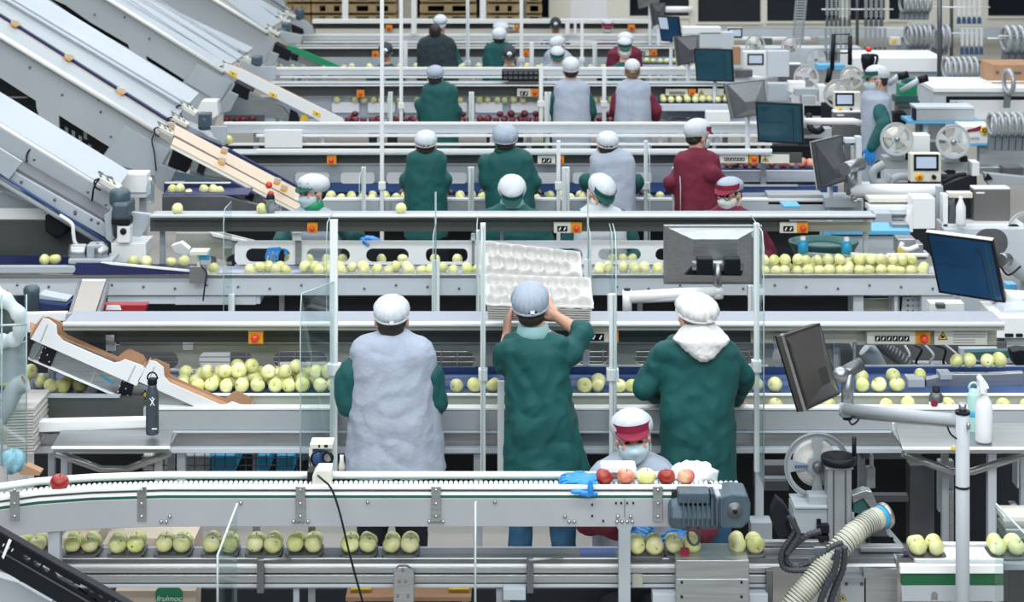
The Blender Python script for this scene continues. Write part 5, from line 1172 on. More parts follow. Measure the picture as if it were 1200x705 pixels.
ppart('box_front', M_cardp, GB, [(135, 692), (229, 692), (229, 760), (135, 760)], 8.35, .3)
g = ppart('green_oval', mat('logo_green', (.01, .30, .14), .5), GB, stadium(182, 688, 214, 708, rr=7), 8.345, .004)
text('logo_text', 'frulmoc', 9.5/S(8.3), M_cardw, g, P(198, 701, 8.34), shear=.25)
for x, lab in ((423, 'left yellow block lying on a plank under the packing conveyor'), (538, 'right yellow block lying on a plank under the packing conveyor')):
    setp(ppart('yellow_block', M_yellow, None, [(x-12, 690), (x+12, 690), (x+12, 699), (x-12, 699)], 8.25, .08, .004), lab, 'block', 'yellow blocks under the packing conveyor')
PK = thing('wooden_plank', 'brown plank under the packing conveyor carrying two yellow blocks', 'plank', tuple(P(480, 701, 8.2)))
ppart('plank', M_card, PK, [(405, 699.3), (552, 699.3), (552, 704), (405, 704)], 8.2, .2); legs(PK, (412, 545), 704, 8.25, 8)
# ---------------------------------------------------------------- screens (monitors)
def monitor_front(label, pts, Ds, scr, ui=(), arm=None, bez=.014, th=.05, top=None):
    """pts: image corners top-left, top-right, bottom-right, bottom-left of the face"""
    w = [P(x, y, d) for (x, y), d in zip(pts, Ds)]; c = sum(w, Vector())/4
    t = thing('monitor', label, 'monitor', tuple(c)); n = (w[1]-w[0]).cross(w[3]-w[0]).normalized()
    if n.y < 0: n = -n
    b = MB(); b.hexa(w, [p+n*th for p in w]); b.build('housing', M_black, t, .004)
    inn = []
    for i in range(4):
        a, bb = (w[(i+1) % 4]-w[i]).normalized(), (w[i-1]-w[i]).normalized(); inn.append(w[i]+a*bez+bb*bez)
    b = MB(); b.hexa([p-n*.002 for p in inn], [p+n*.002 for p in inn]); s = b.build('screen', scr, t)
    def uv(u, v): return (inn[0]*(1-u)+inn[1]*u)*(1-v)+(inn[3]*(1-u)+inn[2]*u)*v
    for u0, v0, u1, v1, m in ui:
        q = [uv(u0, v0), uv(u1, v0), uv(u1, v1), uv(u0, v1)]; b = MB(); b.hexa([p-n*.004 for p in q], [p-n*.002 for p in q]); b.build('screen_line', m, s)
    if top: b = MB(); b.hexa([w[0]-n*.001, w[1]-n*.001, w[1]+n*th, w[0]+n*th], [p+Vector((0, 0, .004)) for p in (w[0]-n*.001, w[1]-n*.001, w[1]+n*th, w[0]+n*th)]); b.build('top_edge', M_ivory, t)
    if not arm and c.y > 12 or c.y > 17: b = MB(); b.tube([c+n*.08, Vector((c.x, c.y+.08, 0))], .022, 10); b.build('stand_pole', M_white, t)
    if arm:
        b = MB(); b.tube([P(x, y, d) for x, y, d in arm], .028, 12); b.build('arm', M_bright, t)
    return t
def monitor_back(label, pts, Ds, m, apex, ad, mount=None, th=.035, rim=None):
    """seen from behind: thin slab with a pyramid-shaped back; apex image point stands ad metres nearer"""
    w = [P(x, y, d) for (x, y), d in zip(pts, Ds)]; c = sum(w, Vector())/4
    t = thing('monitor', label, 'monitor', tuple(c)); n = (w[1]-w[0]).cross(w[3]-w[0]).normalized()
    if n.y < 0: n = -n
    b = MB(); b.hexa(w, [p+n*th for p in w]); b.build('housing', m, t, .003)
    b = MB(); b.hexa([p+n*th for p in w], [p+n*(th+.006) for p in w]); b.build('bezel', rim or M_black, t)
    if c.y > 13: b = MB(); b.tube([c+Vector((0, .05, 0)), Vector((c.x, c.y+.05, 0))], .022, 10); b.build('stand_pole', M_white, t)
    a = P(apex[0], apex[1], c.y-ad); s_ = apex[2]
    mid = [a+(p-c)*s_ for p in w]; base = [c+(p-c)*.93-n*.001 for p in w]
    b = MB(); b.add(base+mid, [(0, 1, 5, 4), (1, 2, 6, 5), (2, 3, 7, 6), (3, 0, 4, 7), (4, 5, 6, 7)]); b.build('back_cover', m, t)
    return t
LN = [(.03, .48, .55, .50, M_ui), (.80, .05, .82, .97, M_ui), (.90, .05, .915, .97, mat('screen_green_line', (.03, .09, .05), .4)), (.72, .12, .78, .2, M_ui), (.05, .08, .3, .10, M_ui), (.05, .14, .25, .16, M_ui)]
def pipe(root, name, pts, r, m, D=None, sm=True, seg=12):
    b = MB(); q = [P(*p) for p in pts] if D is None else [P(x, y, D) for x, y in pts]
    b.tube(curvepts(q) if sm and len(q) > 2 else q, r, seg); return b.build(name, m, root)
monitor_front('largest blue monitor, tilted, at the right edge above the orange stop button panel', [(1085, 272), (1163, 282), (1178, 355), (1100, 343)], (11.0, 10.85, 10.85, 11.0), M_screen, LN, top=1)
t = thing('monitor_stand', 'white tubular arm behind the largest blue monitor at the right edge', 'arm', tuple(P(1185, 310, 11.2)))
pipe(t, 'ball_joint', [(1172, 305, 11.0), (1180, 304, 11.1)], .04, M_steel); pipe(t, 'arm_tube', [(1176, 304, 11.1), (1192, 316, 11.2), (1225, 335, 11.3)], .045, M_elev)
pipe(t, 'lower_tube', [(1176, 347, 10.95), (1225, 350, 11)], .04, M_bright); pipe(t, 'cable', [(1172, 312, 10.9), (1182, 322, 10.9), (1196, 312, 10.95)], .006, M_black)
b = MB(); b.R(1166, 352, 1174, 362, 10.9, .06); b.build('clamp', M_dsteel, t)
monitor_front('blue-teal monitor facing the camera beside the burgundy coat', [(885, 119), (940, 122), (942, 169), (888, 166)], (15.6, 15.5, 15.5, 15.6), M_screen2, LN, arm=[(942, 142, 15.7), (1000, 142, 15.75), (1008, 144, 15.8)])
monitor_front('dark teal monitor on the right of the fourth row, above the pale apples', [(813, 57), (858, 58), (860, 96), (816, 95)], (19.2, 19.1, 19.1, 19.2), M_screen2, LN, arm=[(858, 90, 19.3), (905, 93, 19.4)])
monitor_front('small blue monitor tilted near the back wall, right of the burgundy coat', [(770, 19), (795, 20), (799, 50), (775, 48)], (23.3, 23.2, 23.2, 23.3), M_screen, [(.0, .0, .45, .5, M_lcd)], arm=[(797, 36, 23.4), (828, 35, 23.5)])
monitor_back('monitor seen from behind, grey pyramid back, on an arm above the nearest belt', [(778, 264), (893, 264), (893, 333), (778, 333)], (11.3,)*4, M_steel, (838, 296, .45), .14)
t = thing('monitor_stand', 'white arm with black clamp holding the monitor with the grey pyramid back', 'arm', tuple(P(840, 340, 11.1)))
b = MB(); b.R(817, 303, 836, 322, 11.0, .08); b.build('clamp_block', M_black, t, .006); b = MB(); b.R(849, 303, 868, 322, 11.0, .08); b.build('clamp_block', M_black, t, .006)
ppart('mount_bar', M_black, t, [(803, 322), (812, 312), (872, 312), (869, 323)], 11.08, .04)
pipe(t, 'joint', [(811, 311, 11.07), (871, 311, 11.07)], .030, M_steel); pipe(t, 'upright', [(841, 308, 11.05), (841, 340, 11.05)], .024, M_steel)
pipe(t, 'arm_tube', [(737, 348, 11.0), (845, 341, 11.05)], .034, M_bright, sm=False); pipe(t, 'lower_tube', [(742, 353, 11.0), (810, 350, 11.0)], .012, M_elev, sm=False); pipe(t, 'elbow', [(841, 338, 11.05), (841, 349, 11.05)], .034, M_bright)
pipe(t, 'post', [(735, 340, 11.0), (735, 366, 11.0)], .028, M_bright, sm=False); pipe(t, 'post_cap', [(735, 338, 11.0), (735, 341, 11.0)], .02, M_black, sm=False)
pipe(t, 'rail_tube', [(876, 342, 11.1), (888, 342, 11.1)], .035, M_bright, sm=False); legs(t, (735,), 360, 11.0, 8)
# tilted monitor seen from behind in the foreground
t = monitor_back('tilted monitor seen from behind with brown-grey metal back, right foreground', [(917, 393), (961, 378), (985, 462), (943, 482)], (8.55, 8.85, 8.85, 8.55), mat('bronze_grey_metal', (.13, .12, .115), .3, .8, .1, 3), (966, 440, .22), .16)
ppart('side_edge', M_steel, t, [(915.5, 393), (918.5, 392), (945, 481), (942, 482.5)], 8.54, .03)
t = thing('monitor_stand', 'grey monitor arm on a tall round post, right foreground', 'arm', tuple(P(1128, 705, 7.9)))
pipe(t, 'ball_joint', [(984, 439, 8.45), (988, 438, 8.45)], .036, M_steel, sm=False); pipe(t, 'swivel', [(988, 437, 8.46), (1009, 426, 8.5)], .03, M_dsteel, sm=False)
b = MB(); b.ell(P(985, 439, 8.42), (.036, .036, .036)); b.build('joint_ball', M_steel, t)
pipe(t, 'upright', [(993, 430, 8.47), (993, 484, 8.45)], .028, M_steel, sm=False); pipe(t, 'elbow', [(991, 473, 8.42), (991, 487, 8.42)], .029, M_elev2, sm=False)
pipe(t, 'elbow_cap', [(993, 486, 8.42), (993, 491, 8.42)], .022, M_black, sm=False)
pipe(t, 'arm_tube', [(990, 479, 8.4), (1128, 492, 7.9)], .024, M_elev2, sm=False, seg=20); pipe(t, 'lower_rod', [(1000, 488, 8.42), (1122, 499, 7.95)], .009, M_elev2, sm=False)
b = MB(); b.tube([P(1128, 482, 7.9), Vector((X(1128, 7.9), 7.9, 0))], .029, 24); b.build('round_post', M_elev2, t)
pipe(t, 'post_collar', [(1128, 481, 7.9), (1128, 484.5, 7.9)], .031, M_black, sm=False, seg=20); pipe(t, 'post_cap', [(1128, 472, 7.9), (1128, 482, 7.9)], .016, M_steel, sm=False)
pipe(t, 'cable_tie', [(1128, 568.5, 7.9), (1128, 571, 7.9)], .0315, M_black, sm=False, seg=20); pipe(t, 'latch', [(1135, 495, 7.87), (1135, 502, 7.87)], .008, M_steel, sm=False)
pipe(t, 'cable', [(994, 490, 8.4), (998, 497, 8.38), (1004, 494, 8.38), (1008, 488, 8.4)], .004, M_black); pipe(t, 'cable', [(1110, 499, 7.87), (1114, 508, 7.86), (1121, 514, 7.86)], .004, M_black)
# other monitor backs
monitor_back('narrow monitor seen from behind, steel back, left of the technician', [(954, 166), (987, 158), (992, 212), (962, 222)], (14.5, 14.8, 14.8, 14.5), M_dsteel, (981, 203, .2), .18, rim=M_ivory)
t = thing('monitor_stand', 'steel joint and white post left of the control panel with the yellow button', 'arm', tuple(P(1000, 200, 14.6)))
pipe(t, 'ball_joint', [(990, 198, 14.3), (1000, 194, 14.4), (1009, 192, 14.5)], .05, M_steel, sm=False); pipe(t, 'upright', [(998, 196, 14.5), (998, 228, 14.5)], .045, M_steel, sm=False)
b = MB(); b.R(1003, 160, 1010, 222, 14.6, .08); b.build('post', M_white, t, .005); b = MB(); b.R(990, 162, 1008, 168, 14.62, .08); b.build('beam', M_white, t, .005)
pipe(t, 'arm_tube', [(998, 223, 14.5), (1103, 223, 14.3)], .05, M_bright, sm=False, seg=16); pipe(t, 'lower_tube', [(1003, 229, 14.5), (1088, 229, 14.4)], .02, M_elev, sm=False)
b = MB(); b.R(1097, 218, 1105.5, 270, 14.25, .08); b.build('right_post', M_elev, t, .005); b = MB(); b.R(1096, 269, 1106, 272, 14.24, .1); b.build('post_foot', M_dsteel, t); legs(t, (1101,), 272, 14.28, 9); pipe(t, 'hook', [(997, 228, 14.4), (1000, 236, 14.4), (1006, 234, 14.4)], .008, M_steel)
monitor_back('monitor seen from behind with a tan steel back, right of the teal monitor row', [(851, 98), (896, 93), (900, 134), (860, 139)], (17.0, 17.3, 17.3, 17.0), M_steel, (880, 124, .25), .15)
monitor_back('dark grey monitor seen from behind, above the dark teal monitor', [(792, 43), (818, 41), (821, 72), (796, 77)], (21.0, 21.3, 21.3, 21.0), M_dsteel, (812, 62, .25), .15, rim=M_ivory)
monitor_back('narrow dark monitor back at the top, near the back wall windows', [(763, 4), (780, 3), (778, 24), (767, 31)], (25.0, 25.3, 25.3, 25.0), M_dsteel, (772, 16, .25), .15, rim=M_ivory)
monitor_back('pale monitor back cut by the top edge of the picture', [(747, -20), (778, -20), (772, 4), (750, 10)], (27.0, 27.3, 27.3, 27.0), M_steel, (764, -5, .3), .15)
t = thing('monitor_stand', 'white arm and bollard before the back wall windows', 'arm', tuple(P(812, 20, 27)))
pipe(t, 'arm_tube', [(780, 11, 27), (811, 11, 27)], .045, M_bright, sm=False); b = MB(); b.R(808, -20, 815, 40, 27.1, .1); b.build('post', M_cream, t)

# ---------------------------------------------------------------- labelling machines on the right
def reel(parent_label, cx, cy, r, D, spokes=4, m=M_reel, fill=None, base=None, group='label reels on the labelling machines', a0=.0, wid=.24):
    k = 1/S(D); R_ = r*k; t = thing('label_reel', parent_label, 'reel', tuple(P(cx, cy, D)), group)
    holes = []
    for i in range(spokes):
        a1 = a0+2*PI*i/spokes+wid; a2 = a0+2*PI*(i+1)/spokes-wid; n = 7
        holes.append([(cx+r*.84*math.cos(a1+(a2-a1)*j/n), cy+r*.84*math.sin(a1+(a2-a1)*j/n)) for j in range(n+1)]+[(cx+r*.30*math.cos(a2-(a2-a1)*j/n), cy+r*.30*math.sin(a2-(a2-a1)*j/n)) for j in range(n+1)])
    plate('front_flange', circ(cx, cy, r, 40), holes, D, .012, m, t)
    plate('rear_flange', circ(cx, cy, r, 40), holes, D+.10, .012, m, t)
    b = MB(); b.lathe([(R_*.97, -.004), (R_, -.008), (R_, .004), (R_*.93, .004), (R_*.93, -.004)], P(cx, cy, D), (0, 1, 0), 40); b.build('rim', m, t)
    b = MB(); b.lathe([(0, -.03), (R_*.14, -.03), (R_*.16, -.02), (R_*.16, .12), (0, .12)], P(cx, cy, D), (0, 1, 0), 18); b.build('hub', M_steel if D > 9 else M_dsteel, t)
    if fill: b = MB(); b.lathe([(R_*.2, .02), (R_*.66, .02), (R_*.66, .09), (R_*.2, .09)], P(cx, cy, D), (0, 1, 0), 32); b.build('label_roll', fill, t)
    return t
M_pink = mat('pale_pink_labels', (.62, .52, .56), .6)
for a in (('small pale label reel beside the little screen near the back wall', 885, 52, 11.5, 21, M_ivory), ('pale label reel with open spokes below the back wall', 910, 69, 12.5, 20.5, None), ('pinkish label reel standing highest, below the back wall', 927, 54, 11.5, 21.5, M_pink),
          ('open spoked reel above the light blue strip', 956, 69, 12, 20, None), ('label reel with pink roll beside the grey box, left of the technician', 945, 91, 15, 18.6, M_pink), ('pale reel directly left of the technician’s cap', 998, 91, 13.5, 18.2, M_ivory), ('large open reel behind the small screen left of the technician', 982, 110, 17, 17.6, M_ivory),
          ('large round reel right of the technician’s gloved hand', 1051, 163, 19.5, 15.3, M_ivory), ('large spoked reel above the screen panel with yellow button', 1117, 166, 20, 15.2, None), ('clear reel cut by the right edge beside the steel box', 1203, 271, 23, 14.0, None)):
    reel(*a[:5], fill=a[5], a0=.4 if a[1] % 2 else 0)
def hmi(label, body, scr, D, dep=.10, bm=M_ivory, button=None, knob=None):
    t = thing('control_console', label, 'control panel', tuple(P((body[0]+body[2])/2, body[3], D)))
    b = MB(); b.R(*body, D, dep); b.build('panel_body', bm, t, .006)
    b = MB(); b.R(*scr, D-.008, .01); f = b.build('screen_bezel', M_black, t); q = (scr[2]-scr[0])*.1
    b = MB(); b.R(scr[0]+q, scr[1]+q, scr[2]-q, scr[3]-q, D-.011, .004); s = b.build('screen', M_lcd, t)
    if button:
        c = P(button[0], button[1], D); r = button[2]/S(D); b = MB(); b.lathe([(0, -.012), (r, -.012), (r, 0)], c, (0, 1, 0), 16); k = b.build('button_ring', M_yellow, t)
        b = MB(); b.lathe([(0, -.03), (r*.4, -.03), (r*.45, -.012)], c, (0, 1, 0), 12); b.build('button', M_red, k)
    if knob: b = MB(); b.lathe([(0, -.03), (knob[2]/S(D), -.03), (knob[2]/S(D), 0)], P(knob[0], knob[1], D), (0, 1, 0), 12); b.build('knob', M_black, t)
    return t
hmi('control panel with a pale screen and yellow button, right, above the white pipe', (1067, 180, 1103, 213), (1071, 181, 1100, 200), 15.0, button=(1077, 207, 5), knob=(1094, 207, 2.5))
hmi('small control panel with pale screen left of the technician', (978, 108, 1009, 131), (979, 109, 1001, 124), 17.0, button=(984, 128, 2.8), knob=(997, 128, 1.6))
hmi('small control panel with pale screen between two reels, below the back wall', (871, 60, 900, 92), (876, 63, 895, 76), 20.2, bm=M_bright)
hmi('smallest pale screen by the back wall, above a yellow button', (853, 33, 870, 46), (853, 33, 870, 44), 23.0, button=(857, 49, 3.2))
def cab(name, label, cat, D, parts_):
    t = thing(name, label, cat, tuple(P(parts_[0][2][0][0], parts_[0][2][0][3], D)))
    for nm, m, rects, *dd in parts_:
        for r in rects:
            b = MB(); b.R(*r, D+(dd[0] if dd else 0), dd[1] if len(dd) > 1 else .12); b.build(nm, m, t, .004)
    return t
M_gbox = mat('grey_steel_box', (.20, .195, .19), .4, .5, .06, 4)
cab('steel_box', 'square dark-grey steel box on a post, right, with a small white label', 'box', 14.1, [('box_body', M_gbox, [(1141, 222, 1184, 260)]), ('box_lid_edge', M_bright, [(1141, 220, 1184, 222)]), ('label', M_bright, [(1144, 225, 1154, 227)], -.004, .004), ('post', M_steel, [(1158, 260, 1163, 290)], .04, .05)])
cab('steel_box', 'square grey steel box in front of the technician, under the small screen', 'box', 16.9, [('box_body', M_gbox, [(977, 132, 1010, 160)]), ('stand', M_steel, [(990, 160, 997, 325)], .04, .05), ('box_lid_edge', M_bright, [(977, 130.5, 1010, 132)]), ('label', M_bright, [(981, 134, 989, 136)], -.004, .004)])
cab('steel_box', 'small grey steel box between reels, below the back wall', 'box', 19.5, [('box_body', M_gbox, [(913, 76, 939, 101)]), ('box_lid_edge', M_bright, [(913, 74.5, 939, 76)]), ('label', M_bright, [(916, 78, 922, 80)], -.004, .004), ('foot', M_steel, [(923, 101, 928, 108)])])
# machine bodies and shelves filling the right side
def mach(label, D, items, name='labelling_machine', cat='machine', leg=None):
    r0 = items[0][1]; t = thing(name, label, cat, tuple(P(r0[0], r0[3], D) if isinstance(r0[0], (int, float)) else P(r0[0][0], r0[0][1], D)))
    mm = dict(w=M_white, b=M_bright, g=M_grey, e=M_elev, s=M_steel, d=M_dark, k=M_black, n=M_navy, l=M_lblue, t=M_teal, o=M_olive, D=M_dsteel, c=M_card, i=M_ivory, G=M_bgreen, y=M_yellow, E=M_elev2, m=M_motor, B=M_blueb)
    nm = dict(w='housing', b='white_cover', g='grey_bracket', e='side_panel', s='steel_plate', d='recess_shade', k='black_block', n='navy_part', l='blue_edge', t='teal_part', o='olive_panel', D='dark_plate', c='brown_part', i='ivory_plate', G='green_part', y='yellow_label', E='grey_panel', m='motor', B='blue_cap')  # recess parts are near-black slabs painting the shade of gaps
    for it in items:
        c, r = it[0], it[1]; dd = it[2] if len(it) > 2 else 0; dep = it[3] if len(it) > 3 else .15
        if isinstance(r[0], (int, float)): b = MB(); b.R(*r, D+dd, dep)
        else: b = MB(); b.poly(r, D+dd, dep)
        b.build(nm[c], mm[c], t, .004)
    if leg: legs(t, leg, 470, D+.1, 8)
    return t
mach('large white cabinet with dark-framed front and lettering, right side', 18.0, [('w', (1094, 106, 1215, 145), 0, .8), ('b', (1094, 103, 1215, 108), -.05, .9), ('k', (1109, 113, 1215, 117), -.01, .02), ('k', (1109, 116, 1113, 128), -.01, .02), ('b', (1113, 117, 1215, 140), -.005, .01)], 'cabinet', 'cabinet')
kt = text('cabinet_lettering', 'KTV', 7/S(18), M_dsteel, bpy.data.objects['cabinet'], P(1120, 122, 17.98))
mach('white packing table top behind the technician, with stacked pale boards', 19.5, [('b', (1000, 68, 1108, 84), 0, .8), ('w', (1040, 84, 1150, 112), .1, .8), ('l', (1090, 93, 1165, 95.5), -.02, .05), ('w', (1094, 95, 1160, 106), -.02, .3), ('g', (1138, 75, 1160, 88), -.1, .1), ('k', (1142, 72, 1158, 75), -.1, .1)], 'packing_table', 'table')
mach('brown cardboard box on the white cabinet at the right edge', 18.3, [('c', (1164, 76, 1215, 104), 0, .5), ('D', (1167, 83, 1171, 87), -.005, .01), ('D', (1182, 84, 1197, 87), -.005, .01)], 'cardboard_box', 'box')
mach('long grey trunking box with blue strip under it, right of the technician', 16.3, [('E', (1073, 128, 1142, 141), 0, .2), ('w', (1073, 125, 1142, 128), -.01, .25), ('l', (1064, 141, 1150, 145), .0, .3), ('k', (1071, 127, 1074, 141), -.01, .1), ('s', (1075, 145, 1108, 168), .2, .1), ('w', (1082, 145, 1088, 160), .1, .05)], 'trunking_box', 'box')
t = mach('white printed carton with red mark and yellow flower, beside the hanging rings at right', 16.0, [('b', (1128, 148, 1163, 168), 0, .3), ('l', (1128, 168, 1160, 171), -.01, .3)], 'printed_carton', 'box')
ppart('red_mark', M_visor, t, [(1134, 152), (1143, 150), (1150, 147), (1149, 153), (1140, 154), (1133, 155)], 15.99, .008)
b = MB()
for j in range(6): b.lathe([(0, -.006), (.017, -.006), (.017, 0)], P(1154+3.2*math.cos(j*PI/3), 153+3.2*math.sin(j*PI/3), 15.99), (0, 1, 0), 10)
b.lathe([(0, -.006), (.02, -.006), (.02, 0)], P(1154, 153, 15.99), (0, 1, 0), 10); b.build('yellow_flower', M_yellow, t); text('carton_text', 'valdo', 5.5/S(16), M_motor, t, P(1142, 162, 15.98))
mach('labelling machine body under the two large reels, right', 15.45, [('E', (1036, 184, 1070, 198)), ('E', (1104, 186, 1135, 200)), ('b', (1070, 158, 1090, 181), .1), ('D', (1088, 166, 1100, 180), .12), ('g', (1044, 178, 1060, 188), -.05), ('g', (1108, 182, 1126, 190), -.05), ('k', (1062, 180, 1068, 188), -.1, .05), ('k', (1126, 183, 1134, 190), -.1, .05), ('b', (1139, 190, 1148, 206), -.1), ('w', (1036, 198, 1064, 214), 0), ('k', (1110, 200, 1120, 204), -.05), ('D', [(1103, 214), (1130, 203), (1138, 205), (1104, 218)], -.05, .05), ('g', [(1154, 203), (1205, 208), (1205, 216), (1160, 218), (1156, 212)], -.1, .1), ('k', [(1158, 203), (1164, 210), (1154, 212)], -.12, .05), ('s', (1148, 196, 1205, 203), .2), ('D', (1176, 196, 1200, 206), .1), ('d', (1036, 206, 1145, 300), .7, .1), ('w', (1012, 216, 1050, 222), .1), ('E', (1148, 172, 1205, 200), .6, .1)])
pipe(bpy.data.objects['labelling_machine'], 'grey_hose', [(1036, 192, 15.2), (1024, 200, 15.2), (1024, 212, 15.2), (1036, 214, 15.2), (1044, 206, 15.2)], .035, M_grey); pipe(bpy.data.objects['labelling_machine'], 'grey_hose', [(1042, 214, 15.2), (1052, 207, 15.2), (1066, 207, 15.2)], .03, M_grey)
pipe(bpy.data.objects['labelling_machine'], 'black_hose', [(1104, 214, 15.1), (1120, 206, 15.1), (1132, 204, 15.1)], .018, M_black)
mach('labelling machine body left of the technician, with pale blocks', 18.0, [('b', (925, 96, 944, 108), 0), ('w', (900, 60, 925, 90), 1.2), ('b', (930, 108, 962, 150), .3), ('g', (932, 104, 958, 112), -.1), ('E', (940, 112, 956, 122), -.15), ('k', (943, 124, 962, 136), .1, .05), ('b', (960, 100, 968, 120), -.1), ('w', (940, 150, 975, 162), -.1), ('D', (942, 150, 952, 158), -.3, .1), ('e', (900, 98, 925, 118), .5), ('b', (860, 92, 905, 112), 1.4), ('D', (862, 82, 882, 90), 1.2, .1), ('d', (935, 118, 1005, 170), .6, .1), ('l', (958, 76, 990, 82), 1.5, .2), ('D', (1000, 150, 1010, 162), .1), ('c', (860, 55, 868, 76), 2.0, .1), ('w', (820, 38, 860, 56), 4, .2), ('b', (800, 32, 845, 40), 4, .2), ('b', (850, 44, 950, 47), 5.5, .1), ('w', (845, 56, 1010, 80), 4.0, .3), ('E', (960, 44, 975, 52), 5, .2), ('D', (888, 45, 905, 56), 5, .1)], leg=(935, 995))
pipe(bpy.data.objects['labelling_machine.001'], 'black_hose', [(948, 134, 17.6), (950, 150, 17.5), (958, 154, 17.5), (965, 150, 17.5)], .03, M_black)
t = mach('white shelving with folded sheets below the white pipe, right', 13.9, [('b', (1070, 232, 1096, 268), 0, .2), ('b', [(1070, 240), (1070, 272), (1056, 272)], 0, .1), ('i', (1018, 232, 1068, 237), .2), ('b', (1018, 241, 1070, 247), .15), ('w', (1020, 250, 1066, 262), .1), ('g', (1045, 250, 1066, 252), .05), ('g', (1045, 256, 1066, 257.5), .05), ('e', (1025, 250, 1045, 268), 0), ('k', (1028, 263, 1044, 267), -.02, .02), ('d', (1106, 226, 1145, 264), .3, .1), ('b', (1105, 228, 1111, 270), .1, .1), ('i', (1112, 226, 1140, 232), .15, .1), ('D', [(1113, 240), (1119, 232), (1120, 262), (1112, 262)], .1, .1), ('b', (1104, 262, 1200, 300), .1, .2), ('w', (1106, 268, 1205, 320), .0, .1), ('d', (1010, 262, 1050, 270), .2, .02)], 'sheet_shelf', 'shelf')
mach('white long housing with light blue edge behind the teal tub, right', 13.3, [('w', (966, 276, 1067, 298), .05, .2), ('l', (965, 270, 1067, 275), 0, .3), ('l', (965, 270, 974, 276), -.03, .1), ('l', (1044, 263, 1066, 271), .3, .1), ('e', (967, 232, 1005, 243), 1.3, .2), ('E', (900, 228, 965, 240), 1.4, .2), ('s', (1045, 262, 1065, 268), .1, .1), ('l', (918, 241, 938, 244), .9, .2), ('g', (1052, 298, 1090, 304), 0), ('i', [(998, 297), (1042, 300), (1042, 305), (998, 303)], -.9, .05), ('i', (1040, 298, 1088, 301), -.85, .05), ('s', (1052, 280, 1073, 298), -.6, .15), ('s', (1068, 286, 1082, 298), -.5, .15), ('y', (1052, 290, 1065, 298), -.62, .02), ('D', (1052, 298, 1086, 304), -.5, .1)], 'conveyor_housing', 'conveyor', leg=(1000, 1060))
pipe(bpy.data.objects['conveyor_housing'], 'white_cable', [(1058, 284, 12.6), (1056, 289, 12.6), (1064, 292, 12.6), (1076, 288, 12.6)], .015, M_bright)
t = thing('round_tub', 'dark teal oval tub right of the second shelf, behind the piled apples', 'tub', tuple(P(965, 300, 12.95)))
b = MB(); c = P(965, 292, 12.95); k = 1/S(12.95); b.lathe([(0, -.05), (33*k, -.05), (38*k, .02), (41*k, .045), (41*k, .06), (38*k, .06), (36*k, .03), (0, .02)], c, (0, 0, 1), 32); b.v = [Vector((v.x, c.y+(v.y-c.y)*.8, v.z)) for v in b.v]; b.build('tub_body', M_teal, t)
b = MB(); b.lathe([(20*k, .03), (22*k, .045), (24*k, .03)], c, (0, 0, 1), 24); b.build('inner_ring', M_vgreen, t)
ppart('tub_bracket', M_grey, t, [(940, 296), (1002, 300), (1002, 304), (940, 300)], 12.6, .03)
for x, y, l in ((941, 290, 'left blue-capped sensor on the bar before the teal tub'), (992, 291, 'right blue-capped sensor on the bar before the teal tub')):
    s_ = thing('sensor_bottle', l, 'sensor', tuple(P(x, y+8, 12.5)), 'blue sensors before the teal tub'); b = MB(); b.lathe([(0, 0), (.035, 0), (.035, .07), (.018, .085), (0, .085)], P(x, y+6, 12.5), (0, 0, 1), 14); b.build('sensor_body', M_blueb, s_)
    b = MB(); b.lathe([(.018, .08), (.02, .11), (0, .115)], P(x, y+6, 12.5), (0, 0, 1), 10); b.build('cap', M_bright, s_)
t = thing('water_bottle', 'clear plastic bottle standing between white posts, right', 'bottle', tuple(P(1126, 264, 13.9)))
b = MB(); k = 1/S(13.9); b.lathe([(0, 0), (5.5*k, 0), (5.8*k, 3*k), (5.6*k, 22*k), (3*k, 28*k), (2*k, 31*k), (0, 31*k)], P(1126, 264, 13.9), (0, 0, 1), 18); b.build('bottle_body', M_spray, t)
b = MB(); b.lathe([(2.3*k, 31*k), (2.3*k, 34*k), (0, 34*k)], P(1126, 264, 13.9), (0, 0, 1), 12); b.build('bottle_cap', M_bright, t)
t = thing('water_bottle', 'clear plastic bottle beside the white cover box, left', 'bottle', tuple(P(176, 238, 13.2)))
k = 1/S(13.2); b = MB(); b.lathe([(0, 0), (5*k, 0), (5.3*k, 3*k), (5*k, 18*k), (2.5*k, 24*k), (1.8*k, 27*k), (0, 27*k)], P(176, 238, 13.2), (0, 0, 1), 18); b.build('bottle_body', M_bottleclear, t)
b = MB(); b.lathe([(2*k, 27*k), (2*k, 30*k), (0, 30*k)], P(176, 238, 13.2), (0, 0, 1), 12); b.build('bottle_cap', M_bright, t)
mach('white machine housing with black slots at the right edge under the largest monitor', 10.6, [('b', (1168, 372, 1215, 396), 0, .4), ('w', [(1170, 372), (1178, 362), (1215, 362), (1215, 372)], .1, .3), ('k', (1178, 391, 1188, 395), -.01, .02), ('k', (1191, 391, 1199, 395), -.01, .02), ('D', [(1176, 362), (1200, 352), (1215, 356), (1215, 364)], .3, .1), ('e', (1160, 396, 1215, 404), .05, .3), ('l', (1180, 333, 1192, 341), .8, .1), ('g', (1196, 320, 1215, 340), .7, .1), ('b', (1090, 355, 1130, 366), 1.2, .1), ('D', (1098, 356, 1108, 362), 1.1, .05), ('e', (1125, 345, 1168, 366), 1.5, .1)], 'machine_housing', 'machine', leg=(1190,))
ppart('round_ring_guard', M_dsteel, bpy.data.objects['sheet_shelf'], stadium(1142, 268, 1181, 300, rr=15), 13.6, .01)
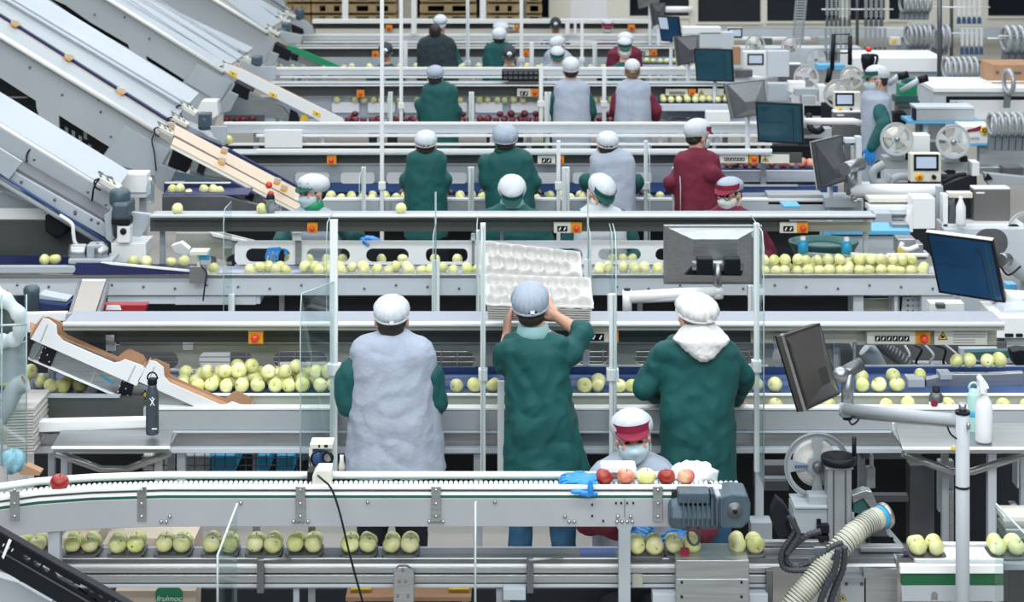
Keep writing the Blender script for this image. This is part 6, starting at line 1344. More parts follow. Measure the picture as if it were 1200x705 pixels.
# handles, green unit near the technician
t = mach('dark green and black mechanism with two black-gripped handles beside the technician', 17.2, [('t', (1049, 112, 1076, 120), 0), ('G', (1054, 99, 1075, 112), .05), ('D', (1052, 118, 1078, 126), .02), ('s', (1052, 126, 1072, 140), .1), ('k', (1048, 132, 1062, 146), -.1), ('t', (1060, 92, 1076, 100), .1)], 'lever_mechanism', 'machine')
pipe(t, 'lever', [(1042, 98, 17.0), (1054, 88, 16.9)], .025, M_white, sm=False); pipe(t, 'lever', [(1056, 106, 17.0), (1078, 93, 16.9)], .025, M_white, sm=False)
pipe(t, 'black_grip', [(1052, 90, 16.9), (1064, 87, 16.9)], .033, M_black, sm=False); pipe(t, 'black_grip', [(1076, 94, 16.9), (1087, 91, 16.9)], .033, M_black, sm=False)
t = thing('tape_gun', 'black tape dispenser with a red top hanging above the technician’s cap', 'tool', tuple(P(1018, 72, 17.5)))
b = MB(); b.lathe([(.02, -.16), (.05, -.08), (.065, 0), (.06, .05), (.0, .06)], P(1017, 70, 17.5), (0, 0, 1), 12); b.build('tool_body', M_black, t); b = MB(); b.ell(P(1018, 58, 17.5), (.03, .03, .025)); b.build('red_top', M_red, t)
pipe(t, 'handle', [(1021, 64, 17.4), (1028, 66, 17.4), (1026, 76, 17.4), (1020, 80, 17.4)], .012, M_black)
t = thing('folding_stand', 'black upright frame stand between the reels, left of the technician', 'stand', tuple(P(985, 98, 19.0)))
pipe(t, 'frame_leg', [(977, 40, 19), (975, 82, 19)], .022, M_black, sm=False); pipe(t, 'frame_leg', [(996, 42, 19), (996, 76, 19)], .022, M_black, sm=False); pipe(t, 'frame_foot', [(973, 80, 19), (970, 97, 19)], .03, M_black, sm=False)
for y in (40, 51, 62): pipe(t, 'frame_rung', [(977, y, 19), (996, y, 19)], .010, M_dsteel, sm=False)

# ---------------------------------------------------------------- racks of hanging rings
RK = thing('hanging_rack', 'tall grey steel rack posts with white rods holding rings and chains, top right', 'rack', tuple(P(1100, 112, 22)))
for x, y1, r, D in ((1101, 112, 3.0, 19.3), (1115, 70, 2.1, 22.6), (1004.5, 68, 1.9, 22.6)): b = MB(); b.tube([P(x, -40, D), P(x, y1, D)], r/S(D), 10); b.build('rack_post', M_dsteel, RK)
rods = [(963, 1047, 11, 22.5), (1088, 1160, 8.5, 22.5), (1112, 1153, 39, 22.5), (1157, 1178, 45, 20.5), (1152, 1215, 95.5, 18.0), (1060, 1112, 37, 22.5), (1104, 1146, 74, 19.2), (1160, 1215, 146, 15.8), (1170, 1215, 42, 20.5)]
for x0, x1, y, D in rods: b = MB(); b.tube([P(x0, y, D), P(x1, y, D)], .9/S(D), 8); b.build('rod', M_bright, RK)
WORD = ['leftmost', 'second', 'third', 'fourth', 'fifth', 'sixth', 'seventh']
def rings(label, x0, x1, n, y0, y1, yc, D, clip=M_clip, grp='metal rings hanging on the racks'):
    k = 1/S(D); st = (x1-x0)/n; proto = None; rr = (y1-y0)/2*k
    for i in range(n):
        x = x0+st*(i+.5); loc = P(x, (y0+y1)/2, D)
        if proto is None:
            proto = thing('hanging_ring', label if n == 1 else 'leftmost '+label, 'ring', tuple(loc), grp)
            b = MB(); ax = Vector((.988, .15, 0)); h = st*.30*k
            b.lathe([(rr*.78, -h), (rr, -h*.8), (rr, h*.8), (rr*.78, h), (rr*.74, 0), (rr*.78, -h)], loc, ax, 22); b.build('ring', M_ring, proto)
            b = MB(); q = (yc-y1)*k; w = st*.42*k; b.hexa([loc+Vector((-w, 0, -rr*.85)), loc+Vector((w, 0, -rr*.85)), loc+Vector((w*.2, -.03, -rr-q)), loc+Vector((-w*1.8, -.03, -rr-q))], [loc+Vector((-w, .05, -rr*.85)), loc+Vector((w, .05, -rr*.85)), loc+Vector((w*.2, .02, -rr-q)), loc+Vector((-w*1.8, .02, -rr-q))]); b.build('clip', clip, proto)
        else: dup(proto, loc, WORD[i]+' '+label.replace('single ', ''))
rings('metal ring in the topmost bunch of rings, left of the thick rack post', 1055, 1090, 6, -8, 15, 23, 22.4)
rings('metal ring in the second bunch down, left of the thick rack post', 1062, 1090, 5, 28, 55, 65, 22.2)
rings('metal ring in the small bunch just right of the thick rack post', 1092, 1112, 3, 28, 58, 64, 22.3)
rings('metal ring in the low bunch right of the thick rack post', 1106, 1145, 6, 66, 93, 104, 19.0)
rings('metal ring in the upper bunch at the right edge', 1175, 1215, 5, 29, 62, 75, 20.4)
rings('single metal ring hanging before the brown cardboard box at the right edge', 1178, 1186, 1, 80, 112, 126, 17.8)
rings('metal ring in the lowest bunch at the right edge, beside the printed carton', 1159, 1215, 7, 131, 160, 176, 15.6)
def strips(label, x0, x1, n, y0, y1, yc, D, clip, grp, strand=M_ring):
    k = 1/S(D); st = (x1-x0)/n
    for i in range(n):
        x = x0+st*(i+.5)
        if i == 0:
            p = thing('hanging_chain', 'leftmost '+label, 'chain', tuple(P(x, y0, D)), grp); b = MB(); m_ = int((y1-y0)/2.6)
            for j in range(m_): b.R(x-st*.33, y0+j*2.6, x+st*.33, y0+j*2.6+1.5, D, .02)
            b.R(x-st*.12, y0, x+st*.12, y1, D+.01, .01); b.build('chain_links', strand, p)['kind'] = 'stuff'
            b = MB(); b.poly([(x-st*.2, y1), (x+st*.2, y1), (x+st*.36, y1+(yc-y1)*.4), (x+st*.36, yc), (x-st*.36, yc), (x-st*.36, y1+(yc-y1)*.4)], D-.01, .03); b.build('clip', clip, p)
            p0 = p; x_0 = x
        else: dup(p0, P(x, y0, D), WORD[i]+' '+label)
strips('metal chain in the upper wide bunch left of the thin rack post', 967, 998, 6, -10, 20, 31, 22.3, M_clip, 'metal chains hanging on the racks')
strips('metal chain in the lower wide bunch left of the thin rack post', 965, 1000, 6, 33, 60, 71, 21.8, M_clip, 'metal chains hanging on the racks')
strips('metal chain in the upper bunch right of the thin rack post', 1012, 1036, 4, -10, 22, 31, 22.3, M_clip, 'metal chains hanging on the racks')
strips('metal chain in the lower bunch right of the thin rack post', 1012, 1040, 5, 33, 55, 66, 21.8, M_clip, 'metal chains hanging on the racks')
strips('thin strap with a blue clip in the upper row, top right', 1121, 1151, 5, -10, 20, 28, 22.3, M_bclip, 'blue-clipped straps hanging on the racks', M_bright)
strips('thin strap with a blue clip in the lower row, top right', 1125, 1153, 5, 33, 55, 64, 22.2, M_bclip, 'blue-clipped straps hanging on the racks', M_bright)
t = thing('hanging_belt', 'long slatted metal belt hanging from above before the dark windows', 'belt', tuple(P(936, 70, 23)))
b = MB()
for j in range(26): y = -12+j*3.2; q = -j*.27; b.poly([(933+q, y), (947+q, y), (947+q, y+1.9), (933+q, y+1.9)], 23, .03)
b.build('slats', M_ring, t)['kind'] = 'stuff'
b = MB(); b.poly([(934, -12), (936, -12), (929, 70), (927, 70)], 23.02, .01); b.build('side_cord', M_steel, t); b = MB(); b.poly([(944, -12), (946, -12), (939, 70), (937, 70)], 23.02, .01); b.build('side_cord', M_steel, t)
t = mach('pale wall duct with a small switch box, top right', 25.0, [('w', (1030, 33, 1062, 44)), ('i', (1044, 44, 1056, 53), -.2), ('y', (1046, 46, 1050, 50), -.22, .02), ('g', (1053, 42, 1062, 66), .1)], 'wall_duct', 'duct')

# ---------------------------------------------------------------- foreground labelling machine
D = 8.35
t = reel('big grey spoked reel with a pale label roll, right foreground', 958, 546, 39, D+.12, 4, mat('reel_grey', (.30, .33, .35), .4), M_pulp, group=None, wid=.22)
k_ = MB()
for j in range(5): k_.poly([(932+j*3.2, 545), (934.5+j*3.2, 545), (933.7+j*3.2, 548), (931.2+j*3.2, 548)], D+.105, .004)
k_.build('blue_logo', M_blue, t)
LM = thing('labelling_machine', 'foreground labelling machine with aluminium column, black handwheel and grey base', 'machine', tuple(P(984, 700, D)))
b = MB(); b.R(970, 549, 998, 706, D, .10); b.build('column', mat('aluminium', (.36, .38, .39), .35, .4), LM, .003)
for x in (976, 990): part('column_groove', M_dsteel, LM, [(x, 551, x+2, 706, D-.002, .006)])
part('column_cap', M_elev, LM, [(968, 546, 1000, 550, D-.01, .12)], .002)
b = MB(); c = P(983, 538, D+.03); b.lathe([(.060, -.012), (.078, -.016), (.080, 0), (.078, .016), (.066, .016), (.060, .004), (.02, 0), (.012, -.02), (0, -.02)], c, (0, 0, 1), 32); hw = b.build('handwheel', M_black, LM)
pipe(hw, 'handle', [(1001, 534, D), (1001, 512, D)], .010, M_black, sm=False); pipe(LM, 'screw_shaft', [(983, 540, D+.03), (983, 548, D+.03)], .010, M_steel, sm=False)
part('side_box', M_grey, LM, [(930, 596, 970, 625, D+.01, .15)], .004); part('side_box_lid', M_elev, LM, [(931, 593, 970, 596, D, .17)], .002); part('box_hole', M_black, LM, [(957, 608, 962, 612, D+.005, .01)])
part('reel_bracket', M_grey, LM, [(948, 581, 970, 594, D+.02, .08)], .003); part('motor_plate', M_black, LM, [(958, 615, 972, 625, D-.02, .1), (957, 628, 972, 634, D-.02, .1)], .003)
part('base_box', M_elev2, LM, [(985, 676, 1016, 740, D-.15, .25)], .005); screws(LM, [(1010, 684), (992, 684)], D-.152, .008, M_dsteel); tri(LM, 988, 699.5, 7, D-.15)
part('guide_bar', M_steel, LM, [(1008, 641, 1059, 647, 8.12, .05), (1008, 649, 1059, 652, 8.12, .05), (886, 634, 960, 640, 8.12, .03), (886, 642, 955, 650, 8.11, .04)], .003)
part('black_sensor', M_black, LM, [(1021, 628, 1048, 640, D-.1, .12)], .004); part('steel_box', M_steel, LM, [(1012, 666, 1052, 720, 8.2, .1)], .003); part('slider', M_elev, LM, [(998, 600, 1006, 674, D+.02, .05)], .002)
part('sensor_foot', M_black, LM, [(880, 650, 930, 660, 8.12, .05)])
ppart('chrome_arm', M_steel, LM, [(998, 580), (1014, 574), (1022, 576), (1030, 596), (1024, 600), (1012, 584), (1000, 590)], D+.0, .06, .004)
ppart('teal_block', M_teal, LM, [(1000, 590), (1012, 584), (1022, 600), (1014, 612), (1000, 606)], D+.02, .08, .004)
ppart('black_nozzle', M_black, LM, [(905, 600), (911, 585), (920, 592), (928, 606), (920, 614), (925, 628), (914, 632), (906, 616)], D-.38, .08, .005)
ppart('clear_flap', M_elev, LM, [(1037, 618), (1043, 620), (1060, 640), (1056, 642), (1040, 626)], D-.1, .01)
HS = thing('ribbed_hose', 'thick ivory ribbed hose curving down in the right foreground', 'hose', tuple(P(930, 705, 7.9)))
cp = curvepts([P(1036, 604, 8.2), P(1018, 612, 8.15), P(995, 630, 8.05), (P(972, 656, 8.0)), P(952, 680, 7.95), P(932, 705, 7.92), P(915, 735, 7.9)], 26)
n = len(cp); rr = [(.047 if i % 2 else .042) if i > 26 else .046 for i in range(n)]
b = MB(); b.tube(cp, [(.046 + .0035*math.sin(i*1.9)) if i > 12 else .046 for i in range(n)], 20); b.build('hose_body', M_hose, HS)
b = MB()
for i in range(20, n-1, 3): d = (cp[i+1]-cp[i]).normalized(); b.lathe([(.047, -.002), (.0498, 0), (.047, .002)], cp[i], d, 20)
o = b.build('rib_wire', M_dsteel, HS); o['kind'] = 'stuff'
b = MB(); d = (cp[1]-cp[0]).normalized(); b.lathe([(.048, -.02), (.056, -.018), (.058, -.008), (.056, .002), (.048, .004)], cp[2], d, 24); b.build('hose_clamp', M_steel, HS)
b = MB(); b.lathe([(.049, 0), (.050, .004), (.050, .016), (.048, .02)], cp[3], d, 24); b.build('blue_band', M_blueb, HS)
for i, (pts, r) in enumerate((([(962, 622), (948, 626), (932, 638), (920, 654), (932, 664), (954, 656), (976, 640), (988, 636)], .0125), ([(928, 606), (932, 620), (924, 634), (916, 648), (918, 664), (934, 668), (958, 664), (978, 652)], .0125), ([(924, 604), (930, 614), (936, 626), (928, 640), (922, 650)], .011), ([(990, 640), (988, 665), (978, 690), (970, 715)], .014), ([(982, 642), (978, 668), (966, 692), (958, 715)], .014))):
    h = thing('black_hose', ['upper black hose looping left of the aluminium column', 'lower black hose looping left of the aluminium column', 'short black hose below the black nozzle', 'right ribbed black hose behind the ivory hose', 'left ribbed black hose behind the ivory hose'][i], 'hose', tuple(P(pts[0][0], pts[0][1], 8.2)), 'black hoses of the foreground labelling machine')
    cpp = curvepts([P(x, y, 7.99-.02*i) for x, y in pts], 14); b = MB(); b.tube(cpp, [r*(1+.10*math.sin(j*1.9)) for j in range(len(cpp))], 10); b.build('hose_body', M_rub, h)
# table with bottles at the right
D = 8.7
ST = thing('steel_side_table', 'steel fold-down table at right carrying the white spray bottle', 'table', tuple(P(1130, 530, D)))
b = MB(); z_ = Z(526, 8.6); b.quad([(X(1058, 8.6), 8.6, z_), (X(1212, 8.6), 8.6, z_), (X(1212, 9.0), 9.0, z_), (X(1048, 9.0), 9.0, z_)], -.008); b.build('table_top', M_steel, ST)
part('table_edge', M_lip, ST, [(1058, 525, 1212, 527, 8.59, .02)]); part('table_apron', M_steel, ST, [(1060, 527, 1212, 531, 8.61, .3)])
ppart('rear_upstand', M_bright, ST, [(1046, 496), (1212, 504), (1212, 516), (1046, 508)], 9.02, .02)
b = MB(); b.tube([P(1058, 531, 8.8), P(1114, 552, 8.85), P(1140, 552, 8.85), P(1205, 531, 8.8)], .018, 8); b.build('brace', M_steel, ST); legs(ST, (1108, 1200), 531, 8.95, 8)
part('yellow_tag', M_yellow, ST, [(1115, 523.5, 1122, 527, 8.58, .01)])
def lathe_px(name, m, root, cx, yb, D, prof, seg=22): b = MB(); k = 1/S(D); b.lathe([(r*k, h*k) for r, h in prof], P(cx, yb, D), (0, 0, 1), seg); return b.build(name, m, root)
t = thing('spray_bottle', 'white translucent spray bottle on the right steel table', 'bottle', tuple(P(1153, 517, 8.7)))
lathe_px('bottle_body', M_spray, t, 1153, 517, 8.7, [(0, 0), (9, 0), (10, 2), (10, 40), (8.5, 47), (4, 56), (3.2, 60), (0, 60)]); lathe_px('collar', M_bright, t, 1153, 517, 8.7, [(3.6, 58), (3.8, 64), (0, 64)])
ppart('trigger_head', M_bright, t, [(1147, 444), (1151, 441), (1157, 449), (1160, 455), (1155, 457), (1155, 462), (1149, 462)], 8.66, .05, .004); ppart('trigger', M_bright, t, [(1148, 450), (1150, 452), (1146, 462), (1144, 462)], 8.67, .02)
t = thing('water_bottle', 'mint green bottle with loop lid behind the white spray bottle', 'bottle', tuple(P(1141, 500, 8.88)))
lathe_px('bottle_body', M_mint, t, 1141, 507, 8.88, [(0, 0), (6.8, 0), (7.2, 2), (7.2, 44), (5.6, 48), (0, 48)]); lathe_px('lid', M_mint, t, 1141, 507, 8.88, [(5.4, 47), (5.6, 51), (0, 52)]); lathe_px('label_band', M_blueb, t, 1141, 507, 8.88, [(7.3, 20), (7.3, 27), (7.2, 27)])
b = MB(); c = P(1141, 455, 8.88); k = 1/S(8.88); b.tube([c+Vector((5.5*k*math.cos(a), 0, 7*k*math.sin(a))) for a in [PI*j/12 for j in range(13)]], 1.3*k, 8); b.build('lid_loop', M_mint, t)
t = thing('drink_bottle', 'small dark bottle with red and white label at the nearest belt, right', 'bottle', tuple(P(1097, 480, 9.33)))
lathe_px('bottle_body', M_dsteel, t, 1097, 481, 9.35, [(0, 0), (8, 0), (8.3, 2), (8.3, 17), (5.5, 22), (0, 22)]); lathe_px('bottle_label', M_hood, t, 1097, 481, 9.35, [(8.4, 3), (8.4, 11), (8.3, 11)]); lathe_px('bottle_cap', M_black, t, 1097, 481, 9.35, [(4.5, 21), (4.5, 28), (0, 28)])
b = MB(); b.poly(circ(1095, 473, 4, 14), 9.31, .004); b.build('red_label_patch', M_visor, t)
# units behind the nearest belt on the right
mach('steel raised apple slide with pale apples at the right end of the nearest belt', 9.62, [('s', [(1085, 444), (1112, 438), (1160, 438), (1200, 436), (1200, 452), (1092, 458), (1086, 456)], 0, .04), ('E', (1064, 444, 1084, 461), -.02, .1), ('e', (1003, 428, 1215, 438), .3, .02), ('n', (1108, 458, 1215, 461), .1, .1), ('g', (1102, 438, 1116, 445), -.03, .1), ('D', (1180, 425, 1215, 434), .4, .1), ('k', [(1186, 412), (1196, 410), (1215, 412), (1215, 428), (1190, 428)], .3, .1)], 'apple_slide', 'conveyor')
t = mach('grey ducts, discs and cables behind the nearest belt at right', 10.2, [('D', (1000, 400, 1180, 460), .4, .05), ('s', (1050, 425, 1110, 428), .05, .05), ('w', (900, 402, 915, 432), -.2, .05), ('g', (915, 395, 1002, 440), .25, .03), ('e', (1125, 408, 1170, 424), .3, .05), ('t', [(1130, 412), (1190, 410), (1190, 428), (1150, 424)], .1, .05)], 'duct_unit', 'machine')
b = MB(); b.lathe([(0, 0), (.10, 0), (.11, .01), (.11, .10), (0, .10)], P(977, 418, 10.0), (0, 1, 0), 26); b.build('round_disc', M_dsteel, t)
pipe(t, 'pale_duct', [(1014, 408, 10.0), (1022, 416, 10.0), (1030, 430, 10.0)], .045, M_elev); b = MB(); cpp = curvepts([P(1028, 400, 10.1), P(1044, 412, 10.1), P(1064, 428, 10.1), P(1075, 445, 10.1)], 16); b.tube(cpp, [.036+.004*math.sin(j*2.1) for j in range(len(cpp))], 14); b.build('ribbed_duct', M_dsteel, t)
for k in range(5): pipe(t, 'cable', [(1060+k*12, 404, 10.15), (1066+k*14, 416-(k % 2)*6, 10.1), (1058+k*16, 426, 10.12), (1080+k*14, 432, 10.1)], .007, M_black if k % 2 else M_elev, seg=6)
# dark machinery under the nearest belt, right
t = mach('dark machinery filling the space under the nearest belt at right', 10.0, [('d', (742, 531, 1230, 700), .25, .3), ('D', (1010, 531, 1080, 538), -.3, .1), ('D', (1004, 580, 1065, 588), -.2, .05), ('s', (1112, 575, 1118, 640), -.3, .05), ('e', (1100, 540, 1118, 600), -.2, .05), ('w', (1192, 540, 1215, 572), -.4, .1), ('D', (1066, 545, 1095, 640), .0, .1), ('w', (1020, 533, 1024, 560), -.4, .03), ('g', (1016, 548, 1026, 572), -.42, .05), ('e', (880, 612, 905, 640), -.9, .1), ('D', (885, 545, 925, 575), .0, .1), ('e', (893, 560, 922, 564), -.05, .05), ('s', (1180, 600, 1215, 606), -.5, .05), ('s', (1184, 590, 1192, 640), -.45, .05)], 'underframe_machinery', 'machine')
mach('steel mechanism at the bottom right behind the clear sheet', 8.3, [('s', (1178, 620, 1215, 632)), ('D', (1180, 632, 1215, 660), .05), ('e', (1176, 660, 1215, 668), -.05), ('k', (1182, 668, 1215, 720), .05), ('i', (1176, 605, 1215, 612), .1)], 'mechanism', 'machine')

# ---------------------------------------------------------------- dividers of clear acrylic with white posts
def divider(label, x, D, y0, y1, w=6, sheet=.0, st=None, sb=None, clamp=None, thin=None, fx=None, grp='dividers of clear acrylic on white posts'):
    t = thing('divider', label, 'divider', tuple(P(x, y1, D)), grp)
    b = MB(); b.R(x-w/2, y0, x+w/2, y1, D, .03); b.build('post', M_bright, t, .002)
    if clamp: b = MB(); b.R(x-w*.9, clamp-7*9.2/D, x+w*.9, clamp+7*9.2/D, D-.01, .05); b.build('clamp', M_bright, t, .004)
    if D < 9.5: b = MB(); b.R(x-w*.4, 486, x+w*.4, 494, D+.03, 9.31-D-.03); b.build('bracket', M_white, t)
    if sheet:
        px_ = X(x, D); d0 = D-sheet; st_ = st if st is not None else y0; sb_ = sb if sb is not None else y1
        za, zb = Z(st_, D), Z(sb_, D)
        b = MB(); b.hexa([(px_, D, za), (px_, d0+.05, za+.0), (px_, d0, za-.08), (px_, d0, zb)], [(px_+.006, D, za), (px_+.006, d0+.05, za), (px_+.006, d0, za-.08), (px_+.006, d0, zb)])
        b.v = b.v; b.f = []; b.sm = []; v = b.v[:8]; fo = Vector((X(fx, d0)-px_, 0, 0)) if fx else Vector((0, 0, 0)); v[1], v[2], v[3], v[5], v[6], v[7] = [q+fo for q in (v[1], v[2], v[3], v[5], v[6], v[7])]; v2 = [Vector((px_, D, zb)), Vector((px_+.006, D, zb))]
        b.v = [v[0], v[1], v[2], v[3], v2[0], v[4], v[5], v[6], v[7], v2[1]]; b.f = [(0, 1, 2, 3, 4), (9, 8, 7, 6, 5), (0, 5, 6, 1), (1, 6, 7, 2), (2, 7, 8, 3), (3, 8, 9, 4), (4, 9, 5, 0)]; b.sm = [False]*7
        s_ = b.build('acrylic_sheet', M_glass, t)
        b = MB(); b.tube([Vector((px_, D, za)), Vector((px_, d0+.05, za))+fo, Vector((px_, d0, za-.08))+fo, Vector((px_, d0, zb))+fo], .0028, 6); b.build('sheet_edge', M_edge, s_)
        if thin: b = MB(); b.R(x-1, thin, x+1, y0, D, .01); b.build('upper_strip', M_edge, t)
    return t
dv = divider
# first row
dv('clear divider at the small cable box, left of the nearest grey smock', 391, 9.22, 258, 553, 9, .30, 330, 552, 434, fx=352)
dv('thin divider post directly left of the person lifting trays', 566, 9.22, 262, 553, 6, .30, 265, 552, 440)
dv('short thick divider post behind the lifted tray, beside the grey smock', 587, 9.20, 447, 553, 8)
dv('divider post between the lifted trays and the white-hooded coat', 718, 9.22, 345, 553, 8, .30, 262, 552, 440)
dv('divider post right of the white-hooded green coat', 887, 9.22, 262, 553, 6, .25, 262, 552, 430)
# second row
dv('clear divider at left over the second shelf', 271, 12.15, 345, 366, 7, .3, 236, 364, fx=262)
dv('divider post below the blue-masked person in the second row', 389, 12.15, 300, 366, 6, .35, 250, 366)
dv('thick divider post on the second belt, centre left', 510.5, 12.15, 305, 366, 9, .4, 262, 366, None, 225)
dv('divider post on the second belt beside the lifted trays, left', 560, 12.15, 270, 366, 4, .35, 252, 366)
dv('divider post on the second belt beside the lifted trays, right', 689, 12.15, 304, 366, 9, .4, 262, 366, None, 222)
dv('clear divider left of the pyramid-backed monitor', 714, 12.15, 345, 366, 4, .35, 262, 366)
dv('clear divider in front of the pyramid-backed monitor', 880, 11.0, 335, 366, 6, .35, 252, 366)
# third, fourth, fifth rows
for x, y0, y1, w, D, sh_, cl, lab in ((426, 196, 249, 5, 14.6, .4, None, 'third row, left of the leftmost green coat, thick'), (447.5, 0, 285, 4.5, 14.66, 0, 218, 'third row, tallest, left of the leftmost green coat'), (552, 196, 249, 7, 14.6, .4, None, 'third row, between the two green coats'), (654.5, 165, 285, 4.5, 14.66, 0, 218, 'third row, thin with clamp, right of the blue-grey hairnet'), (663, 196, 247, 9, 14.6, .4, None, 'third row, thick, left of the grey smock'), (757, 165, 384, 4.5, 14.66, .4, 218, 'third row, right of the grey smock'), (792, 196, 247, 8, 14.6, .4, None, 'third row, thick, left of the burgundy coat'),
    (457.5, 108, 146, 5, 18.8, .4, None, 'fourth row, left of the green coat, short'), (470, 0, 146, 4, 18.85, 0, 124, 'fourth row, tall, left of the green coat'), (552.5, 108, 146, 6, 18.8, .5, None, 'fourth row, right of the green coat'), (634, 78, 146, 4.5, 18.85, 0, 122, 'fourth row, by the black crate'), (642, 108, 144, 8, 18.8, .4, None, 'fourth row, left of the grey smock'), (708, 80, 146, 4.5, 18.85, 0, 122, 'fourth row, between the grey smocks'), (735, 108, 144, 8, 18.8, .5, None, 'fourth row, before the burgundy sleeves'),
    (475, 48, 79, 5, 23.4, 0, None, 'fifth row, left of the charcoal jacket'), (548, 0, 79, 4, 23.45, .4, 74, 'fifth row, right of the charcoal jacket'), (623, 50, 79, 5, 23.4, 0, None, 'fifth row, right of the long-haired green coat'), (611, 0, 79, 4, 23.45, 0, 70, 'fifth row, tall, by the long-haired green coat'), (697, 50, 79, 5, 23.4, .4, None, 'fifth row, left of the burgundy coat'), (682, 25, 79, 3.5, 23.45, 0, 70, 'fifth row, tall, between the white hats'),
    (485, 0, 40, 6, 27.2, 0, None, 'sixth row, leftmost, by the wooden pallets'), (665, 22, 40, 5, 27.2, 0, None, 'sixth row, left of the burgundy peak'), (674, 24, 40, 3, 27.2, 0, None, 'sixth row, thin, left of the burgundy peak'), (404.5, -20, 22, 7, 30, 0, None, 'farthest, before the pallets at left'), (566, -20, 22, 7, 30, 0, None, 'farthest, before the pallets at right')):
    dv('white divider post, '+lab, x, D, y0, y1, w, sh_, None, None, cl)
# front row thin acrylic edges
def edge_sheet(label, xf, xb, y0, y1, Df, Db, tip=14):
    t = thing('acrylic_sheet', label, 'sheet', tuple(P(xf, y1, Df)), 'clear sheets standing in the very front')
    a, b_, c, d = P(xf, y0+tip, Df), P(xb, y0, Db), P(xb, y1, Db), P(xf, y1, Df); b = MB(); b.quad([a, b_, c, d], .005); b.build('sheet', M_glass, t)
    b = MB(); b.tube([b_, a, d], .005, 6); b.build('sheet_edge', M_edge, t); return t
edge_sheet('clear sheet with slanted bright edge, lower left before the packing belt', 255, 278, 590, 720, 7.6, 7.8, 60)
edge_sheet('clear sheet seen edge-on before the packing belt, centre', 557, 558.5, 588, 720, 7.7, 7.9, 0)
edge_sheet('clear sheet at the bottom right corner with slanted top', 1212, 1167, 590, 720, 7.6, 7.75, 46)
# ---------------------------------------------------------------- apples
def apple_mesh(name, m, seg=16, rings=10):
    b = MB(); prof = []
    for i in range(rings+1):
        t = PI*i/rings; r = math.sin(t)*(1+.10*math.cos(t)); z = math.cos(t)*.90
        if t < .7: z -= .22*(1-t/.7)**1.8
        if t > PI-.5: z += .10*(1-(PI-t)/.5)**1.6
        prof.append((max(r, .0)*.0385, z*.0385))
    for i, (r, z) in enumerate(prof):
        for k in range(seg):
            a = 2*PI*k/seg; q = 1+.025*math.cos(5*a)*(i/rings); b.v.append(Vector((r*math.cos(a)*q, r*math.sin(a)*q, z)))
    b.f = [(i*seg+k, (i+1)*seg+k, (i+1)*seg+(k+1) % seg, i*seg+(k+1) % seg) for i in range(rings) for k in range(seg)]; b.sm = [True]*len(b.f)
    return b.mesh(name, m)
AM = {k: apple_mesh('apple_mesh', m) for k, m in dict(g=M_apple, r=M_redapple, b=M_blush, d=M_darkapple).items()}
AML = {k: apple_mesh('apple_mesh_far', m, 10, 7) for k, m in dict(g=M_apple, r=M_redapple, b=M_blush, d=M_darkapple).items()}
cb = MB(); cb.tube([(0, 0, .020), (.001, 0, .030), (.003, 0, .036)], .0015, 6); STEM = cb.mesh('stem_mesh', M_stem)
cb = MB(); cb.ell((0, 0, -.0285), (.0065, .0065, .004), None, 8, 6); CALYX = cb.mesh('calyx_mesh', M_stem)
def apple(loc, kind, label, group, s=1.0, near=True, rot=None):
    o = bpy.data.objects.new('apple', (AM if near else AML)[kind]); COL.objects.link(o); o.location = loc; o.scale = (s, s, s)
    o.rotation_euler = rot or (random.uniform(-2.2, 2.2), random.uniform(-1.6, 1.6), random.uniform(0, 6.28))
    setp(o, label, 'apple', group)
    if near:
        for n_, me in (('stem', STEM), ('calyx', CALYX)): c = bpy.data.objects.new(n_, me); COL.objects.link(c); c.parent = o
    return o
ORD = 'first second third fourth fifth sixth seventh eighth ninth tenth eleventh twelfth thirteenth fourteenth fifteenth sixteenth seventeenth eighteenth nineteenth twentieth'.split()
ORD += ['twenty-'+o for o in ORD[:9]]+['thirtieth']+['thirty-'+o for o in ORD[:9]]
def row(x0, x1, D, z, label, group, kind='g', step=.074, lay=1, near=True, gaps=(), skip=.0, s=(.93, 1.08), jy=.01, up=0):
    """apples lying side by side on a belt between two image columns"""
    a, b = X(x0, D), X(x1, D); n = max(1, int((b-a)/step))
    num = 0
    for i in range(n):
        px = a+(b-a)*(i+.5)/n+random.uniform(-.012, .012); im = 600+px*S(D)
        if random.random() < skip or any(g0 <= im <= g1 for g0, g1 in gaps): continue
        sc = random.uniform(*s); k = kind if isinstance(kind, str) and len(kind) == 1 else random.choice(kind); num += 1
        apple((px, D+random.uniform(-jy, jy), z+.0365*sc+up), k, ORD[num-1]+' apple from left, '+label.replace('the ', '', 1), group, sc, near)
zb = 1.03; G1 = 'apples on the nearest sorting belt'
H = 'heap between tray chute and grey smock'
row(205, 402, 9.50, zb, 'the front row of '+H, G1); row(205, 400, 9.575, zb, 'the second row of '+H, G1); row(232, 396, 9.65, zb, 'the third row of '+H, G1); row(212, 400, 9.73, zb, 'the rearmost row of '+H, G1); row(236, 395, 9.54, zb+.062, 'the upper front row of '+H, G1, skip=.2); row(250, 392, 9.63, zb+.06, 'the upper rear row of '+H, G1, skip=.3)
H = 'between grey smock and lifted trays'
row(523, 590, 9.50, zb, 'the front row '+H, G1); row(523, 575, 9.57, zb, 'the rear row '+H, G1, skip=.3)
H = 'between the two nearest green coats'
row(673, 752, 9.50, zb, 'the front row '+H, G1); row(673, 752, 9.575, zb, 'the rear row '+H, G1, skip=.45)
row(876, 917, 9.52, zb, 'the short row right of the white-hooded coat', G1)
H = 'right of the tilted foreground monitor'
row(1000, 1062, 9.50, zb, 'the front row '+H, G1); row(1000, 1025, 9.66, zb, 'the left rear cluster '+H, G1); row(1030, 1060, 9.68, zb, 'the middle rear cluster '+H, G1, step=.1); row(1062, 1092, 9.70, zb, 'the right rear cluster '+H, G1)
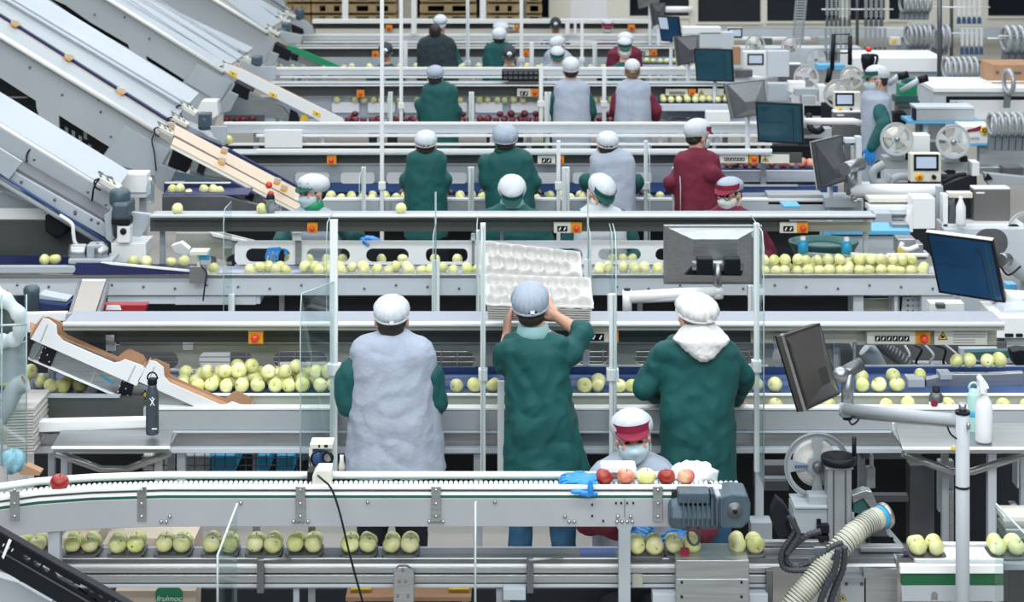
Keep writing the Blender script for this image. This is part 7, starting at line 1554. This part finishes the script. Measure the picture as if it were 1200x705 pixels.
row(1112, 1180, 9.66, 1.115, 'the row on the raised steel slide, nearest belt', G1)
H = 'in the shade left of the tray chute'
row(0, 120, 9.50, zb, 'the front row '+H, G1, skip=.15); row(0, 128, 9.58, zb, 'the rear row '+H, G1, skip=.3); row(0, 50, 9.55, zb+.06, 'the upper row '+H, G1)
for x0, x1, w_ in ((895, 918, 'by the white-hooded coat'), (935, 985, 'under the tilted monitor'), (1022, 1082, 'left of the small dark bottle'), (1105, 1122, 'right of the small dark bottle'), (1160, 1215, 'right of the white spray bottle')): row(x0, x1, 9.40, .960, 'the front gutter, '+w_, 'apples in the front gutter of the nearest belt', step=.09)
# second line
zb = .987; G2 = 'apples on the second belt'
H = 'of second belt, left of lifted trays'
row(288, 566, 12.34, zb, 'the front row '+H, G2, near=False, skip=.2, gaps=((303, 312), (348, 353), (461, 468), (535, 541)))
row(296, 566, 12.43, zb, 'the rear row '+H, G2, near=False, skip=.3)
H = 'of second belt, left of pyramid-backed monitor'
row(694, 778, 12.34, zb, 'the front row '+H, G2, near=False, skip=.06); row(694, 778, 12.42, zb, 'the rear row '+H, G2, near=False, skip=.15)
for D, u, w_ in ((12.32, 0, 'lowest front'), (12.41, 0, 'middle'), (12.49, .02, 'rearmost'), (12.36, .062, 'topmost')): row(890, 1088, D, zb, 'the '+w_+' row of the long heap, second belt', G2, near=False, skip=.0 if u == 0 else .15, up=u, step=.068)
row(0, 88, 12.45, 1.03, 'the row at far left of the second belt', G2, near=False, skip=.45); row(148, 222, 12.36, 1.035, 'the row right of the white shroud, second belt', G2, near=False, skip=.2); row(236, 262, 12.36, zb, 'the row right of the bracket box, second belt', G2, near=False)
for x, lab in ((208, 'single pale apple on the second shelf, left end'), (306, 'single pale apple on the second shelf beside the thermos'), (470, 'pale apple peeping over the second shelf before the leftmost green coat')): apple((X(x, 12.5), 12.5, 1.362+.034), 'g', lab, 'apples on the second shelf', 1, False)
for k, x in enumerate(range(315, 545, 22)): apple(P(x+random.uniform(-4, 4), 303.5, 12.75), 'g', ORD[k]+' apple from left, behind the oval openings left of the trays', 'apples behind the oval openings', .95, False)
for k, x in enumerate((718, 730, 741)): apple(P(x, 303, 12.75), 'g', ORD[k]+' apple from the left in the oval opening right of the trays', 'apples behind the oval openings', .95, False)
# third line
zb = 1.0; G3 = 'apples on the third belt'
for D, sk, w_ in ((14.86, .1, 'front'), (14.96, .35, 'rear')): row(380, 778, D, zb, 'the '+w_+' row of the third belt', G3, near=False, skip=sk, step=.085, gaps=((478, 530), (570, 626), (690, 748)))
row(845, 956, 15.42, Z(198, 15.34), 'the front row of blush apples, raised white deck', G3, 'b', near=False); row(845, 945, 15.50, Z(198, 15.34), 'the rear row of blush apples, raised white deck', G3, 'b', near=False, skip=.4)
for k, (x, y) in enumerate(((202, 222), (211, 221), (221, 227), (239, 222), (250, 222), (257, 224))): apple(P(x, y, 14.3), 'g', ORD[k]+' shaded green apple from the left on the dark hopper belt', G3, 1.05, False)
apple(P(268, 163.5, 17.74), 'g', 'pale apple on the rail beside the top of the beige chute', G3, 1.2, False)
# everything smaller or farther: joined heaps
def heap(name, label, rows, kind, mesh_r=.038):
    """many small far apples in one object"""
    b = MB()
    for x0, x1, D, z, step, sk in rows:
        a, c = X(x0, D), X(x1, D); n = int((c-a)/step)
        for i in range(n):
            if random.random() < sk: continue
            r = mesh_r*random.uniform(.9, 1.1); b.ell((a+(c-a)*(i+.5)/n+random.uniform(-.01, .01), D+random.uniform(-.03, .03), z+r*.9), (r, r, r*.9), None, 8, 6)
    o = b.build(name, M_apple if kind == 'g' else M_darkapple); setp(o, label, 'apples', kind='stuff')
heap('apple_heap', 'tiny pale apples on the raised white decks near the big monitors', [(772, 856, 19.2, Z(121, 19.14), .08, 0), (772, 856, 19.28, Z(121, 19.14)+.02, .08, .1), (753, 795, 23.6, Z(75.5, 23.52), .08, 0)], 'g')
heap('apple_heap', 'tiny pale apples scattered along the fourth, fifth and sixth lines', [(320, 866, 23.75, 1.03, .16, .35), (330, 700, 23.9, 1.03, .2, .3), (390, 722, 19.36, Z(121, 19.36), .09, .1), (360, 750, 19.45, Z(113, 19.45), .12, .35), (370, 700, 27.45, 1.05, .2, .5), (375, 560, 18.8, Z(176, 18.8)-.0, .5, .4)], 'g')
heap('apple_heap', 'dark red apples lying along the fourth belt', [(262, 300, 19.05, 1.03, .08, 0), (403, 740, 19.03, 1.03, .082, 0), (408, 735, 19.12, 1.03, .085, .3), (408, 735, 19.1, 1.08, .12, .5)], 'd')
# apples and objects on the front conveyor
FCZ = 1.043
apple((X(69, 7.98), 7.99, FCZ+.036), 'r', 'single deep red apple at the left curve of the front conveyor', 'loose apples on the front conveyor', 1.05, True, (.2, .1, 0))
for x, k, r, lab in ((708, 'r', (.3, .4, 1), 'leftmost red apple beside the blue glove on the front conveyor'), (733, 'b', (.1, -.3, 2), 'second red apple in front of the bowed worker'), (757, 'g', (.1, .1, 0), 'pale green apple amid the red ones on the front conveyor'), (781, 'r', (.2, .1, 3), 'red apple right of the pale green one on the front conveyor'), (804, 'b', (.1, .2, 4), 'rightmost red apple by the white bag on the front conveyor')):
    apple((X(x, 8.06), 8.06, FCZ+.037), k, lab, 'loose apples on the front conveyor', 1.10 if k == 'g' else 1.0, True, r)
# packs of four on the packing belt
PZ = Z(653, 8.08)
proto = None
packs = [97, 149.5, 204, 259, 310, 357, 421, 470, 778, 1085, 1178, 36, 874]
names = ['first full pack from the left', 'second pack from the left', 'third pack from the left', 'pack by the slanted clear sheet', 'pack right of the slanted clear sheet', 'pack left of the hanging cable', 'pack crossed by the thin hanging cable', 'pack right of the hanging cable', '', 'pack on the outfeed conveyor', 'pack behind the clear sheet, bottom right', 'pack partly hidden by the black crate', 'pack right of the gear motor']
def pack(x, lab, D=8.135, z=None, n=2, sc=1.0):
    z = PZ if z is None else z
    t = thing('foam_tray', 'clear-lidded dark tray holding apples, '+lab, 'tray', (X(x, D), D, z), 'apple packs on the packing belt')
    w = .078*n*sc; c = Vector((X(x, D), D, z)); b = MB(); b.loft([(z, c.x, D, w*.48, .068, .35), (z+.014, c.x, D, w*.52, .076, .35), (z+.016, c.x, D, w*.50, .072, .35)], 32, False); b.build('tray_base', M_dsteel, t, .002)
    for i in range(n):
        for j in (0, 1):
            apple((c.x+(i-(n-1)/2)*.077*sc, D+(j-.5)*.060, z+.012+.036*sc-(.003 if j else 0)), 'g', 'pale green '+('front' if j == 0 else 'rear')+(' left' if i == 0 else ' right')+' apple in the '+lab, 'apples packed in trays', sc*random.uniform(.97, 1.05), True, (random.uniform(-.5, 1.9), random.uniform(-.5, .5), random.uniform(0, 6)))
for x, nm in zip(packs, names):
    if nm: pack(x, nm, z=PZ if x < 900 else Z(655, 8.09))
pack(752+4, 'pack under the right-hand worker’s gloves', D=8.12); pack(796+4, 'pack right under the gear motor', D=8.125)
# blue gloves lying on the front conveyor
def crumple(name, m, c, r, label, cat, seed, m2=None):
    b = MB(); b.ell(c, r, None, 26, 16, lambda t, a: 1+.30*noise.noise((math.cos(a)*math.sin(t)*2.2+seed, math.sin(a)*math.sin(t)*2.2, math.cos(t)*2.2))+.14*noise.noise((math.cos(a)*math.sin(t)*7+seed, math.sin(a)*math.sin(t)*7, math.cos(t)*7)))
    o = b.build(name, m, None, loc=c); return setp(o, label, cat)
t = thing('glove', 'crumpled bright blue glove draped over the front conveyor rail', 'glove', tuple(P(686, 565, 8.03)))
gm = MB(); hand(gm, P(694, 562, 8.06), (-1, 0, .1), (0, -.3, 1), .25, 1, .9); hand(gm, P(684, 560, 8.08), (1, -.1, .15), (0, 0, 1), .6, 1, .8); gm.ell(P(686, 565, 8.05), (.045, .04, .016)); remesh(gm, .004, 1, 'glove_body', M_glove, t, lambda p, n: .006*noise.noise(p*30))
gm = MB(); gm.ell(P(690, 578, 7.985), (.042, .012, .014)); gm.ell(P(676, 576, 7.985), (.03, .01, .01)); gm.ell(P(692, 570, 7.98), (.012, .012, .035)); remesh(gm, .004, 1, 'hanging_cuff', M_glove, t, lambda p, n: .005*noise.noise(p*40))
crumple('plastic_bag', M_spray, P(812, 556, 8.2), (.105, .06, .055), 'crumpled white plastic bag on the front conveyor beside the gear motor', 'bag', 3)
t = ppart('plastic_cover', M_bright, None, stadium(704, 547, 746, 554, rr=3), 8.13, .09, .004); setp(t, 'white plastic lid lying behind the red apples on the front conveyor', 'lid')
# cable box at the left of the grey smock
t = thing('junction_box', 'ivory junction box with coiled black cable and blue cloth, left of the grey smock', 'box', tuple(P(377, 553, 8.6)))
b = MB(); b.R(363, 520, 390, 526, 8.6, .10); b.build('box_lid', M_ivory, t, .003); part('box_slot', M_black, t, [(373, 521, 375, 524, 8.598, .004), (380, 521, 384, 524, 8.598, .004)])
b = MB(); b.R(362, 526, 366, 553, 8.6, .02); b.build('box_side', M_ivory, t); b = MB(); b.R(366, 527, 389, 552, 8.66, .02); b.build('box_back', M_grey, t)
b = MB(); b.ell(P(371, 537, 8.62), (.032, .03, .042), None, 16, 10, lambda t_, a: 1+.15*math.sin(4*a)); b.build('blue_cloth', M_blue, t)
b = MB(); b.tube([P(377+12*math.cos(a)+.5*math.sin(3*a), 538+10.5*math.sin(a), 8.57-.004*a) for a in [2*PI*j/24 for j in range(40)]], .005, 8); b.tube([P(384+6*math.cos(a), 536+6*math.sin(a), 8.56) for a in [2*PI*j/16 for j in range(17)]], .005, 8); b.build('cable_coil', M_black, t)
t2 = ppart('box_base', M_ivory, t, [(371, 551), (388, 551), (388, 568), (366, 568), (366, 558)], 8.07, .10, .003); ppart('box_foot', M_black, t, [(360, 553), (371, 553), (371, 576), (364, 578), (360, 570)], 8.12, .08)
b = MB(); b.tube(curvepts([P(362, 535, 8.55), P(366, 550, 8.3), P(376, 560, 8.0), P(388, 572, 7.95), P(398, 600, 7.93), P(410, 650, 7.9), P(425, 705, 7.88), P(432, 730, 7.88)]), .0045, 8); o = b.build('hanging_cable', M_black); setp(o, 'thin black cable hanging diagonally across the front conveyor', 'cable')
t = thing('spray_bottle', 'ivory bottle standing behind the divider just left of the grey smock', 'bottle', tuple(P(400, 553, 9.0))); lathe_px('bottle_body', M_ivory, t, 400.5, 552, 9.0, [(0, 0), (4, 0), (4, 6), (2.6, 12), (2.2, 17), (0, 17)], 14); lathe_px('neck_cap', M_bright, t, 400.5, 552, 9.0, [(2.4, 16), (2.4, 19), (0, 19)], 10)

# ---------------------------------------------------------------- moulded trays carried by the worker
def pulp(name, corners, nx, ny, m, root, th=.004):
    """cupped tray over a quad of world corners (top-left, top-right, bottom-right, bottom-left)"""
    a, b_, c, d = corners; n = (b_-a).cross(d-a).normalized()
    if n.y < 0: n = -n
    U = nx*9; V = ny*9; vs = []
    for j in range(V+1):
        for i in range(U+1):
            u, v = i/U, j/V; p = (a*(1-u)+b_*u)*(1-v)+(d*(1-u)+c*u)*v
            uu = (u-.015)/.97*nx; vv = (v-.02)/.96*ny; best = 9
            rj = int(vv); 
            for jj in (rj-1, rj, rj+1):
                off = .25 if jj % 2 else -.25+.25
                for ii in range(int(uu)-1, int(uu)+2):
                    cx_, cy_ = ii+.5+off, jj+.5
                    if 0 <= jj < ny and .35 <= cx_ <= nx-.35: best = min(best, math.hypot((uu-cx_), (vv-cy_)*.95))
            h = 0
            if best < .52: h = .046*max(0, 1-(best/.52)**2)**.6
            vs.append(p+n*h)
    mb = MB(); mb.add(vs, [(j*(U+1)+i, j*(U+1)+i+1, (j+1)*(U+1)+i+1, (j+1)*(U+1)+i) for j in range(V) for i in range(U)], True)
    o = mb.build(name, m, root); s_ = o.modifiers.new('t', 'SOLIDIFY'); s_.thickness = th; s_.offset = 1
    return o
def W(x, y, d): return P(x, y, d)
tp = thing('pulp_tray', 'white moulded tray standing tilted on top of the lifted stack, upper one', 'tray', tuple(W(630, 320, 9.42)), 'moulded apple trays being lifted')
pulp('cupped_sheet', (W(566, 282, 9.62), W(680, 295, 9.62), W(684, 334, 9.48), W(568, 326, 9.48)), 7, 3, M_pulp, tp)
tp = thing('pulp_tray', 'white moulded tray lying lower in front on the lifted stack', 'tray', tuple(W(630, 345, 9.3)), 'moulded apple trays being lifted')
pulp('cupped_sheet', (W(567, 321, 9.42), W(692, 325, 9.42), W(696, 361, 9.24), W(569, 357, 9.24)), 7, 3, M_pulp, tp)
for k in range(7):
    y = 360+k*2.7; D_ = 9.24
    tp = ppart('pulp_tray', M_pulpg, None, [(570+k*.3, y-3), (692, y), (692, y+1.6), (572, y-1.2)], D_, .30)
    setp(tp, 'grey moulded tray, '+ORD[k]+' from the top of the lifted stack', 'tray', 'moulded apple trays being lifted')
# hung items on the fourth row
t = thing('black_crate', 'black ribbed crate on the rail beside the grey smock of the fourth row', 'crate', tuple(P(608, 98, 19.2)))
b = MB(); b.R(588, 83, 632, 95, 19.2, .2); b.build('crate_body', M_black, t, .01)
for k in range(7):
    for j in range(2): part('crate_pocket', M_dsteel, t, [(590+k*6, 84+j*5.5, 594.5+k*6, 87+j*5.5, 19.19, .01)])
b = MB(); b.R(596, 95, 632, 98.5, 19.22, .18); b.build('crate_foot', M_gbox, t)
t = thing('thermos', 'small black and steel thermos at the foot of the beige chute', 'flask', tuple(P(317, 250, 12.54))); lathe_px('flask_body', M_steel, t, 317, 250, 12.54, [(0, 0), (5, 0), (5, 16), (4.6, 18), (0, 18)]); lathe_px('flask_lid', M_black, t, 317, 250, 12.54, [(5, 17), (5, 20), (3, 23), (0, 23)])
for x, y, m_, lab in ((315, 217, M_red, 'upper red push button at the end of the beige chute'), (317, 228, M_red, 'lower red push button at the end of the beige chute')):
    b = MB(); b.lathe([(0, -.03), (.02, -.03), (.02, 0), (.026, 0), (.026, .02)], P(x, y, 14.3), (0, 1, 0), 14); setp(b.build('push_button', m_, None, loc=P(x, y, 14.3)), lab, 'button', 'red push buttons by the beige chute')
